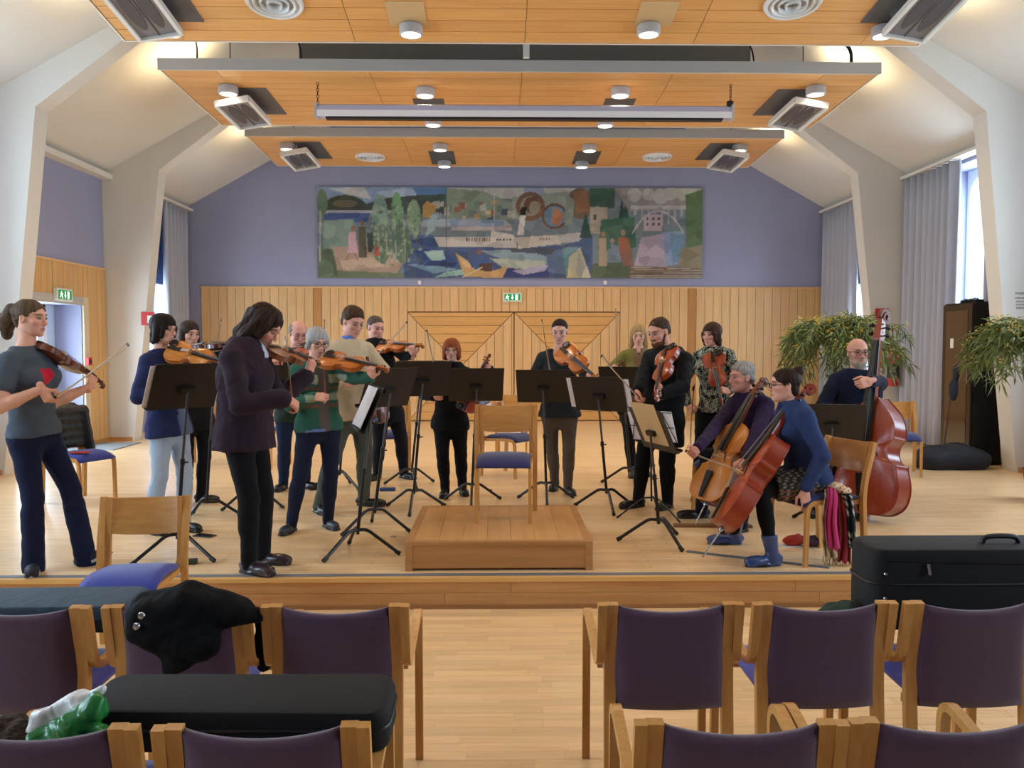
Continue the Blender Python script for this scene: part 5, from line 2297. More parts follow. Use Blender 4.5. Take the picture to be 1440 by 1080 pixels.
# 4 ---------------------------------------------------------------- long-haired man in the dark coat
p = Person('person with shoulder-length brown hair in long aubergine coat, playing violin near the stage edge', 5.26, 1.80, (344, 610), (346, 484), (371, 458), 80, 82, 36,
           ((372, 792), (352, 806)), (75, 62), build=1.04, skin='#c98f78', dhead=.02)
T = W(371, 491, p.Y + .02)
violin_hold(p, T, (452, 513), True, 'reddish brown violin of the long-haired man in aubergine coat', VAR['brown'], znorm=UP * .72 + Vector((-.05, -.8, 0)), pole=UP * -1 + Vector((.2, .1, 0)))
bow_hold(p, (413, 575), -.16, (401, 474), True, 'upright bow of the long-haired man in aubergine coat', pole=UP * -1 + Vector((-.5, -.5, 0)))


def coat(p, V):
    a, b, c = loc3(p, V)
    base = np.tile(c3('#2b1c28'), (len(V), 1))
    m = ((b > .05) & (np.abs(a) < .02) & (c > p.torso * .86)).astype(np.float32)
    return mix(base, V, m, '#b9bcc9')


p.top(M_top, hem=-.16, length=1.90, colf=coat, name='coat', off=.030, flare=.022, collar=.035, cuff=.012, wr=.006)
p.trousers(fabric('black_denim', '#0e0f14'), 1.0, ankle=.05)
p.shoes(M_leather, .13, M_soled)
p.body(stub=.55, brow='#3a2a22')
p.hair('wavy', '#1f1410', color2='#3d2a20')

# 5 ---------------------------------------------------------------- balding man with glasses
p = Person('balding person with glasses in dark green top and jeans, behind the long-haired man', 8.35, 1.77, (413, 584), (417, 493), (419, 469), 30, 32, 20,
           ((431, 686), (398, 688)), (45, -5), build=1.05, skin='#d79a88')
T = W(421, 491, p.Y - .14)
violin_hold(p, T, (462, 498), False, 'reddish violin of the balding man, mostly hidden', VAR['red'], znorm=UP * .8 + Vector((0, -.6, 0)))
p.arm(True, grip=W(388, 513, p.Y - .25), f=Vector((.1, -.6, -.3)), a=Vector((.9, 0, .2)))
p.top(fabric('bottle_green', '#26382f'), hem=-.10, length=1.93, name='sweater', collar=.02)
p.trousers(fabric('blue_jeans', '#1d2a48'), 1.0)
p.shoes(M_shoeblk, .12, M_soled)
p.body(brow='#6a5a50')
p.hair('receding', '#6e6259', color2='#8d8278')
p.glasses(plain('spectacle_brown', '#4a2f24', .3), thick=.0014)

# 6 ---------------------------------------------------------------- woman with grey hair and patterned cardigan
p = Person('person with grey hair and glasses in green patterned cardigan, playing violin', 6.45, 1.63, (448, 600), (444, 508), (446, 481), 28, 34, 16,
           ((462, 742), (409, 748)), (35, -12), female=True, build=1.06, skin='#dda890')
T = W(455, 505, p.Y - .13)
violin_hold(p, T, (549, 521), False, 'bright orange violin of the woman in green patterned cardigan', VAR['amber'], znorm=UP * .85 + Vector((.0, -.5, 0)), pole=UP * -1 + Vector((.3, .1, 0)))
bow_hold(p, (457, 561), -.28, (456, 450), True, 'upright bow of the woman in green patterned cardigan', pole=UP * -1 + Vector((-.7, .1, 0)))


def fairisle(p, V):
    a, b, c = loc3(p, V)
    base = np.tile(c3('#2f5b4c'), (len(V), 1))
    t = c / p.torso
    for lo, hi, col in ((.30, .36, '#7a4a3c'), (.40, .52, '#8f9f86'), (.57, .62, '#7a4a3c'), (.66, .80, '#a9ae94'), (.84, .88, '#7a4a3c')):
        zig = .025 * np.abs(((a * 22) % 2) - 1)
        m = ((t > lo + zig * .7) & (t < hi - zig * .3) & (np.abs(a) < p.sw + .01)).astype(np.float32)
        base = mix(base, V, m * .85, col)
    m = ((b > .03) & (np.abs(a - .015) < .042) & (c < p.torso * .9)).astype(np.float32)
    base = mix(base, V, m, '#5b5048')
    m = ((c < .0) & (np.abs(a + .06) < .075) & (b > 0)).astype(np.float32)
    return mix(base, V, m * (c < -.01), '#6c80b0')


p.top(M_top, hem=-.06, length=1.93, colf=fairisle, name='cardigan', off=.018, h=.0095)
p.trousers(fabric('dark_jeans', '#191f35'), 1.0)
p.shoes(plain('boot_grey', '#2d3038', .4), .13, M_soled)
p.body(brow='#6f655e', lips='#a8645c')
p.hair('grey_bob', '#868685', color2='#b3b3b2')
p.glasses(thick=.0024)

# 7 ---------------------------------------------------------------- tall man in beige sweater
p = Person('tall person in beige sweater and blue collar holding a violin by its neck', 7.42, 1.84, (494, 588), (489, 479), (496, 453), 38, 44, 22,
           ((513, 711), (449, 721)), (75, 35), skin='#d39a86')
Tb = W(533, 595, p.Y - .30)
sc_ = W(520, 522, p.Y - .30)
M7 = frame(Tb, sc_ - Tb, Vector((.5, -.8, .2)))
make_instrument('violin', 1.0, VAR['brown'][0], VAR['brown'][1], .032, 'violin hanging upright from the hand of the man in beige sweater', 'violin', M7, group='violins and violas held by the players')
y7, z7 = Vector(M7.col[1][:3]), Vector(M7.col[2][:3])
p.arm(False, grip=Tb + y7 * .46, f=Vector((.2, -.7, .1)), a=y7, pole=UP * -1 + Vector((1, .2, 0)))
p.arm(True, grip=W(499, 537, p.Y - .30), f=Vector((.9, -.3, 0)), a=UP, pole=UP * -1 + Vector((-1, .2, 0)))
p.top(fabric('beige_wool', '#c2b193'), hem=-.02, length=1.93, name='sweater', off=.016)
p.trousers(fabric('olive_grey', '#4f544c'), 1.05)
p.shoes(M_shoeblk, .09, M_soled)
b_ = SDF(.01)
b_.add(d_cone(p.Nk - p.s * .005, p.Nk + p.s * .042 + p.ff * .012, .066, .058), .01).sub(d_ell(p.Nk + p.ff * .085 + p.s * .045, (.03, .03, .05)), .01).cut(p.s, p.Nk + p.s * .045)
blob('collar', b_, .009, fabric('blue_shirt', '#5d7fc4', bump=0), p.root)
p.body(brow='#4b382c')
p.hair('short', '#3a281c', color2='#533c2b')

# 8 ---------------------------------------------------------------- man in black shirt
p = Person('person with short grey-brown hair in black shirt playing violin beside the beige sweater', 9.0, 1.80, (545, 582), (527, 480), (528, 461), 34, 40, 14,
           ((569, 672), (530, 673)), (40, -10), build=1.02, skin='#d79e8c')
T = W(533, 487, p.Y - .15)
violin_hold(p, T, (598, 487), False, 'orange violin of the man in black shirt', VAR['amber'], znorm=UP * .8 + Vector((0, -.6, 0)), pole=UP * -1 + Vector((.3, .1, 0)))
bow_hold(p, (522, 507), -.30, (572, 453), False, 'slanting bow of the man in black shirt', wood_mat=plain('bow_pale', '#b99a7c', .4))
p.top(fabric('black_shirt', '#121319'), hem=-.12, length=1.93, name='shirt', collar=.03)
p.trousers(fabric('navy_trousers', '#14161f'), 1.05)
p.shoes(M_shoeblk, .09, M_soled)
p.body(brow='#4a3f38')
p.hair('crop', '#463c35', color2='#5c534c')

# 9 ---------------------------------------------------------------- red-haired woman
p = Person('small person with red bob and glasses in black, violin lowered', 8.0, 1.56, (633, 596), (637, 514), (635, 492), -2, 0, 8,
           ((651, 695), (626, 698)), (15, -8), female=True, build=1.08, skin='#dba593')
Tb = W(653, 578, p.Y - .30)
sc_ = W(685, 506, p.Y - .30)
M9 = frame(Tb, sc_ - Tb, Vector((-.45, -.85, .1)))
make_instrument('violin', 1.0, VAR['red'][0], VAR['red'][1], .032, 'violin held upright by the red-haired woman, scroll above the stand', 'violin', M9, group='violins and violas held by the players')
y9 = Vector(M9.col[1][:3])
p.arm(False, grip=Tb + y9 * .47, f=Vector((-.3, -.8, .2)), a=y9, pole=UP * -1 + Vector((1, .1, 0)))
g = W(621, 557, p.Y - .32)
tp = reach(g, 600, 464, .70, False)
make_bow(g - (tp - g).normalized() * .03, tp, 'bow held upright by the red-haired woman')
p.arm(True, grip=g, f=Vector((.7, -.6, 0)), a=(tp - g), pole=UP * -1 + Vector((-1, .2, 0)))
p.top(fabric('black_jacket', '#0f0f12'), hem=-.10, length=1.93, name='jacket', off=.018, collar=.03, neck=.03)
p.trousers(fabric('black_trousers', '#0d0d10'), 1.05)
p.shoes(M_shoeblk, .09, M_soled)
p.body(lips='#a8605c', brow='#8a4a30')
p.hair('bob', '#7c3d1f', color2='#99522c')
p.glasses(plain('spectacle_gold', '#9a8060', .3), thick=.0014)

# 10 --------------------------------------------------------------- woman with very short hair
p = Person('person with cropped dark hair in charcoal sweater and brown trousers, playing viola', 8.12, 1.74, (787, 584), (786, 492), (787, 466), -6, -12, 16,
           ((799, 694), (780, 688)), (12, -14), female=True, build=1.04, skin='#dda893')
T = W(789, 492, p.Y - .12)
violin_hold(p, T, (846, 538), False, 'orange viola of the woman with cropped hair', VAR['amber'], True, znorm=UP * .55 + Vector((-.35, -.75, 0)), pole=UP * -1 + Vector((.6, .2, 0)))
bow_hold(p, (776, 534), -.34, (762, 450), True, 'upright bow of the woman with cropped hair', pole=UP * -1 + Vector((-.9, .2, 0)))
p.top(fabric('charcoal_knit', '#2c3236'), hem=-.02, length=1.9, name='sweater', off=.016, neck=.080, flare=.02)
p.trousers(fabric('taupe', '#5e5348'), .95)
p.shoes(M_shoeblk, .12, M_soled)
p.body(lips='#b0635d', brow='#2f231d')
p.hair('crop', '#231a16', color2='#33271f')

# 11 --------------------------------------------------------------- blonde woman
p = Person('person with long blonde hair and olive scarf holding violin and bow upright', 9.1, 1.70, (895, 582), (898, 491), (898, 471), -8, -10, 14,
           ((905, 668), (888, 670)), (10, -8), female=True, skin='#dfab96')
Tb = W(881, 583, p.Y - .30)
sc_ = W(875, 505, p.Y - .30)
M11 = frame(Tb, sc_ - Tb, Vector((-.2, -.95, .1)))
make_instrument('violin', 1.0, VAR['brown'][0], VAR['brown'][1], .032, 'violin held upright by the blonde woman, scroll beside the stand', 'violin', M11, group='violins and violas held by the players')
y11 = Vector(M11.col[1][:3])
p.arm(False, grip=W(905, 521, p.Y - .30), f=Vector((-.8, -.5, .1)), a=UP, pole=UP * -1 + Vector((1, .1, 0)))
g = W(867, 518, p.Y - .30)
tp = reach(g, 866, 434, .68, True)
make_bow(g, tp, 'bow standing straight up in the hand of the blonde woman')
p.arm(True, grip=g, f=Vector((.3, -.8, .2)), a=UP, pole=UP * -1 + Vector((-1, .2, 0)))


def olive(p, V):
    a, b, c = loc3(p, V)
    base = np.tile(c3('#77733a'), (len(V), 1))
    m = (np.abs(a) < .06).astype(np.float32)
    base = mix(base, V, m, '#7c6248')
    return mix(base, V, (c < .1).astype(np.float32), '#2a2622')


p.top(M_top, hem=-.15, length=1.93, colf=olive, name='cardigan', neck=.05)
p.trousers(fabric('black_leggings', '#131214'), .95)
p.shoes(plain('boot_taupe', '#3b332d', .5), .28, M_soled)
p.body(lips='#b56a62', brow='#9a7a58')
p.hair('long', '#b3935f', color2='#8f7350')
o = blob('pendant', SDF(.01).add(d_ell(p.Nk - p.s * .05 + p.ff * .115, (.012, .012, .012))), .006, M_black, p.root)

# 12 --------------------------------------------------------------- bearded man in black suit
p = Person('bearded person in black suit bent over a viola', 7.32, 1.80, (930, 594), (940, 491), (927, 467), -48, -54, 18,
           ((938, 714), (896, 713)), (-35, -60), build=1.08, skin='#cd947c')
T = W(941, 491, p.Y - .20)
violin_hold(p, T, (922, 565), False, 'red viola pointing down from the bearded man in black suit', VAR['red'], True, znorm=Vector((-.75, -.5, .45)), pole=UP * -.7 + Vector((1, -.2, 0)), hand_at=.44)
bow_hold(p, (902, 562), -.40, (846, 500), False, 'bow of the bearded man in black suit', pole=UP * -1 + Vector((-.7, .3, 0)))
p.top(fabric('black_suit', '#0d0e11'), hem=-.30, length=1.93, name='jacket', off=.026, flare=.02, collar=.02)
p.trousers(fabric('black_suit', '#0d0e11'), 1.05)
p.shoes(M_shoeblk, .09, M_soled)
p.body(brow='#4e3626')
p.hair('crop', '#33231a', color2='#4e3828')
p.beard('#5a3826', .0)

# 13 --------------------------------------------------------------- woman in patterned blouse
p = Person('person with brown bob in black and white blouse, violin lowered, beside the seated cellists', 7.9, 1.69, (1006, 584), (1003, 489), (1001, 471), -38, -48, 4,
           ((1012, 702), (986, 702)), (-20, -40), female=True, build=.98, skin='#dca590')
Tb = W(1002, 496, p.Y - .20)
Sx = reach(Tb, 1017, 576, .595, False)
M13 = frame(Tb, Sx - Tb, Vector((-.45, -.85, .15)))
make_instrument('violin', 1.0, VAR['red'][0], VAR['red'][1], .032, 'orange-red violin hanging down before the patterned blouse', 'violin', M13, group='violins and violas held by the players')
y13 = Vector(M13.col[1][:3])
p.arm(False, grip=Tb + y13 * .40 - Vector(M13.col[2][:3]) * .01, f=Vector((-.75, -.4, .2)), a=-y13, pole=UP * -1 + Vector((1, .2, 0)))
g = W(977, 578, p.Y - .02)
fr_, tp = W(976, 540, p.Y - .02), W(971, 637, p.Y - .12)
make_bow(fr_, tp, 'bow hanging down beside the patterned blouse', up=(1, 0, 0))
p.arm(True, grip=g, f=Vector((.3, -.75, -.5)), a=Vector((.05, -.5, .85)), pole=UP * -.3 + Vector((-1, .5, 0)))


def speckle(p, V):
    a, b, c = loc3(p, V)
    n = np.sin(a * 190 + 2.2 * np.sin(c * 130)) * np.sin(c * 170 + 2 * np.sin(b * 150 + a * 90)) + .4 * np.sin(b * 230 + c * 60)
    base = np.tile(c3('#181a1b'), (len(V), 1))
    return mix(base, V, np.clip((n - .05) * 4, 0, 1), '#a9ad98')


p.top(M_top, hem=.06, length=1.86, colf=speckle, name='blouse', off=.016, h=.0085, up=1.0)
p.trousers(fabric('black_wide', '#101014'), 1.25, flare=.02, waist=.2)
p.shoes(M_shoeblk, .09, M_soled)
p.body(lips='#b0655f', brow='#3a2820')
p.hair('bob', '#36221a', color2='#4b3328')

# 14 --------------------------------------------------------------- seated man with cello
p = Person('seated person with grey goatee in purple shirt, cello bow across the lap', 6.98, 1.78, (1066, 636), (1052, 556), (1043, 531), -62, -76, 2,
           (tuple(G(1040, 748)), tuple(G(984, 728))), (-60, -85), build=1.08, skin='#cf927f', sit=True, dpel=.08, dneck=.04)
q0, q1 = W(993, 706, 6.62), W(1079, 530, 6.88)
nrm = Vector((-.81, -.40, .38))
Mc = frame(q0, q1 - q0, nrm)
kc = (q1 - q0).length / .595
make_instrument('cello', kc, VAR['gold'][0], VAR['brown'][1], .052, 'light brown cello leaning on the grey-haired man in purple shirt', 'cello', Mc, kind='cello', chin=False, endpin=0.30)
g1, g2 = W(974, 637, 6.35), W(1037, 659, 6.40)
make_bow(g2 + (g2 - g1).normalized() * .10, g1 - (g2 - g1).normalized() * .06, 'bow lying across the lap of the grey-haired cellist', wood_mat=plain('bow_pale', '#b99a7c', .4))
p.arm(True, grip=g1, f=Vector((-.6, -.6, -.4)), a=Vector((-.5, .3, .6)), pole=UP * -1 + Vector((-.4, .4, 0)))
p.arm(False, grip=g2, f=Vector((-.8, -.3, -.4)), a=Vector((-.3, .9, .2)), pole=UP * -1 + Vector((.5, -.4, 0)))
p.top(fabric('purple_shirt', '#2a1a3a'), hem=-.12, length=1.93, name='shirt', collar=.03, belly=.15, off=.018)
p.trousers(fabric('black_cords', '#101117'), 1.08)
p.shoes(M_shoeblk, .11, M_soled)
p.body(brow='#7d746c')
p.hair('short', '#77736e', color2='#a5a19b')
p.glasses(plain('spectacle_steel', '#8a8580', .3, .6), thick=.0014)
s_ = SDF(.01)
s_.add(d_ell(p.HP(.074, 0, -.095), (.020, .020, .022)), .01).add(d_ell(p.HP(.090, 0, -.044), (.010, .022, .006)), .008)
blob('goatee', s_, .006, plain('goatee_grey', '#b0aaa4', .7), p.root)

# 15 --------------------------------------------------------------- seated woman with cello
p = Person('seated person with dark bun and glasses in blue cardigan and blue boots, with cello', 5.60, 1.68, (1136, 673), (1113, 568), (1103, 542), -84, -92, 2,
           (tuple(G(1084, 795)), tuple(G(1030, 765))), (-80, -92), female=True, build=1.02, skin='#dda793', sit=True)
q0, q1 = W(1016, 741, 5.34), W(1147, 540, 5.60)
nrm = Vector((-.84, .16, .55))
Mc = frame(q0, q1 - q0, nrm)
kc = (q1 - q0).length / .595
make_instrument('cello', kc, VAR['red'][0], VAR['red'][1], .052, 'dark red cello seen from its side, leaning on the woman in blue cardigan', 'cello', Mc, kind='cello', chin=False, endpin=0.24)
p.arm(False, wrist=W(1131, 690, 5.36), f=Vector((.12, -.1, -1)), a=Vector((-.9, -.1, 0)), pole=Vector((.9, -.5, -.2)), curl=(14, 18, 14), thumb=.1)
p.arm(True, grip=W(1070, 642, 5.74), f=Vector((-.8, -.1, -.4)), a=Vector((-.3, .2, .9)), pole=UP * -1 + Vector((.4, .6, 0)))
p.top(fabric('blue_cardigan', '#2a3a63', bump=.3), hem=-.05, length=1.88, name='cardigan', off=.02, collar=.02, neck=.03, flare=.01)
sk_ = SDF(.03)
H = p.H
for side in (0, 1):
    sk_.add(d_cone(p.hip[side], p.hip[side].lerp(p.knee[side], .72), .066 * H, .056 * H), .05)
sk_.add(d_loft(p.P - p.s * .02, p.P + p.s * .10, p.fl, .108 * H, .078 * H, .092 * H, .07 * H), .03)
kd = ((p.knee[0] - p.hip[0]) + (p.knee[1] - p.hip[1])).normalized()
sk_.cut(kd, p.hip[0].lerp(p.knee[0], .74))


def skirt_col(V):
    q = (V - V3(p.hip[0])) @ V3(kd)
    n = np.sin(V[:, 0] * 120 + 2 * np.sin(V[:, 2] * 90)) * np.sin(V[:, 2] * 140 + V[:, 1] * 60)
    c = np.tile(c3('#2b2826'), (len(V), 1))
    c = mix(c, V, np.clip(n * 3 - .6, 0, 1) * .8, '#8a8578')
    low = V[:, 2] < float(p.hip[0].z) - .02
    st = (np.abs(((V[:, 2] * 28) % 1) - .5) < .16) & low
    return mix(c, V, st.astype(np.float32) * .9, '#7a4c33')


blob('skirt', sk_, .010, M_top, p.root, colf=skirt_col)
p.trousers(fabric('black_tights', '#0b0b0d', wrinkle=.1), .86, name='tights', waist=.05)
p.shoes(plain('rubber_boot_blue', '#2c4070', .28, coat=.3), .20, M_soled, sr=.056, k=1.08)
p.body(lips='#b5655f', brow='#33241d')
p.hair('bun', '#241815', color2='#36261f')
p.glasses(thick=.0026)

# 16 --------------------------------------------------------------- bald man with double bass
p = Person('bald bearded person with glasses in navy sweater embracing a double bass', 7.40, 1.80, (1200, 606), (1207, 524), (1206, 496), -4, -2, 2,
           (tuple(Vector((3.02, 7.05, S))), tuple(Vector((2.72, 7.0, S)))), (15, -25), build=1.12, skin='#d59d88', sit=True)
q0, q1 = W(1222, 722, 6.74), W(1247, 434, 6.98)
nrm = Vector((-.83, -.53, .10))
Mb = frame(q0, q1 - q0, nrm)
kb = (q1 - q0).length / .640
make_instrument('double_bass', kb, VAR['red'][0], VAR['red'][1], .062, 'large red-brown double bass held by the bald man', 'double bass', Mb, kind='bass', chin=False, endpin=.07, neck_k=1.35)
gz_ = Vector(Mb.col[2][:3])
p.arm(False, grip=W(1208, 541, 6.66), f=Vector((-.9, -.25, -.25)), a=Vector((-.2, .2, .95)), pole=Vector((.8, .1, .1)), curl=(50, 60, 40))
p.arm(True, wrist=W(1168, 606, 7.12), f=Vector((.2, -.3, -.9)), a=Vector((.4, -.8, .2)), pole=Vector((-.9, .3, -.2)), curl=(22, 25, 20), thumb=.2)
p.top(fabric('navy_sweater', '#141c33'), hem=-.10, length=1.90, name='sweater', off=.020, belly=.1, collar=.02)
p.trousers(fabric('black_trousers', '#0d0d10'), 1.05)
p.shoes(M_shoeblk, .1, M_soled)
p.body(brow='#8a6a52')
p.beard('#8d7a68', .02, '#b8ab9c')
p.glasses(thick=.0026)
BASS_P = p

# ================================================================== mural
def paint_mural():
    x0, x1 = W(447, 330, YB).x, W(987, 330, YB).x
    z1, z0 = W(700, 264, YB).z, W(700, 391.5, YB).z
    nx, nz = 420, 100
    gx = 20 + (np.arange(nx + 1)) / nx * 1388
    gy = 35 + (nz - np.arange(nz + 1)) / nz * 327
    X, Yy = np.meshgrid(gx, gy)           # rows run upwards in z
    X, Yy = X.ravel(), Yy.ravel()
    col = np.tile(c3('#6d7b80'), (len(X), 1))
    rs = np.random.RandomState(5)
    # broken, faceted colour fields
    pts = np.stack([rs.uniform(20, 1408, 420), rs.uniform(35, 362, 420)], 1)
    near = np.argmin((X[:, None] - pts[None, :, 0]) ** 2 + ((Yy[:, None] - pts[None, :, 1]) * 1.3) ** 2, axis=1)
    fac = rs.uniform(.82, 1.2, 420)[near]
    hue = rs.uniform(-.035, .035, (420, 3))[near]

    def poly(p, c, a=1.0):
        m = np.zeros(len(X), bool)
        j = len(p) - 1
        for i in range(len(p)):
            xi, yi = p[i]
            xj, yj = p[j]
            if yi != yj:
                m ^= ((yi > Yy) != (yj > Yy)) & (X < (xj - xi) * (Yy - yi) / (yj - yi) + xi)
            j = i
        col[m] = col[m] * (1 - a) + c3(c) * a

    def ell(cx, cy, rx, ry, c, a=1.0):
        m = ((X - cx) / rx) ** 2 + ((Yy - cy) / ry) ** 2 < 1
        col[m] = col[m] * (1 - a) + c3(c) * a

    def rect(a, b, c, d, k, al=1.0):
        poly([(a, b), (c, b), (c, d), (a, d)], k, al)

    def line(a, b, c, d, w, k, al=1.0):
        L = math.hypot(c - a, d - b)
        nx_, ny_ = -(d - b) / L * w / 2, (c - a) / L * w / 2
        poly([(a + nx_, b + ny_), (c + nx_, d + ny_), (c - nx_, d - ny_), (a - nx_, b - ny_)], k, al)
    rect(20, 35, 520, 130, '#7d95b4')
    poly([(60, 40), (190, 36), (215, 80), (120, 60)], '#b4b3ae')
    poly([(230, 55), (330, 36), (420, 60), (300, 85)], '#9db0c4')
    poly([(360, 36), (480, 36), (480, 66), (380, 66)], '#4f78a8')
    rect(500, 36, 980, 75, '#b0ada4')
    poly([(760, 36), (830, 36), (840, 62), (770, 70)], '#8d93ae')
    ell(120, 112, 78, 48, '#45483b')
    ell(120, 95, 45, 14, '#6b6148')
    poly([(185, 100), (260, 75), (400, 62), (520, 60), (520, 130), (185, 130)], '#43524c')
    poly([(480, 38), (620, 50), (720, 90), (720, 150), (480, 150)], '#7c8c74')
    poly([(720, 70), (960, 45), (1010, 120), (720, 150)], '#8c9784')
    rect(40, 117, 330, 131, '#a3a4ab')
    poly([(45, 130), (210, 128), (200, 160), (45, 158)], '#41598f')
    poly([(45, 155), (150, 150), (160, 255), (40, 265)], '#7c9382')
    poly([(75, 250), (260, 240), (330, 300), (300, 352), (70, 350)], '#a98b76')
    poly([(100, 300), (250, 285), (260, 320), (110, 335)], '#b99e80')
    poly([(20, 255), (75, 258), (95, 362), (20, 362)], '#57654a')
    poly([(90, 335), (350, 345), (480, 362), (90, 362)], '#6d7a5a')
    # water
    poly([(330, 205), (480, 210), (900, 245), (1010, 200), (1010, 362), (330, 362)], '#465a80')
    for p, c in (([(340, 230), (420, 215), (520, 240), (430, 250)], '#2f4a76'), ([(350, 260), (450, 255), (520, 300), (400, 300)], '#344f86'), ([(400, 265), (470, 262), (480, 295), (430, 300)], '#8fb0a4'), ([(335, 310), (450, 318), (520, 330), (440, 345)], '#6f93a8'),
                 ([(480, 340), (560, 325), (600, 345), (440, 360)], '#86b0a0'), ([(600, 262), (760, 258), (900, 300), (700, 300)], '#7f97a0'), ([(640, 290), (860, 300), (820, 330), (700, 335)], '#a1aa95'), ([(690, 325), (860, 330), (850, 362), (690, 362)], '#3a4474'), ([(720, 335), (850, 312), (840, 335), (760, 350)], '#a39ab2'),
                 ([(840, 262), (910, 255), (915, 350), (850, 340)], '#5a6f8f'), ([(700, 250), (880, 255), (860, 275), (720, 268)], '#4d5560'), ([(420, 300), (520, 305), (515, 320), (400, 318)], '#2b3a68')):
        poly(p, c)
    # far shore and roofs
    for i in range(26):
        a, b = rs.uniform(400, 720), rs.uniform(80, 150)
        w, h = rs.uniform(10, 30), rs.uniform(8, 28)
        poly([(a, b), (a + w, b - rs.uniform(0, 8)), (a + w, b + h), (a, b + h)], rs.choice(['#b08a4f', '#c0a070', '#7a8a90', '#a9a394', '#45586a', '#8a5a3c', '#6d7f70']))
    for i in range(14):
        a = rs.uniform(385, 640)
        poly([(a, 150), (a + rs.uniform(40, 110), 150 + rs.uniform(-4, 6)), (a + 80, 175), (a - 10, 178)], rs.choice(['#9aa3aa', '#8c97a6', '#a79f98', '#7a8fa6']))
    poly([(400, 100), (415, 85), (445, 100), (445, 145), (400, 145)], '#b98a3c')
    poly([(430, 130), (455, 125), (440, 190), (405, 215)], '#8fa6a8')
    rect(500, 178, 720, 190, '#ab9b95')
    # the steamer
    poly([(438, 214), (640, 212), (735, 214), (735, 252), (455, 248)], '#b6aea3')
    poly([(645, 190), (725, 206), (725, 238), (640, 232)], '#beb6a9')
    for a in range(662, 715, 12):
        rect(a, 219, a + 6, 227, '#33333a')
    for a in range(555, 640, 9):
        rect(a, 216, a + 4, 229, '#5a4c46')
    poly([(735, 215), (880, 205), (895, 238), (740, 256)], '#b9ae9e')
    poly([(880, 205), (985, 195), (960, 230), (890, 235)], '#a7a59e')
    for a in range(820, 860, 10):
        rect(a, 217, a + 6, 224, '#3a3a40')
    line(655, 62, 652, 200, 3, '#b3a796')
    ell(785, 103, 52, 52, '#7a5238')
    ell(785, 103, 36, 36, '#8a8572')
    ell(790, 98, 28, 30, '#6f4a33')
    ell(800, 108, 20, 24, '#90806a')
    ell(872, 138, 46, 46, '#6b4c3a')
    ell(872, 138, 38, 38, '#5f7f96')
    poly([(870, 105), (905, 130), (890, 175), (860, 160)], '#a8673f')
    ell(966, 92, 50, 56, '#6e5a44')
    poly([(940, 50), (985, 45), (1000, 120), (950, 130)], '#8a5f3e')
    poly([(915, 60), (945, 80), (935, 170), (905, 160)], '#7f8a7a')
    poly([(751, 106), (771, 106), (768, 135), (748, 135)], '#232328')
    poly([(748, 135), (768, 135), (760, 208), (738, 208)], '#c6bfb4')
    # rowing boat
    poly([(512, 262), (548, 318), (640, 338), (706, 318), (684, 362), (548, 356)], '#c2934f')
    poly([(520, 275), (560, 300), (575, 325), (550, 322)], '#d3ad6c')
    poly([(578, 292), (602, 276), (645, 300), (640, 332), (585, 330)], '#41608f')
    poly([(600, 310), (648, 306), (645, 338), (605, 335)], '#5a3f36')
    ell(599, 268, 8, 9, '#8c5a40')
    line(540, 358, 612, 322, 4, '#c7b28a')
    # sails
    poly([(900, 250), (960, 248), (945, 362), (915, 362)], '#5f8a90')
    poly([(925, 285), (965, 250), (1000, 345), (1005, 362), (920, 362)], '#b3ac8e')
    poly([(925, 300), (940, 362), (918, 362)], '#cbb878')
    poly([(958, 262), (985, 330), (965, 362), (950, 340)], '#9d9a90')
    # poplars and walkers
    for cx, cy, rx, ry, c in ((245, 140, 28, 78, '#789a84'), (305, 130, 20, 78, '#6a9a68'), (366, 138, 24, 58, '#80a078'), (250, 240, 34, 70, '#66795c'), (320, 235, 34, 72, '#5b7560'), (38, 90, 20, 46, '#5d7a5c'), (45, 330, 34, 34, '#66755a')):
        ell(cx, cy, rx, ry, c)
    for i in range(160):
        a, b = rs.uniform(215, 390), rs.uniform(100, 320)
        ell(a, b, rs.uniform(3, 8), rs.uniform(3, 9), rs.choice(['#6f8a66', '#8aa37c', '#55704f', '#9aa98a', '#4d6553']), .7)
    for a in (236, 265, 297, 330):
        line(a, 150, a + 6, 330, 2.5, '#a5a291', .8)
    line(32, 120, 28, 300, 5, '#a8a492')
    poly([(133, 198), (156, 198), (163, 272), (128, 274)], '#c79aa6')
    ell(147, 184, 7, 9, '#a2614a')
    line(133, 272, 122, 298, 4, '#96664f')
    line(152, 272, 164, 298, 4, '#96664f')
    poly([(168, 176), (192, 176), (197, 288), (166, 288)], '#5a553f')
    ell(180, 164, 8, 10, '#7d5640')
    poly([(198, 200), (220, 198), (218, 270), (200, 270)], '#3f4a44')
    poly([(226, 250), (240, 250), (243, 282), (224, 282)], '#b3503f')
    # right hand town, viaduct, figures
    poly([(1000, 105), (1062, 102), (1060, 200), (1000, 200)], '#a1947f')
    rect(1012, 130, 1024, 150, '#4b4a48')
    poly([(995, 36), (1090, 36), (1090, 110), (1000, 100)], '#365849')
    for a in (985, 1115, 1130):
        poly([(a, 70 if a > 1000 else 120), (a + 22, 215), (a - 22, 215)], '#2f5046')
    poly([(1040, 150), (1160, 140), (1170, 250), (1030, 260)], '#3f6b56')
    poly([(1090, 36), (1408, 36), (1408, 110), (1140, 120)], '#8d8480')
    for cx, cy, r in ((1160, 60, 25), (1210, 58, 22), (1255, 66, 28), (1290, 55, 25)):
        ell(cx, cy, r, r, '#aaa49c')
    poly([(1290, 38), (1408, 38), (1330, 85)], '#a9a898')
    rect(1150, 100, 1350, 112, '#a7a2a0')
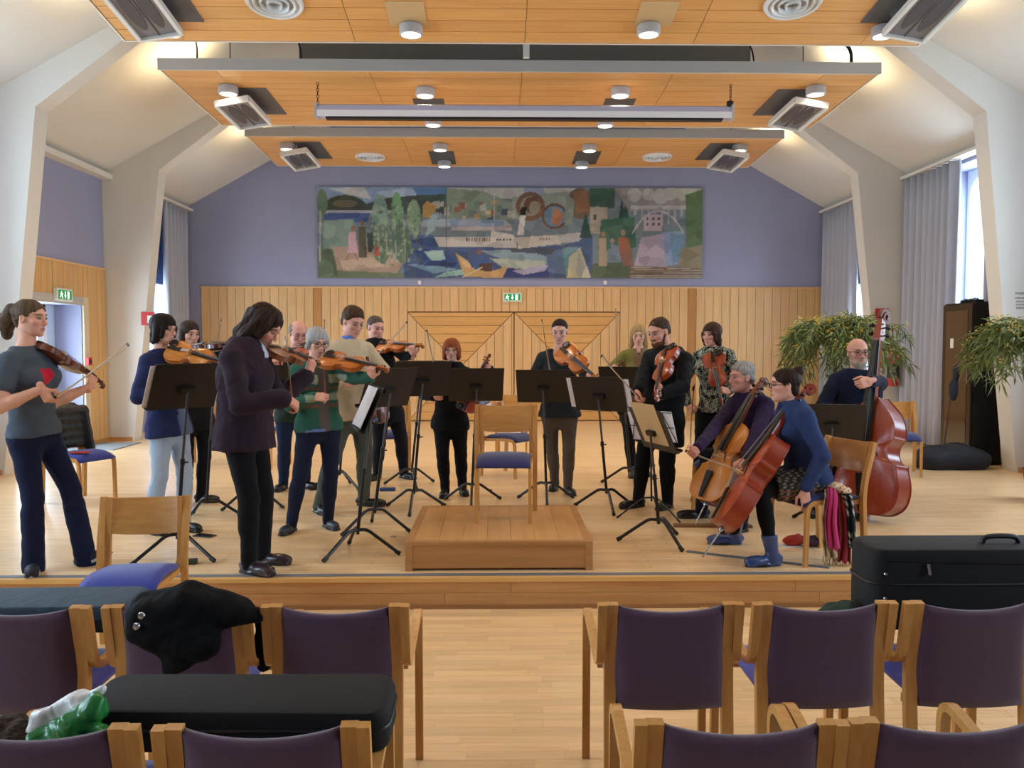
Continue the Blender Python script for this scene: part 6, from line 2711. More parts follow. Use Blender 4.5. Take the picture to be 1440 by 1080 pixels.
    for i in range(8):
        a = 1160 + i * 24
        rect(a, 112, a + 8, 112 + 60 - abs(i - 4) * 9, '#9a9597')
    rect(1195, 130, 1262, 190, '#b39d9f')
    for a in (1205, 1225, 1245):
        for b in (140, 162):
            rect(a, b, a + 8, b + 10, '#5a4d50')
    prev = None
    for i in range(25):
        t = i / 24
        q = (1155 + 185 * t, 200 - 82 * math.sin(PI * t) ** .8)
        if prev:
            line(prev[0], prev[1], q[0], q[1], 5, '#b0abaa')
        prev = q
    poly([(1185, 215), (1265, 200), (1280, 320), (1160, 318)], '#a795a3')
    poly([(1265, 195), (1335, 190), (1340, 310), (1275, 315)], '#7e93b0')
    poly([(1290, 200), (1345, 205), (1330, 300), (1300, 310)], '#6488a0')
    poly([(1345, 60), (1408, 40), (1408, 300), (1350, 250)], '#56734a')
    poly([(1330, 255), (1408, 240), (1408, 335), (1320, 318)], '#8a8062')
    poly([(1010, 310), (1155, 300), (1160, 362), (1005, 362)], '#536449')
    poly([(1150, 318), (1408, 325), (1408, 362), (1140, 362)], '#78654f')
    for i in range(7):
        line(1150, 322 + i * 6, 1408, 328 + i * 5, 2, rs.choice(['#a79a8a', '#5a4636', '#8d7a66']))
    poly([(1032, 215), (1060, 215), (1062, 318), (1034, 318)], '#a08a70')
    ell(1048, 203, 8, 10, '#9a6b4f')
    poly([(1075, 235), (1105, 245), (1150, 300), (1135, 320), (1080, 275)], '#6f7f96')
    ell(1082, 226, 8, 9, '#a3745a')
    poly([(1103, 212), (1138, 212), (1150, 262), (1105, 262)], '#a15f3a')
    ell(1120, 196, 9, 11, '#a3745a')
    poly([(1105, 262), (1150, 262), (1160, 318), (1120, 318)], '#8a5f4c')
    for _ in range(1):
        pass
    col2 = np.clip(col * fac[:, None] + hue * .25, .004, 1)
    fine = rs.uniform(.93, 1.07, len(X))
    col2 = col2 * fine[:, None]
    lum = col2 @ np.array([.3, .6, .1])
    col2 = (col2 * .80 + lum[:, None] * .20) * 1.10
    t = thing('mural', 'long painted mural of a steamer, walkers and a harbour town, in two panels', 'painting', ((x0 + x1) / 2, YB - .04, z0))
    seam = int(round((W(628, 330, YB).x - x0) / (x1 - x0) * nx))
    C = col2.reshape(nz + 1, nx + 1, 3)
    yy = YB - .045
    for a, b in ((0, seam), (seam, nx)):
        n = b - a + 1
        V = np.array([[x0 + (x1 - x0) * i / nx + (.004 if i == a and a else (-.004 if i == b and b < nx else 0)), yy, z0 + (z1 - z0) * j / nz] for j in range(nz + 1) for i in range(a, b + 1)], np.float32)
        Q = np.array([[j * n + i, j * n + i + 1, (j + 1) * n + i + 1, (j + 1) * n + i] for j in range(nz) for i in range(n - 1)])
        cc = C[:, a:b + 1].reshape(-1, 3)
        org = Vector((x0 + (x1 - x0) * (a + b) / 2 / nx, yy, (z0 + z1) / 2))
        me = np_mesh('canvas', V, Q, vcol('mural_paint', .55, bump=.06, bscale=90), org, cc)
        link('canvas', me, t, org)
        xa_, xb_ = x0 + (x1 - x0) * a / nx + .004, x0 + (x1 - x0) * b / nx - .004
        MB().span((xa_, yy + .001, z0), (xb_, YB, z1)).obj('stretcher', plain('mural_edge', '#4a4d50', .7), t)


paint_mural()
for u, what in ((590, 'waves'), (851, 'seated figures')):
    c = W(u, 397.5, YB - .02)
    tag(MB().box(c, (.06, .03, .07)).obj('wall_tag', plain('tag_white', '#e6e3dd', .5)), 'small white fitting on the wall under the painted ' + what + ' of the mural', 'fitting', 'white fittings under the mural')


# ------------------------------------------------------------------ signs
def exit_sign(c, nrm, w, h, label):
    c = Vector(c)
    nrm = Vector(nrm).normalized()
    u = UP.cross(nrm).normalized()
    t = thing('exit_sign', label, 'exit sign', c, 'lit emergency exit signs')
    R = Matrix((u, UP, nrm)).transposed()
    MB().box(c, (w, h, .05), R).obj('housing', plain('sign_white', '#dfe3d8', .4), t)
    MB().box(c + nrm * .0265, (w * .84, h * .72, .004), R).obj('face', glow('sign_green', '#1d8a4c', .55), t)
    wm = glow('sign_glow', '#e9ffee', 1.1)
    o = c + nrm * .0288
    k = h * .72 / 2

    def shape(pts, nm):
        MB().prism([(p * k, q * k) for p, q in pts], o, u, UP, nrm * .002).obj(nm, wm, t)
    # running figure and arrow beside a door
    shape([(-1.75, .75), (-1.45, .75), (-1.45, .45), (-1.75, .45)], 'figure_head')
    shape([(-2.2, .1), (-1.7, .45), (-1.2, .35), (-1.0, .05), (-1.15, -.05), (-1.35, .15), (-1.45, -.2), (-1.1, -.45), (-1.2, -.9), (-1.4, -.9), (-1.35, -.5), (-1.75, -.3), (-2.2, -.75), (-2.3, -.6), (-1.9, -.1), (-1.8, .2), (-2.1, 0)], 'figure')
    shape([(-.15, .8), (.15, .8), (.15, -.1), (.45, -.1), (0, -.8), (-.45, -.1), (-.15, -.1)], 'arrow')
    shape([(.95, .8), (1.75, .8), (1.75, -.85), (.95, -.85)], 'doorway')
    return t


c = W(720.5, 418, YB - .05)
exit_sign(c, (0, -1, 0), .355, .165, 'green emergency exit sign on the pine cladding under the mural')
c = W(93.5, 413, 11.05)
exit_sign((XL + .06, 5.93 * F / (VX - 93.5) - .05, c.z), (1, 0, 0), .40, .165, 'green emergency exit sign above the glazed side door')
for (u, v, lab) in ((208, 448, 'red and white fire hose sign on the pier beside the navy blind'), (1240, 443, 'red and white fire sign on the pier above the extinguisher')):
    c = W(u, v, 12.58)
    t = thing('fire_sign', lab, 'sign', c)
    MB().box(c, (.20, .012, .20)).obj('plate', plain('sign_red', '#c02a22', .45), t)
    MB().box(c + Vector((.03, -.008, -.01)), (.07, .004, .11)).obj('symbol', plain('sign_white', '#dfe3d8', .4), t)
c = Vector((XL + .05, 5.93 * F / (VX - 125), W(125, 508, 12.0).z))
t = thing('fire_alarm', 'red fire alarm button beside the glazed side door', 'fire alarm', c)
MB().box(c, (.05, .11, .11)).obj('box', plain('sign_red', '#c02a22', .45), t)
MB().box(c + Vector((.027, 0, 0)), (.006, .06, .06)).obj('button', plain('alarm_black', '#221b1b', .4), t)
# small lettering on the near right pier (too small to read in the photo)
for i, (v, a, b, hgt) in enumerate(((412.5, 1428, 1441, 3.0), (419, 1428, 1446, 2.2), (424, 1429, 1446, 2.2), (428.5, 1429, 1446, 2.2), (433, 1429, 1446, 2.2))):
    p0, p1 = W(a, v, 9.286), W(b, v, 9.286)
    x = p0.x
    rr_ = random.Random(i)
    mb = MB()
    while x < p1.x:
        w = rr_.uniform(.006, .016)
        mb.span((x, 9.283, p0.z - hgt * .004), (x + w, 9.2895, p0.z + hgt * .004))
        x += w + rr_.uniform(.004, .010)
    o = mb.obj('wall_lettering', plain('lettering_grey', '#aca49a', .6))
    o['kind'] = 'stuff'
    tag(o, 'line of small grey lettering on the white pier beside the mimosa plant', 'lettering', 'lettering on the pier')

# ------------------------------------------------------------------ fire extinguisher
c = W(1256, 517, 12.44)
t = thing('fire_extinguisher', 'red fire extinguisher hanging on the white pier behind the double bass', 'fire extinguisher', c - Vector((0, 0, .28)))
b0 = c - Vector((0, 0, .28))
MB().lathe([(.075, 0), (.085, .02), (.085, .40), (.07, .45), (.03, .49), (.03, .52)], b0, n=20).obj('cylinder', plain('extinguisher_red', '#b01f1d', .3, coat=.3), t, smooth=True)
MB().lathe([(.0862, .12), (.0862, .34)], b0, n=20, caps=False).obj('label_band', plain('extinguisher_label', '#2a2a30', .5), t, smooth=True)
MB().tube([b0 + Vector((-.03, 0, .53)), b0 + Vector((.09, -.02, .56))], .011, 6).obj('lever', M_black, t)
MB().tube(smooth_path([b0 + Vector((-.02, 0, .52)), b0 + Vector((-.12, -.02, .50)), b0 + Vector((-.17, -.02, .40)), b0 + Vector((-.16, -.02, .18))]), .010, 6).obj('hose', M_black, t, smooth=True)
MB().span(b0 + Vector((-.03, .07, .30)), b0 + Vector((.03, .16, .38))).obj('bracket', M_lamp, t)

# ------------------------------------------------------------------ cabinet and bag
t = thing('cabinet', 'tall black cabinet with brown glass door, cables on top', 'cabinet', (5.90, 10.15, S))
ca = Vector((5.72, 9.84, S))
ux, uy = Vector((1, 0, 0)), Vector((0, 1, 0))
cw, cd, ch = .36, .68, 1.98
MB().span(ca + Vector((.02, 0, .02)), ca + Vector((cw, cd, ch))).obj('carcass', plain('cabinet_black', '#0c0c0e', .45), t)
MB().span(ca + Vector((0, 0, .0)), ca + Vector((cw, cd, .03))).obj('plinth', M_black, t)
dr = MB().span(ca + Vector((-.012, .02, .06)), ca + Vector((.018, cd - .02, ch - .02))).obj('door', plain('cabinet_frame', '#2c2219', .3), t)
MB().span(ca + Vector((-.016, .10, .14)), ca + Vector((-.010, cd - .10, ch - .10))).obj('door_glass', plain('cabinet_glass', '#3a2a1c', .08, coat=.6), dr)
MB().span(ca + Vector((-.03, .06, 1.0)), ca + Vector((-.012, .075, 1.14))).obj('handle', M_steel, dr)
MB().span(ca + Vector((-.020, .40, 1.42)), ca + Vector((-.015, .47, 1.54))).obj('notice', plain('tag_white', '#e6e3dd', .5), t)
o = MB().tube(smooth_path([ca + Vector((.08, .15, ch + .02)), ca + Vector((.2, .3, ch + .05)), ca + Vector((.1, .45, ch + .02)), ca + Vector((.28, .5, ch + .04)), ca + Vector((.22, .2, ch + .02)), ca + Vector((.05, .3, ch + .03))]), .018, 8).obj('coiled_cable', M_black, smooth=True)
tag(o, 'black cable coiled on top of the tall black cabinet', 'cable')
g = Vector((W(1340, 640, 9.60).x, 9.60, S))
s = SDF(.08)
for (x, y, z, a, b_, c_) in ((-.24, .0, .11, .22, .19, .17), (.04, .0, .13, .26, .20, .18), (.26, .0, .10, .19, .17, .14)):
    s.add(d_ell(g + Vector((x, y, z)), (a, b_, c_)), .08)
s.cut((0, 0, -1), (0, 0, S + .002)).noise(.012, 16, 1)
o = blob('bass_bag', s, .018, plain('bag_navy', '#141925', .7, wrinkle=.4))
tag(o, 'dark navy soft bass bag lying on the stage in front of the curtain', 'bag')
o = MB().tube([Vector((W(1325, 612, 9.84).x, 9.84, S)), W(1337, 557, 9.90)], .008, 6).obj('bag_strap', M_black)
tag(o, 'thin dark rod leaning up from the navy bag', 'rod')
o = blob('cloth_bundle', SDF(.03).add(d_ell(W(1341, 548, 9.86), (.05, .05, .14))).add(d_ell(W(1344, 525, 9.9), (.035, .04, .12))).noise(.008, 40, 2), .012, plain('bundle_navy', '#1c2333', .8))
tag(o, 'dark bundle of cloth hanging on the side of the black cabinet', 'cloth')


# ------------------------------------------------------------------ mimosa trees
def mimosa(base, top, spread, label, seed, nb=64, drop=.42):
    rs = random.Random(seed)
    base, top = Vector(base), Vector(top)
    t = thing('mimosa_tree', label, 'plant', base)
    MB().lathe([(.10, 0), (.14, .02), (.17, .28), (.175, .30), (.15, .30), (.15, .26)], base, n=20).obj('pot', plain('pot_brown', '#5a3a2a', .6), t, smooth=True)
    MB().lathe([(.0, .262), (.148, .262)], base, n=16, caps=False).obj('soil', plain('soil', '#2b211a', .9), t)
    mid = base.lerp(top, .5) + Vector((.02, 0, 0))
    MB().tube(smooth_path([base + Vector((0, 0, .2)), mid, top]), [.026 - .012 * i / 10 for i in range(11)], 8).obj('trunk', plain('bark', '#3a2a20', .8, bump=.4, bscale=60), t, smooth=True)
    lv, fl_, br = MB(), MB(), MB()
    lc = 0
    for i in range(nb):
        a = rs.uniform(0, 2 * PI)
        r = spread * (rs.uniform(.15, 1) ** .7)
        p0 = top + Vector((0, 0, rs.uniform(-.15, .05)))
        p1 = top + Vector((math.cos(a) * r * .55, math.sin(a) * r * .55, rs.uniform(.10, .32)))
        p2 = top + Vector((math.cos(a) * r, math.sin(a) * r, rs.uniform(-.05, .22)))
        p3 = p2 + Vector((math.cos(a) * .12, math.sin(a) * .12, -rs.uniform(.1, drop)))
        path = bez(p0, p1, p2, p3, 9)
        br.tube(path, [.006 - .0004 * k for k in range(10)], 5)
        for k in range(2, 10):
            for q in range(9):
                p = path[k] + Vector((rs.uniform(-.03, .03), rs.uniform(-.03, .03), rs.uniform(-.03, .03)))
                d = Vector((rs.uniform(-1, 1) + math.cos(a) * .5, rs.uniform(-1, 1) + math.sin(a) * .5, rs.uniform(-1.5, .35))).normalized()
                L = rs.uniform(.08, .17)
                w = rs.uniform(.006, .011)
                sd = d.cross(Vector((rs.uniform(-1, 1), rs.uniform(-1, 1), rs.uniform(-1, 1)))).normalized() * w
                bend_ = Vector((0, 0, -L * .25))
                m_ = p + d * L * .5
                e = p + d * L + bend_
                lv.add([p, m_ + sd, e, m_ - sd], [(0, 1, 2, 3)], rs.randint(0, 2))
            if rs.random() < .42:
                c_ = path[k] + Vector((rs.uniform(-.05, .05), rs.uniform(-.05, .05), rs.uniform(-.02, .06)))
                for _ in range(rs.randint(4, 9)):
                    cc = c_ + Vector((rs.gauss(0, .022), rs.gauss(0, .022), rs.gauss(0, .022)))
                    r_ = rs.uniform(.006, .011)
                    fl_.lathe([(0, -r_), (r_, 0), (0, r_)], cc, n=5, caps=False, mi=0 if rs.random() < .7 else 1)
    o = lv.obj('foliage', [plain('leaf_a', '#5d6f3a', .6), plain('leaf_b', '#77874c', .6), plain('leaf_c', '#8b9660', .6)], t, fixn=False)
    o['kind'] = 'stuff'
    o = fl_.obj('flowers', [plain('blossom', '#d9b32c', .7), plain('blossom_pale', '#d8cf8a', .7)], t, fixn=False)
    o['kind'] = 'stuff'
    o = br.obj('branches', plain('twig', '#5a4a30', .8), t, smooth=True)
    o['kind'] = 'stuff'
    return t


b = G(1154, 688)
mimosa(b, W(1178, 470, b.y), .54, 'potted mimosa tree with yellow blossoms standing behind the bald bassist', 11, 80)
b2 = Vector((5.12, 7.6, S))
mimosa(b2, W(1446, 474, 7.6), .40, 'potted mimosa tree with yellow blossoms in front of the white pier', 12, 70)

# ------------------------------------------------------------------ stool for the bassist
pv = BASS_P.P
sz = pv.z - .115
t = thing('bar_stool', 'wooden stool under the bald bassist', 'stool', (pv.x, pv.y, S))
MB().lathe([(.0, 0), (.165, .0), (.175, .012), (.175, .03), (.16, .04), (.0, .04)], (pv.x, pv.y, sz - .04), n=24, caps=False).obj('seat', M_beechX, t, smooth=True)
for a in (45, 135, 225, 315):
    d = Vector((math.cos(a * D2R), math.sin(a * D2R), 0))
    MB().tube([Vector((pv.x, pv.y, S)) + d * .24, Vector((pv.x, pv.y, sz - .04)) + d * .13], .016, 8).obj('leg', M_beech, t, smooth=True)
for k in range(4):
    a, b_ = (45 + 90 * k) * D2R, (135 + 90 * k) * D2R
    z = S + .22
    r = .24 - .11 * (.22 / (sz - S))
    MB().tube([(pv.x + math.cos(a) * r, pv.y + math.sin(a) * r, z), (pv.x + math.cos(b_) * r, pv.y + math.sin(b_) * r, z)], .010, 6).obj('rung', M_beech, t)
g = G(1262, 668)
clone(cn, Vector((g.x + .05, g.y + .1, S)), -14 * D2R, 'beech chair almost hidden behind the double bass', GRP_C)

# ------------------------------------------------------------------ things on the stage floor


def slab(u, v, w, d, h, rot, mat, name, label, cat, z=S, r=0):
    g = G(u, v, z)
    R = Matrix.Rotation(rot * D2R, 3, 'Z')
    o = MB().box(g + Vector((0, 0, h / 2)), (w, d, h), R).obj(name, mat)
    if r:
        m = o.modifiers.new('round', 'BEVEL')
        m.width = r
        m.segments = 3
    return tag(o, label, cat)


slab(288, 754, .085, .16, .010, 70, plain('phone_black', '#151517', .25), 'phone', 'black phone lying on the stage beside a stand foot', 'phone', r=.003)
slab(263, 793, .13, .06, .03, 10, plain('box_green', '#24362a', .5), 'rosin_box', 'small dark green box on the stage near the stage edge', 'box', r=.005)
slab(545, 690, .16, .08, .03, 5, plain('box_blue', '#28407a', .4), 'spectacle_case', 'blue spectacle case lying on the stage behind the stands', 'case', r=.012)
slab(553, 755, .05, .03, .008, 30, plain('silver_tin', '#b9b6b0', .3, .6), 'rosin_tin', 'small shiny tin on the stage beside the podium', 'tin', r=.003)
slab(690, 690, .025, .025, .012, 0, M_black, 'rubber_mute', 'tiny black rubber piece on the stage behind the podium', 'mute')
slab(1002, 741, .62, .07, .02, -4, wood('endpin_board', '#8a6238', '#70502c', 'X', .5), 'endpin_board', 'wooden endpin board on the stage before the grey-haired cellist', 'board')
g0, g1 = G(966, 776), G(1166, 799)
d_ = (g1 - g0)
R = Matrix.Rotation(math.atan2(d_.y, d_.x), 3, 'Z')
o = MB().box((g0 + g1) / 2 + Vector((0, 0, .004)), (d_.length, .035, .008), R).obj('endpin_strap', plain('strap_grey', '#5d6670', .6))
tag(o, 'grey endpin strap lying from the red cello to the chair leg', 'strap')
slab(1112, 767, .16, .10, .004, 8, M_paper, 'paper_sheet', 'white paper on the stage under the chair of the blue cardigan', 'paper')
slab(150, 628, .60, .9, .012, 0, plain('mat_grey', '#8e9496', .9), 'door_mat', 'grey mat on the stage floor near the glazed side door', 'mat')
g = G(1132, 768)
o = blob('mittens', SDF(.02).add(d_ell(g + Vector((-.09, .02, .035)), (.07, .05, .035))).add(d_ell(g + Vector((-.05, 0, .05)), (.04, .04, .04))).noise(.008, 60, 1).cut((0, 0, -1), (0, 0, S + .001)), .008, plain('knit_red', '#a8321e', .9))
tag(o, 'red knitted mitten on the stage under the blue cardigan cellist', 'mitten')
o = blob('wool_hat', SDF(.02).add(d_ell(g + Vector((.04, 0, .04)), (.08, .06, .04))).add(d_ell(g + Vector((.11, .01, .03)), (.05, .05, .03))).noise(.008, 60, 2).cut((0, 0, -1), (0, 0, S + .001)), .008, plain('knit_plum', '#3a1a2c', .9))
tag(o, 'dark plum knitted hat on the stage beside the red mitten', 'hat')
slab(113, 637, .16, .05, .012, 20, plain('red_case', '#b8392b', .5), 'pencil_case', 'small red case on the blue seat below the puffer jacket', 'case', z=S + .475)
g = G(716, 668) + UP * .487
o = sheet(g, (Vector((1, 0, 0)), Vector((0, .95, .05)), UP), .26, .18, 0, 'white printed papers on the sideways chair behind the podium')

# puffer jacket over the chair with the blue seat
jc = Vector((-3.90, 7.72, S))
ja = 66 * D2R
back = jc + Vector((-math.sin(ja), math.cos(ja), 0)) * .27
lat = Vector((math.cos(ja), math.sin(ja), 0))
fwd = Vector((math.sin(ja), -math.cos(ja), 0))
s = SDF(.03)
for i in range(5):
    z = .83 - i * .075
    wdt = .23 - .008 * i
    for sg in (-1, 1):
        s.add(d_cone(back - lat * wdt + fwd * (.05 * sg - .0) + UP * z, back + lat * wdt + fwd * (.05 * sg) + UP * z, .052, .052), .012)
s.add(d_cone(back + lat * .22 + fwd * .06 + UP * .80, back + lat * .26 + fwd * .10 + UP * .46, .055, .045), .02)
s.add(d_cone(back - lat * .20 + fwd * .06 + UP * .80, back - lat * .22 + fwd * .12 + UP * .50, .055, .045), .02)
s.add(d_cone(back - lat * .15 + UP * .86, back + lat * .15 + UP * .86, .05, .05), .02)
s.noise(.004, 40, 3)
o = blob('puffer_jacket', s, .012, plain('puffer_black', '#101318', .4, wrinkle=.3))
tag(o, 'black quilted puffer jacket hung over a chair back by the glazed door', 'jacket')
# grey-blue garment over the chair behind the podium
g = G(716, 668)
ca_ = 52 * D2R
back = g + Vector((-math.sin(ca_), math.cos(ca_), 0)) * .27
lat = Vector((math.cos(ca_), math.sin(ca_), 0))
s = SDF(.03).add(d_cone(back - lat * .22 + UP * .80, back - lat * .05 + UP * .82, .04, .03)).add(d_cone(back - lat * .20 + UP * .80, back - lat * .22 + UP * .40, .045, .055)).noise(.008, 40, 1)
o = blob('grey_jacket', s, .012, plain('garment_greyblue', '#6d7688', .85))
tag(o, 'grey-blue garment hanging over the sideways chair behind the podium', 'jacket')

# scarves over the chair of the woman cellist


def hanging(points, w0, w1, cols, name, label, fringe=None, seed=0, parent=None, depth=.02, group=None):
    """cloth strip along a path with folds across it; cols: function (s, t) -> rgb"""
    rs = random.Random(seed)
    path = smooth_path(points, 6)
    n, m = len(path), 10
    V, C = [], []
    side = Vector((.92, -.38, 0)).normalized()
    out = Vector((-.38, -.92, 0)).normalized()
    for i, p in enumerate(path):
        t = i / (n - 1)
        w = w0 + (w1 - w0) * t
        for j in range(m + 1):
            q = j / m - .5
            V.append(p + side * (q * w) + out * (depth * math.sin(q * 14 + seed + t * 2) * (.4 + t)) + UP * (.01 * math.sin(j * 2 + seed) * (t > .9)))
            C.append(cols(j / m, t, rs))
    Q = np.array([[i * (m + 1) + j, i * (m + 1) + j + 1, (i + 1) * (m + 1) + j + 1, (i + 1) * (m + 1) + j] for i in range(n - 1) for j in range(m)])
    V = np.array([list(v) for v in V], np.float32)
    org = V.mean(0)
    me = np_mesh(name, V, Q, M_top, org, np.array(C, np.float32))
    o = link(name, me, parent, Vector([float(q) for q in org]))
    md = o.modifiers.new('thick', 'SOLIDIFY')
    md.thickness = .006
    if parent is None:
        tag(o, label, 'scarf', group)
    if fringe:
        e = path[-1]
        for k in range(9):
            q = k / 8 - .5
            a = e + side * (q * w1)
            MB().tube([a, a + Vector((rs.uniform(-.008, .008), 0, -.03)), a + Vector((rs.uniform(-.015, .015), 0, -.055))], .003, 5).obj('tassel', fringe, o)
    return o


def sc(u, v, y=5.36):
    return W(u, v, y)


hanging([sc(1164, 688, 5.45), sc(1167, 695), sc(1164, 735), sc(1168, 783)], .055, .085, lambda s_, t, r: c3('#d9c3a0') * (1 if (int(s_ * 10) + int(t * 40)) % 3 else .25), 'scarf', 'beige and black leopard fringed scarf hanging from the chair of the blue cardigan', plain('fringe', '#a58d66', .9), 1)
hanging([sc(1168, 686, 5.40), sc(1170, 700, 5.32), sc(1168, 735, 5.31), sc(1172, 772, 5.32)], .05, .075, lambda s_, t, r: c3('#b8356b') * (.8 + .4 * abs(math.sin(s_ * 9))), 'scarf', 'plain pink scarf hanging from the chair of the blue cardigan', None, 2)
hanging([sc(1184, 690, 5.42), sc(1192, 702, 5.35), sc(1196, 740, 5.34), sc(1198, 770, 5.34)], .06, .05, lambda s_, t, r: c3('#15161a') if (int(s_ * 11) % 3 or int(t * 24) % 3) else c3('#c9c4b8'), 'scarf', 'black scarf with white dots hanging from the chair of the blue cardigan', None, 3)
hanging([sc(1180, 695, 5.40), sc(1183, 715, 5.36), sc(1186, 755, 5.36), sc(1184, 790, 5.36)], .05, .11, lambda s_, t, r: c3('#8a3038') * (.7 + .5 * abs(math.sin(s_ * 7 + t * 3))), 'scarf', 'dark red scarf hanging lowest from the chair of the blue cardigan', plain('fringe', '#a58d66', .9), 4)
s = SDF(.02).add(d_ell(sc(1170, 682, 5.46), (.07, .08, .022))).add(d_ell(sc(1186, 690, 5.42), (.05, .06, .025))).noise(.006, 60, 1)
rsx = np.random.RandomState(4)


def flor(V):
    n = np.sin(V[:, 0] * 150) * np.sin(V[:, 1] * 170 + V[:, 2] * 90)
    return mix(np.tile(c3('#d9c5a2'), (len(V), 1)), V, np.clip(n * 3 - .8, 0, 1), '#b5403a')


o = blob('floral_scarf', s, .007, M_top, colf=flor)
tag(o, 'cream floral scarf bunched on the seat beside the blue cardigan cellist', 'scarf')


# ------------------------------------------------------------------ things lying on the hall chairs
def rbox(name, c, s, r, mat, label, cat, rotz=0, parts=None, tilt=0, tiltx=0):
    c = Vector(c)
    t = thing(name, label, cat, c - Vector((0, 0, s[2] / 2)))
    R = Matrix.Rotation(rotz * D2R, 3, 'Z') @ Matrix.Rotation(tilt * D2R, 3, 'Y') @ Matrix.Rotation(tiltx * D2R, 3, 'X')
    ax = (R @ Vector((1, 0, 0)), R @ Vector((0, 1, 0)), R @ Vector((0, 0, 1)))
    return t, R, ax


def case(name, c, s, lidh, lid_mat, base_mat, label, rotz=0, r=.04, tilt=0, handle=True, taper=0.0, tiltx=0):
    t, R, ax = rbox(name, c, s, r, None, label, 'instrument case', rotz, tilt=tilt, tiltx=tiltx)
    c = Vector(c)
    L, D, Hh = s

    def P(x, y, z):
        return c + R @ Vector((x, y, z))

    def shell(z0, z1, grow, mat, nm, round_top):
        mb = MB()

        def ring(k, z):
            out = []
            rad = r * 1.2
            for cx, cy, a0 in ((1, 1, 0), (-1, 1, 90), (-1, -1, 180), (1, -1, 270)):
                for q in range(6):
                    a = (a0 + q * 18) * D2R
                    x = cx * (L / 2 - rad) + math.cos(a) * rad
                    y = cy * (D / 2 - rad) * (1 - taper * (.5 - x / L)) + math.sin(a) * rad
                    out.append(P(x * k if abs(k) < 1 else x + (k - 1) * cx, y * k if abs(k) < 1 else y, z))
            return out
        rr = []
        e = .018
        if round_top > 0:
            rr = [ring(1 + 0, z0), ring(1.0, z1 - e), ring(.992, z1 - e * .45), ring(.975, z1 - e * .12), ring(.945, z1)]
        else:
            rr = [ring(.945, z0), ring(.975, z0 + e * .12), ring(.992, z0 + e * .45), ring(1.0, z0 + e), ring(1.0, z1)]
        mb.rings(rr)
        return mb.obj(nm, mat, t, smooth=35)
    zs = Hh / 2 - lidh
    shell(-Hh / 2, zs - .003, 0, base_mat, 'base', -1)
    shell(zs + .003, Hh / 2, 0, lid_mat, 'lid', 1)
    mb = MB()
    pts = [P(L / 2 * math.copysign(min(1, abs(math.cos(a)) ** .25), math.cos(a)) * 1.002, D / 2 * math.copysign(min(1, abs(math.sin(a)) ** .25), math.sin(a)) * 1.002, zs) for a in [2 * PI * i / 48 for i in range(49)]]
    mb.tube(pts, .005, 6, caps=False)
    mb.obj('zip', plain('zip_black', '#1b1b1c', .4), t, smooth=True)
    if handle:
        MB().tube(smooth_path([P(-.07, -D / 2 - .003, zs - .03), P(-.05, -D / 2 - .025, zs - .03), P(.05, -D / 2 - .025, zs - .03), P(.07, -D / 2 - .003, zs - .03)]), .008, 8).obj('handle', M_black, t, smooth=True)
    return t, P


M_caseblk = plain('case_black', '#0c0d0f', .8, bump=.2, bscale=600)
ARM = .600
# long black case on the second row
c0, c1 = W(128, 985, 2.2), W(552, 985, 2.2)
case('violin_case', ((c0.x + c1.x) / 2, 2.22, ARM + .058), (c1.x - c0.x, .20, .12), .05, M_caseblk, M_caseblk, 'long black violin case lying across the arms of two hall chairs', rotz=-1.5, taper=.10, tiltx=8)
# blue case on the first row
c0, c1 = W(-150, 860, 3.1), W(192, 860, 3.1)
case('violin_case', ((c0.x + c1.x) / 2, 3.12, ARM + .055), (c1.x - c0.x, .26, .10), .05, plain('case_teal', '#2c4557', .7, bump=.1, bscale=400, wrinkle=.3), M_caseblk, 'violin case with teal blue lid lying across hall chairs next to the black coat', rotz=1.5)
# big black case on the right
c0 = W(1216, 850, 3.05)
t, P = case('viola_case', (c0.x + .44, 3.10, ARM + .155), (.88, .24, .30), .13, M_caseblk, M_caseblk, 'large black instrument case standing across the hall chairs below the double bass', rotz=0, r=.05, handle=False)
MB().tube(smooth_path([P(.02, -.02, .151), P(.04, -.02, .175), P(.14, -.02, .175), P(.16, -.02, .151)]), .010, 8).obj('handle', M_black, t, smooth=True)
MB().tube([P(-.24, -.124, .10), P(-.235, -.13, .06)], .006, 6).obj('zip_puller', M_steel, t)
MB().tube([P(-.40, -.1235, .115), P(-.2, -.1245, .108), P(.43, -.1235, .09)], .003, 5).obj('pocket_zip', plain('zip_black', '#1b1b1c', .4), t)
for x in (-.395,):
    for z in (.06, -.03):
        MB().lathe([(.0, 0), (.007, .0), (.006, .004), (0, .005)], P(x, -.119, z), (0, -1, 0), 8, caps=False).obj('stud', M_steel, t)
# green cloth
g = W(1180, 852, 3.06)
s = SDF(.03).add(d_ell((g.x, 3.06, ARM + .015), (.085, .10, .055))).add(d_ell((g.x + .06, 3.1, ARM + .03), (.06, .08, .05))).noise(.01, 45, 2)
o = blob('green_cloth', s, .010, plain('cloth_green', '#20352a', .9, wrinkle=.4))
tag(o, 'dark green cloth bundled on hall chairs beside the large black case', 'cloth')

# plastic bag and fur on the second row
M_bagw = plain('plastic_white', '#dcdad6', .35, spec=.6, wrinkle=.5)
M_bagg = plain('plastic_green', '#1f7a35', .3, spec=.6, wrinkle=.5)
yb_ = 2.12


def q_(u, v, y=yb_):
    return W(u, v, y)


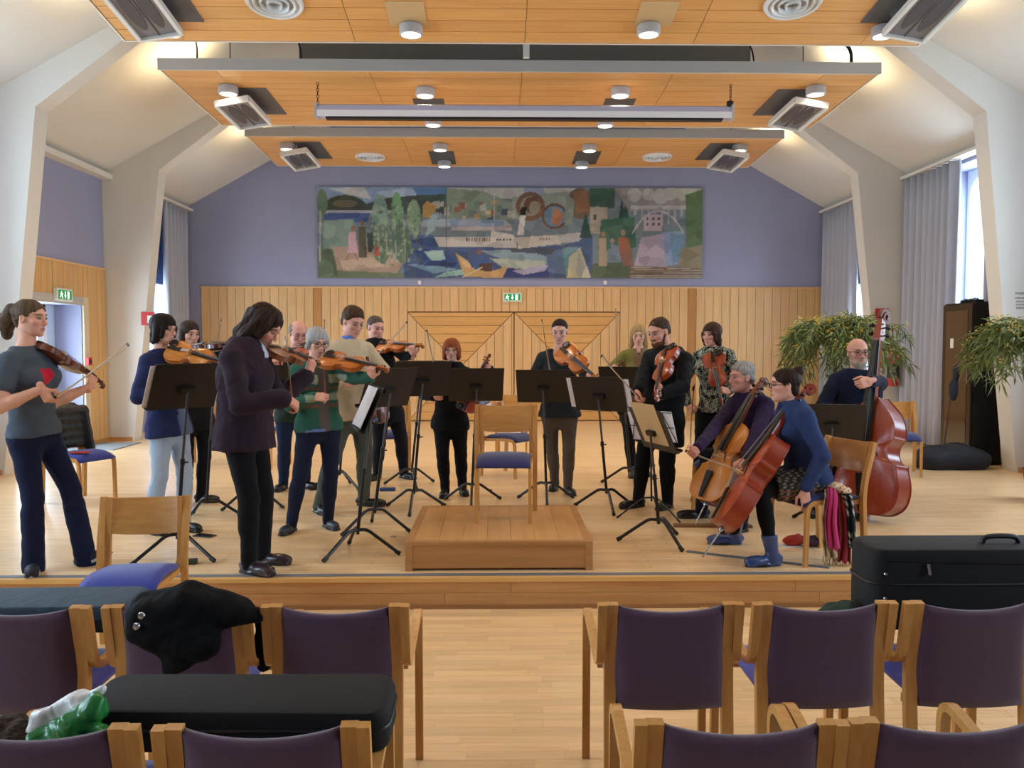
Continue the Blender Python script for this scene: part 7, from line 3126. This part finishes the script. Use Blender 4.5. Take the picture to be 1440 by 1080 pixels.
t = thing('plastic_bag', 'crumpled green and white plastic bag beside the long black case', 'bag', q_(90, 1040))
s = SDF(.02).add(d_cone(q_(52, 1034), q_(112, 992), .035, .030)).add(d_cone(q_(112, 992), q_(142, 972), .028, .012)).add(d_cone(q_(60, 1010), q_(98, 985), .030, .012)).noise(.012, 60, 1)
blob('white_part', s, .007, M_bagw, t)
s = SDF(.02).add(d_cone(q_(48, 1045, 2.09), q_(135, 1000, 2.08), .030, .030)).add(d_cone(q_(105, 1020, 2.07), q_(132, 985, 2.08), .032, .022)).add(d_cone(q_(60, 1048, 2.08), q_(140, 1040, 2.08), .035, .03)).noise(.011, 70, 2)
blob('green_part', s, .007, M_bagg, t)
s = SDF(.03).add(d_ell(q_(5, 1040), (.085, .08, .055))).add(d_ell(q_(35, 1040, 2.1), (.04, .05, .035))).noise(.010, 110, 1).noise(.006, 220, 2)
o = blob('fur_hat', s, .007, plain('fur_brown', '#3a2c24', .95, bump=.6, bscale=150, var=.25, vscale=60))
tag(o, 'brown furry hat beside the green and white plastic bag', 'hat')

# black coat draped over a chair of the first row
cy = 2.76


def k_(u, v, y=cy):
    return W(u, v, y)


s = SDF(.04)
s.add(d_cone(k_(205, 856), k_(262, 848), .050, .068), .04)
s.add(d_cone(k_(262, 848), k_(338, 860), .068, .045), .04)
s.add(d_loft(k_(250, 858, 2.70), k_(252, 905, 2.66), (1, 0, 0), .145, .040, .10, .034), .04)
s.add(d_loft(k_(262, 900, 2.66), k_(237, 950, 2.66), (1, 0, 0), .10, .034, .022, .020), .04)
s.add(d_loft(k_(205, 862, 2.70), k_(196, 888, 2.68), (1, 0, 0), .045, .035, .03, .025), .03)
s.add(d_cone(k_(335, 862, 2.72), k_(362, 868, 2.74), .035, .02), .03)
s.add(d_loft(k_(280, 850, 2.85), k_(280, 905, 2.92), (1, 0, 0), .16, .04, .15, .03), .03)
s.add(d_cone(k_(366, 862, 2.80), k_(372, 935, 2.86), .020, .028), .02)
s.noise(.010, 22, 1).noise(.004, 60, 2)
t = thing('coat', 'black wool coat with metal buttons draped over a purple hall chair', 'coat', k_(260, 900))
blob('fabric', s, .009, plain('coat_black', '#0a0a0c', .9, bump=.2, bscale=300, wrinkle=.5, spec=.2), t)
for (u, v) in ((199, 866), (192, 881)):
    c = k_(u, v, 2.635)
    MB().lathe([(0, .006), (.010, .005), (.0125, 0), (.010, -.004)], c, (-.1, -1, .1), 12).obj('button', M_steel, t, smooth=True)
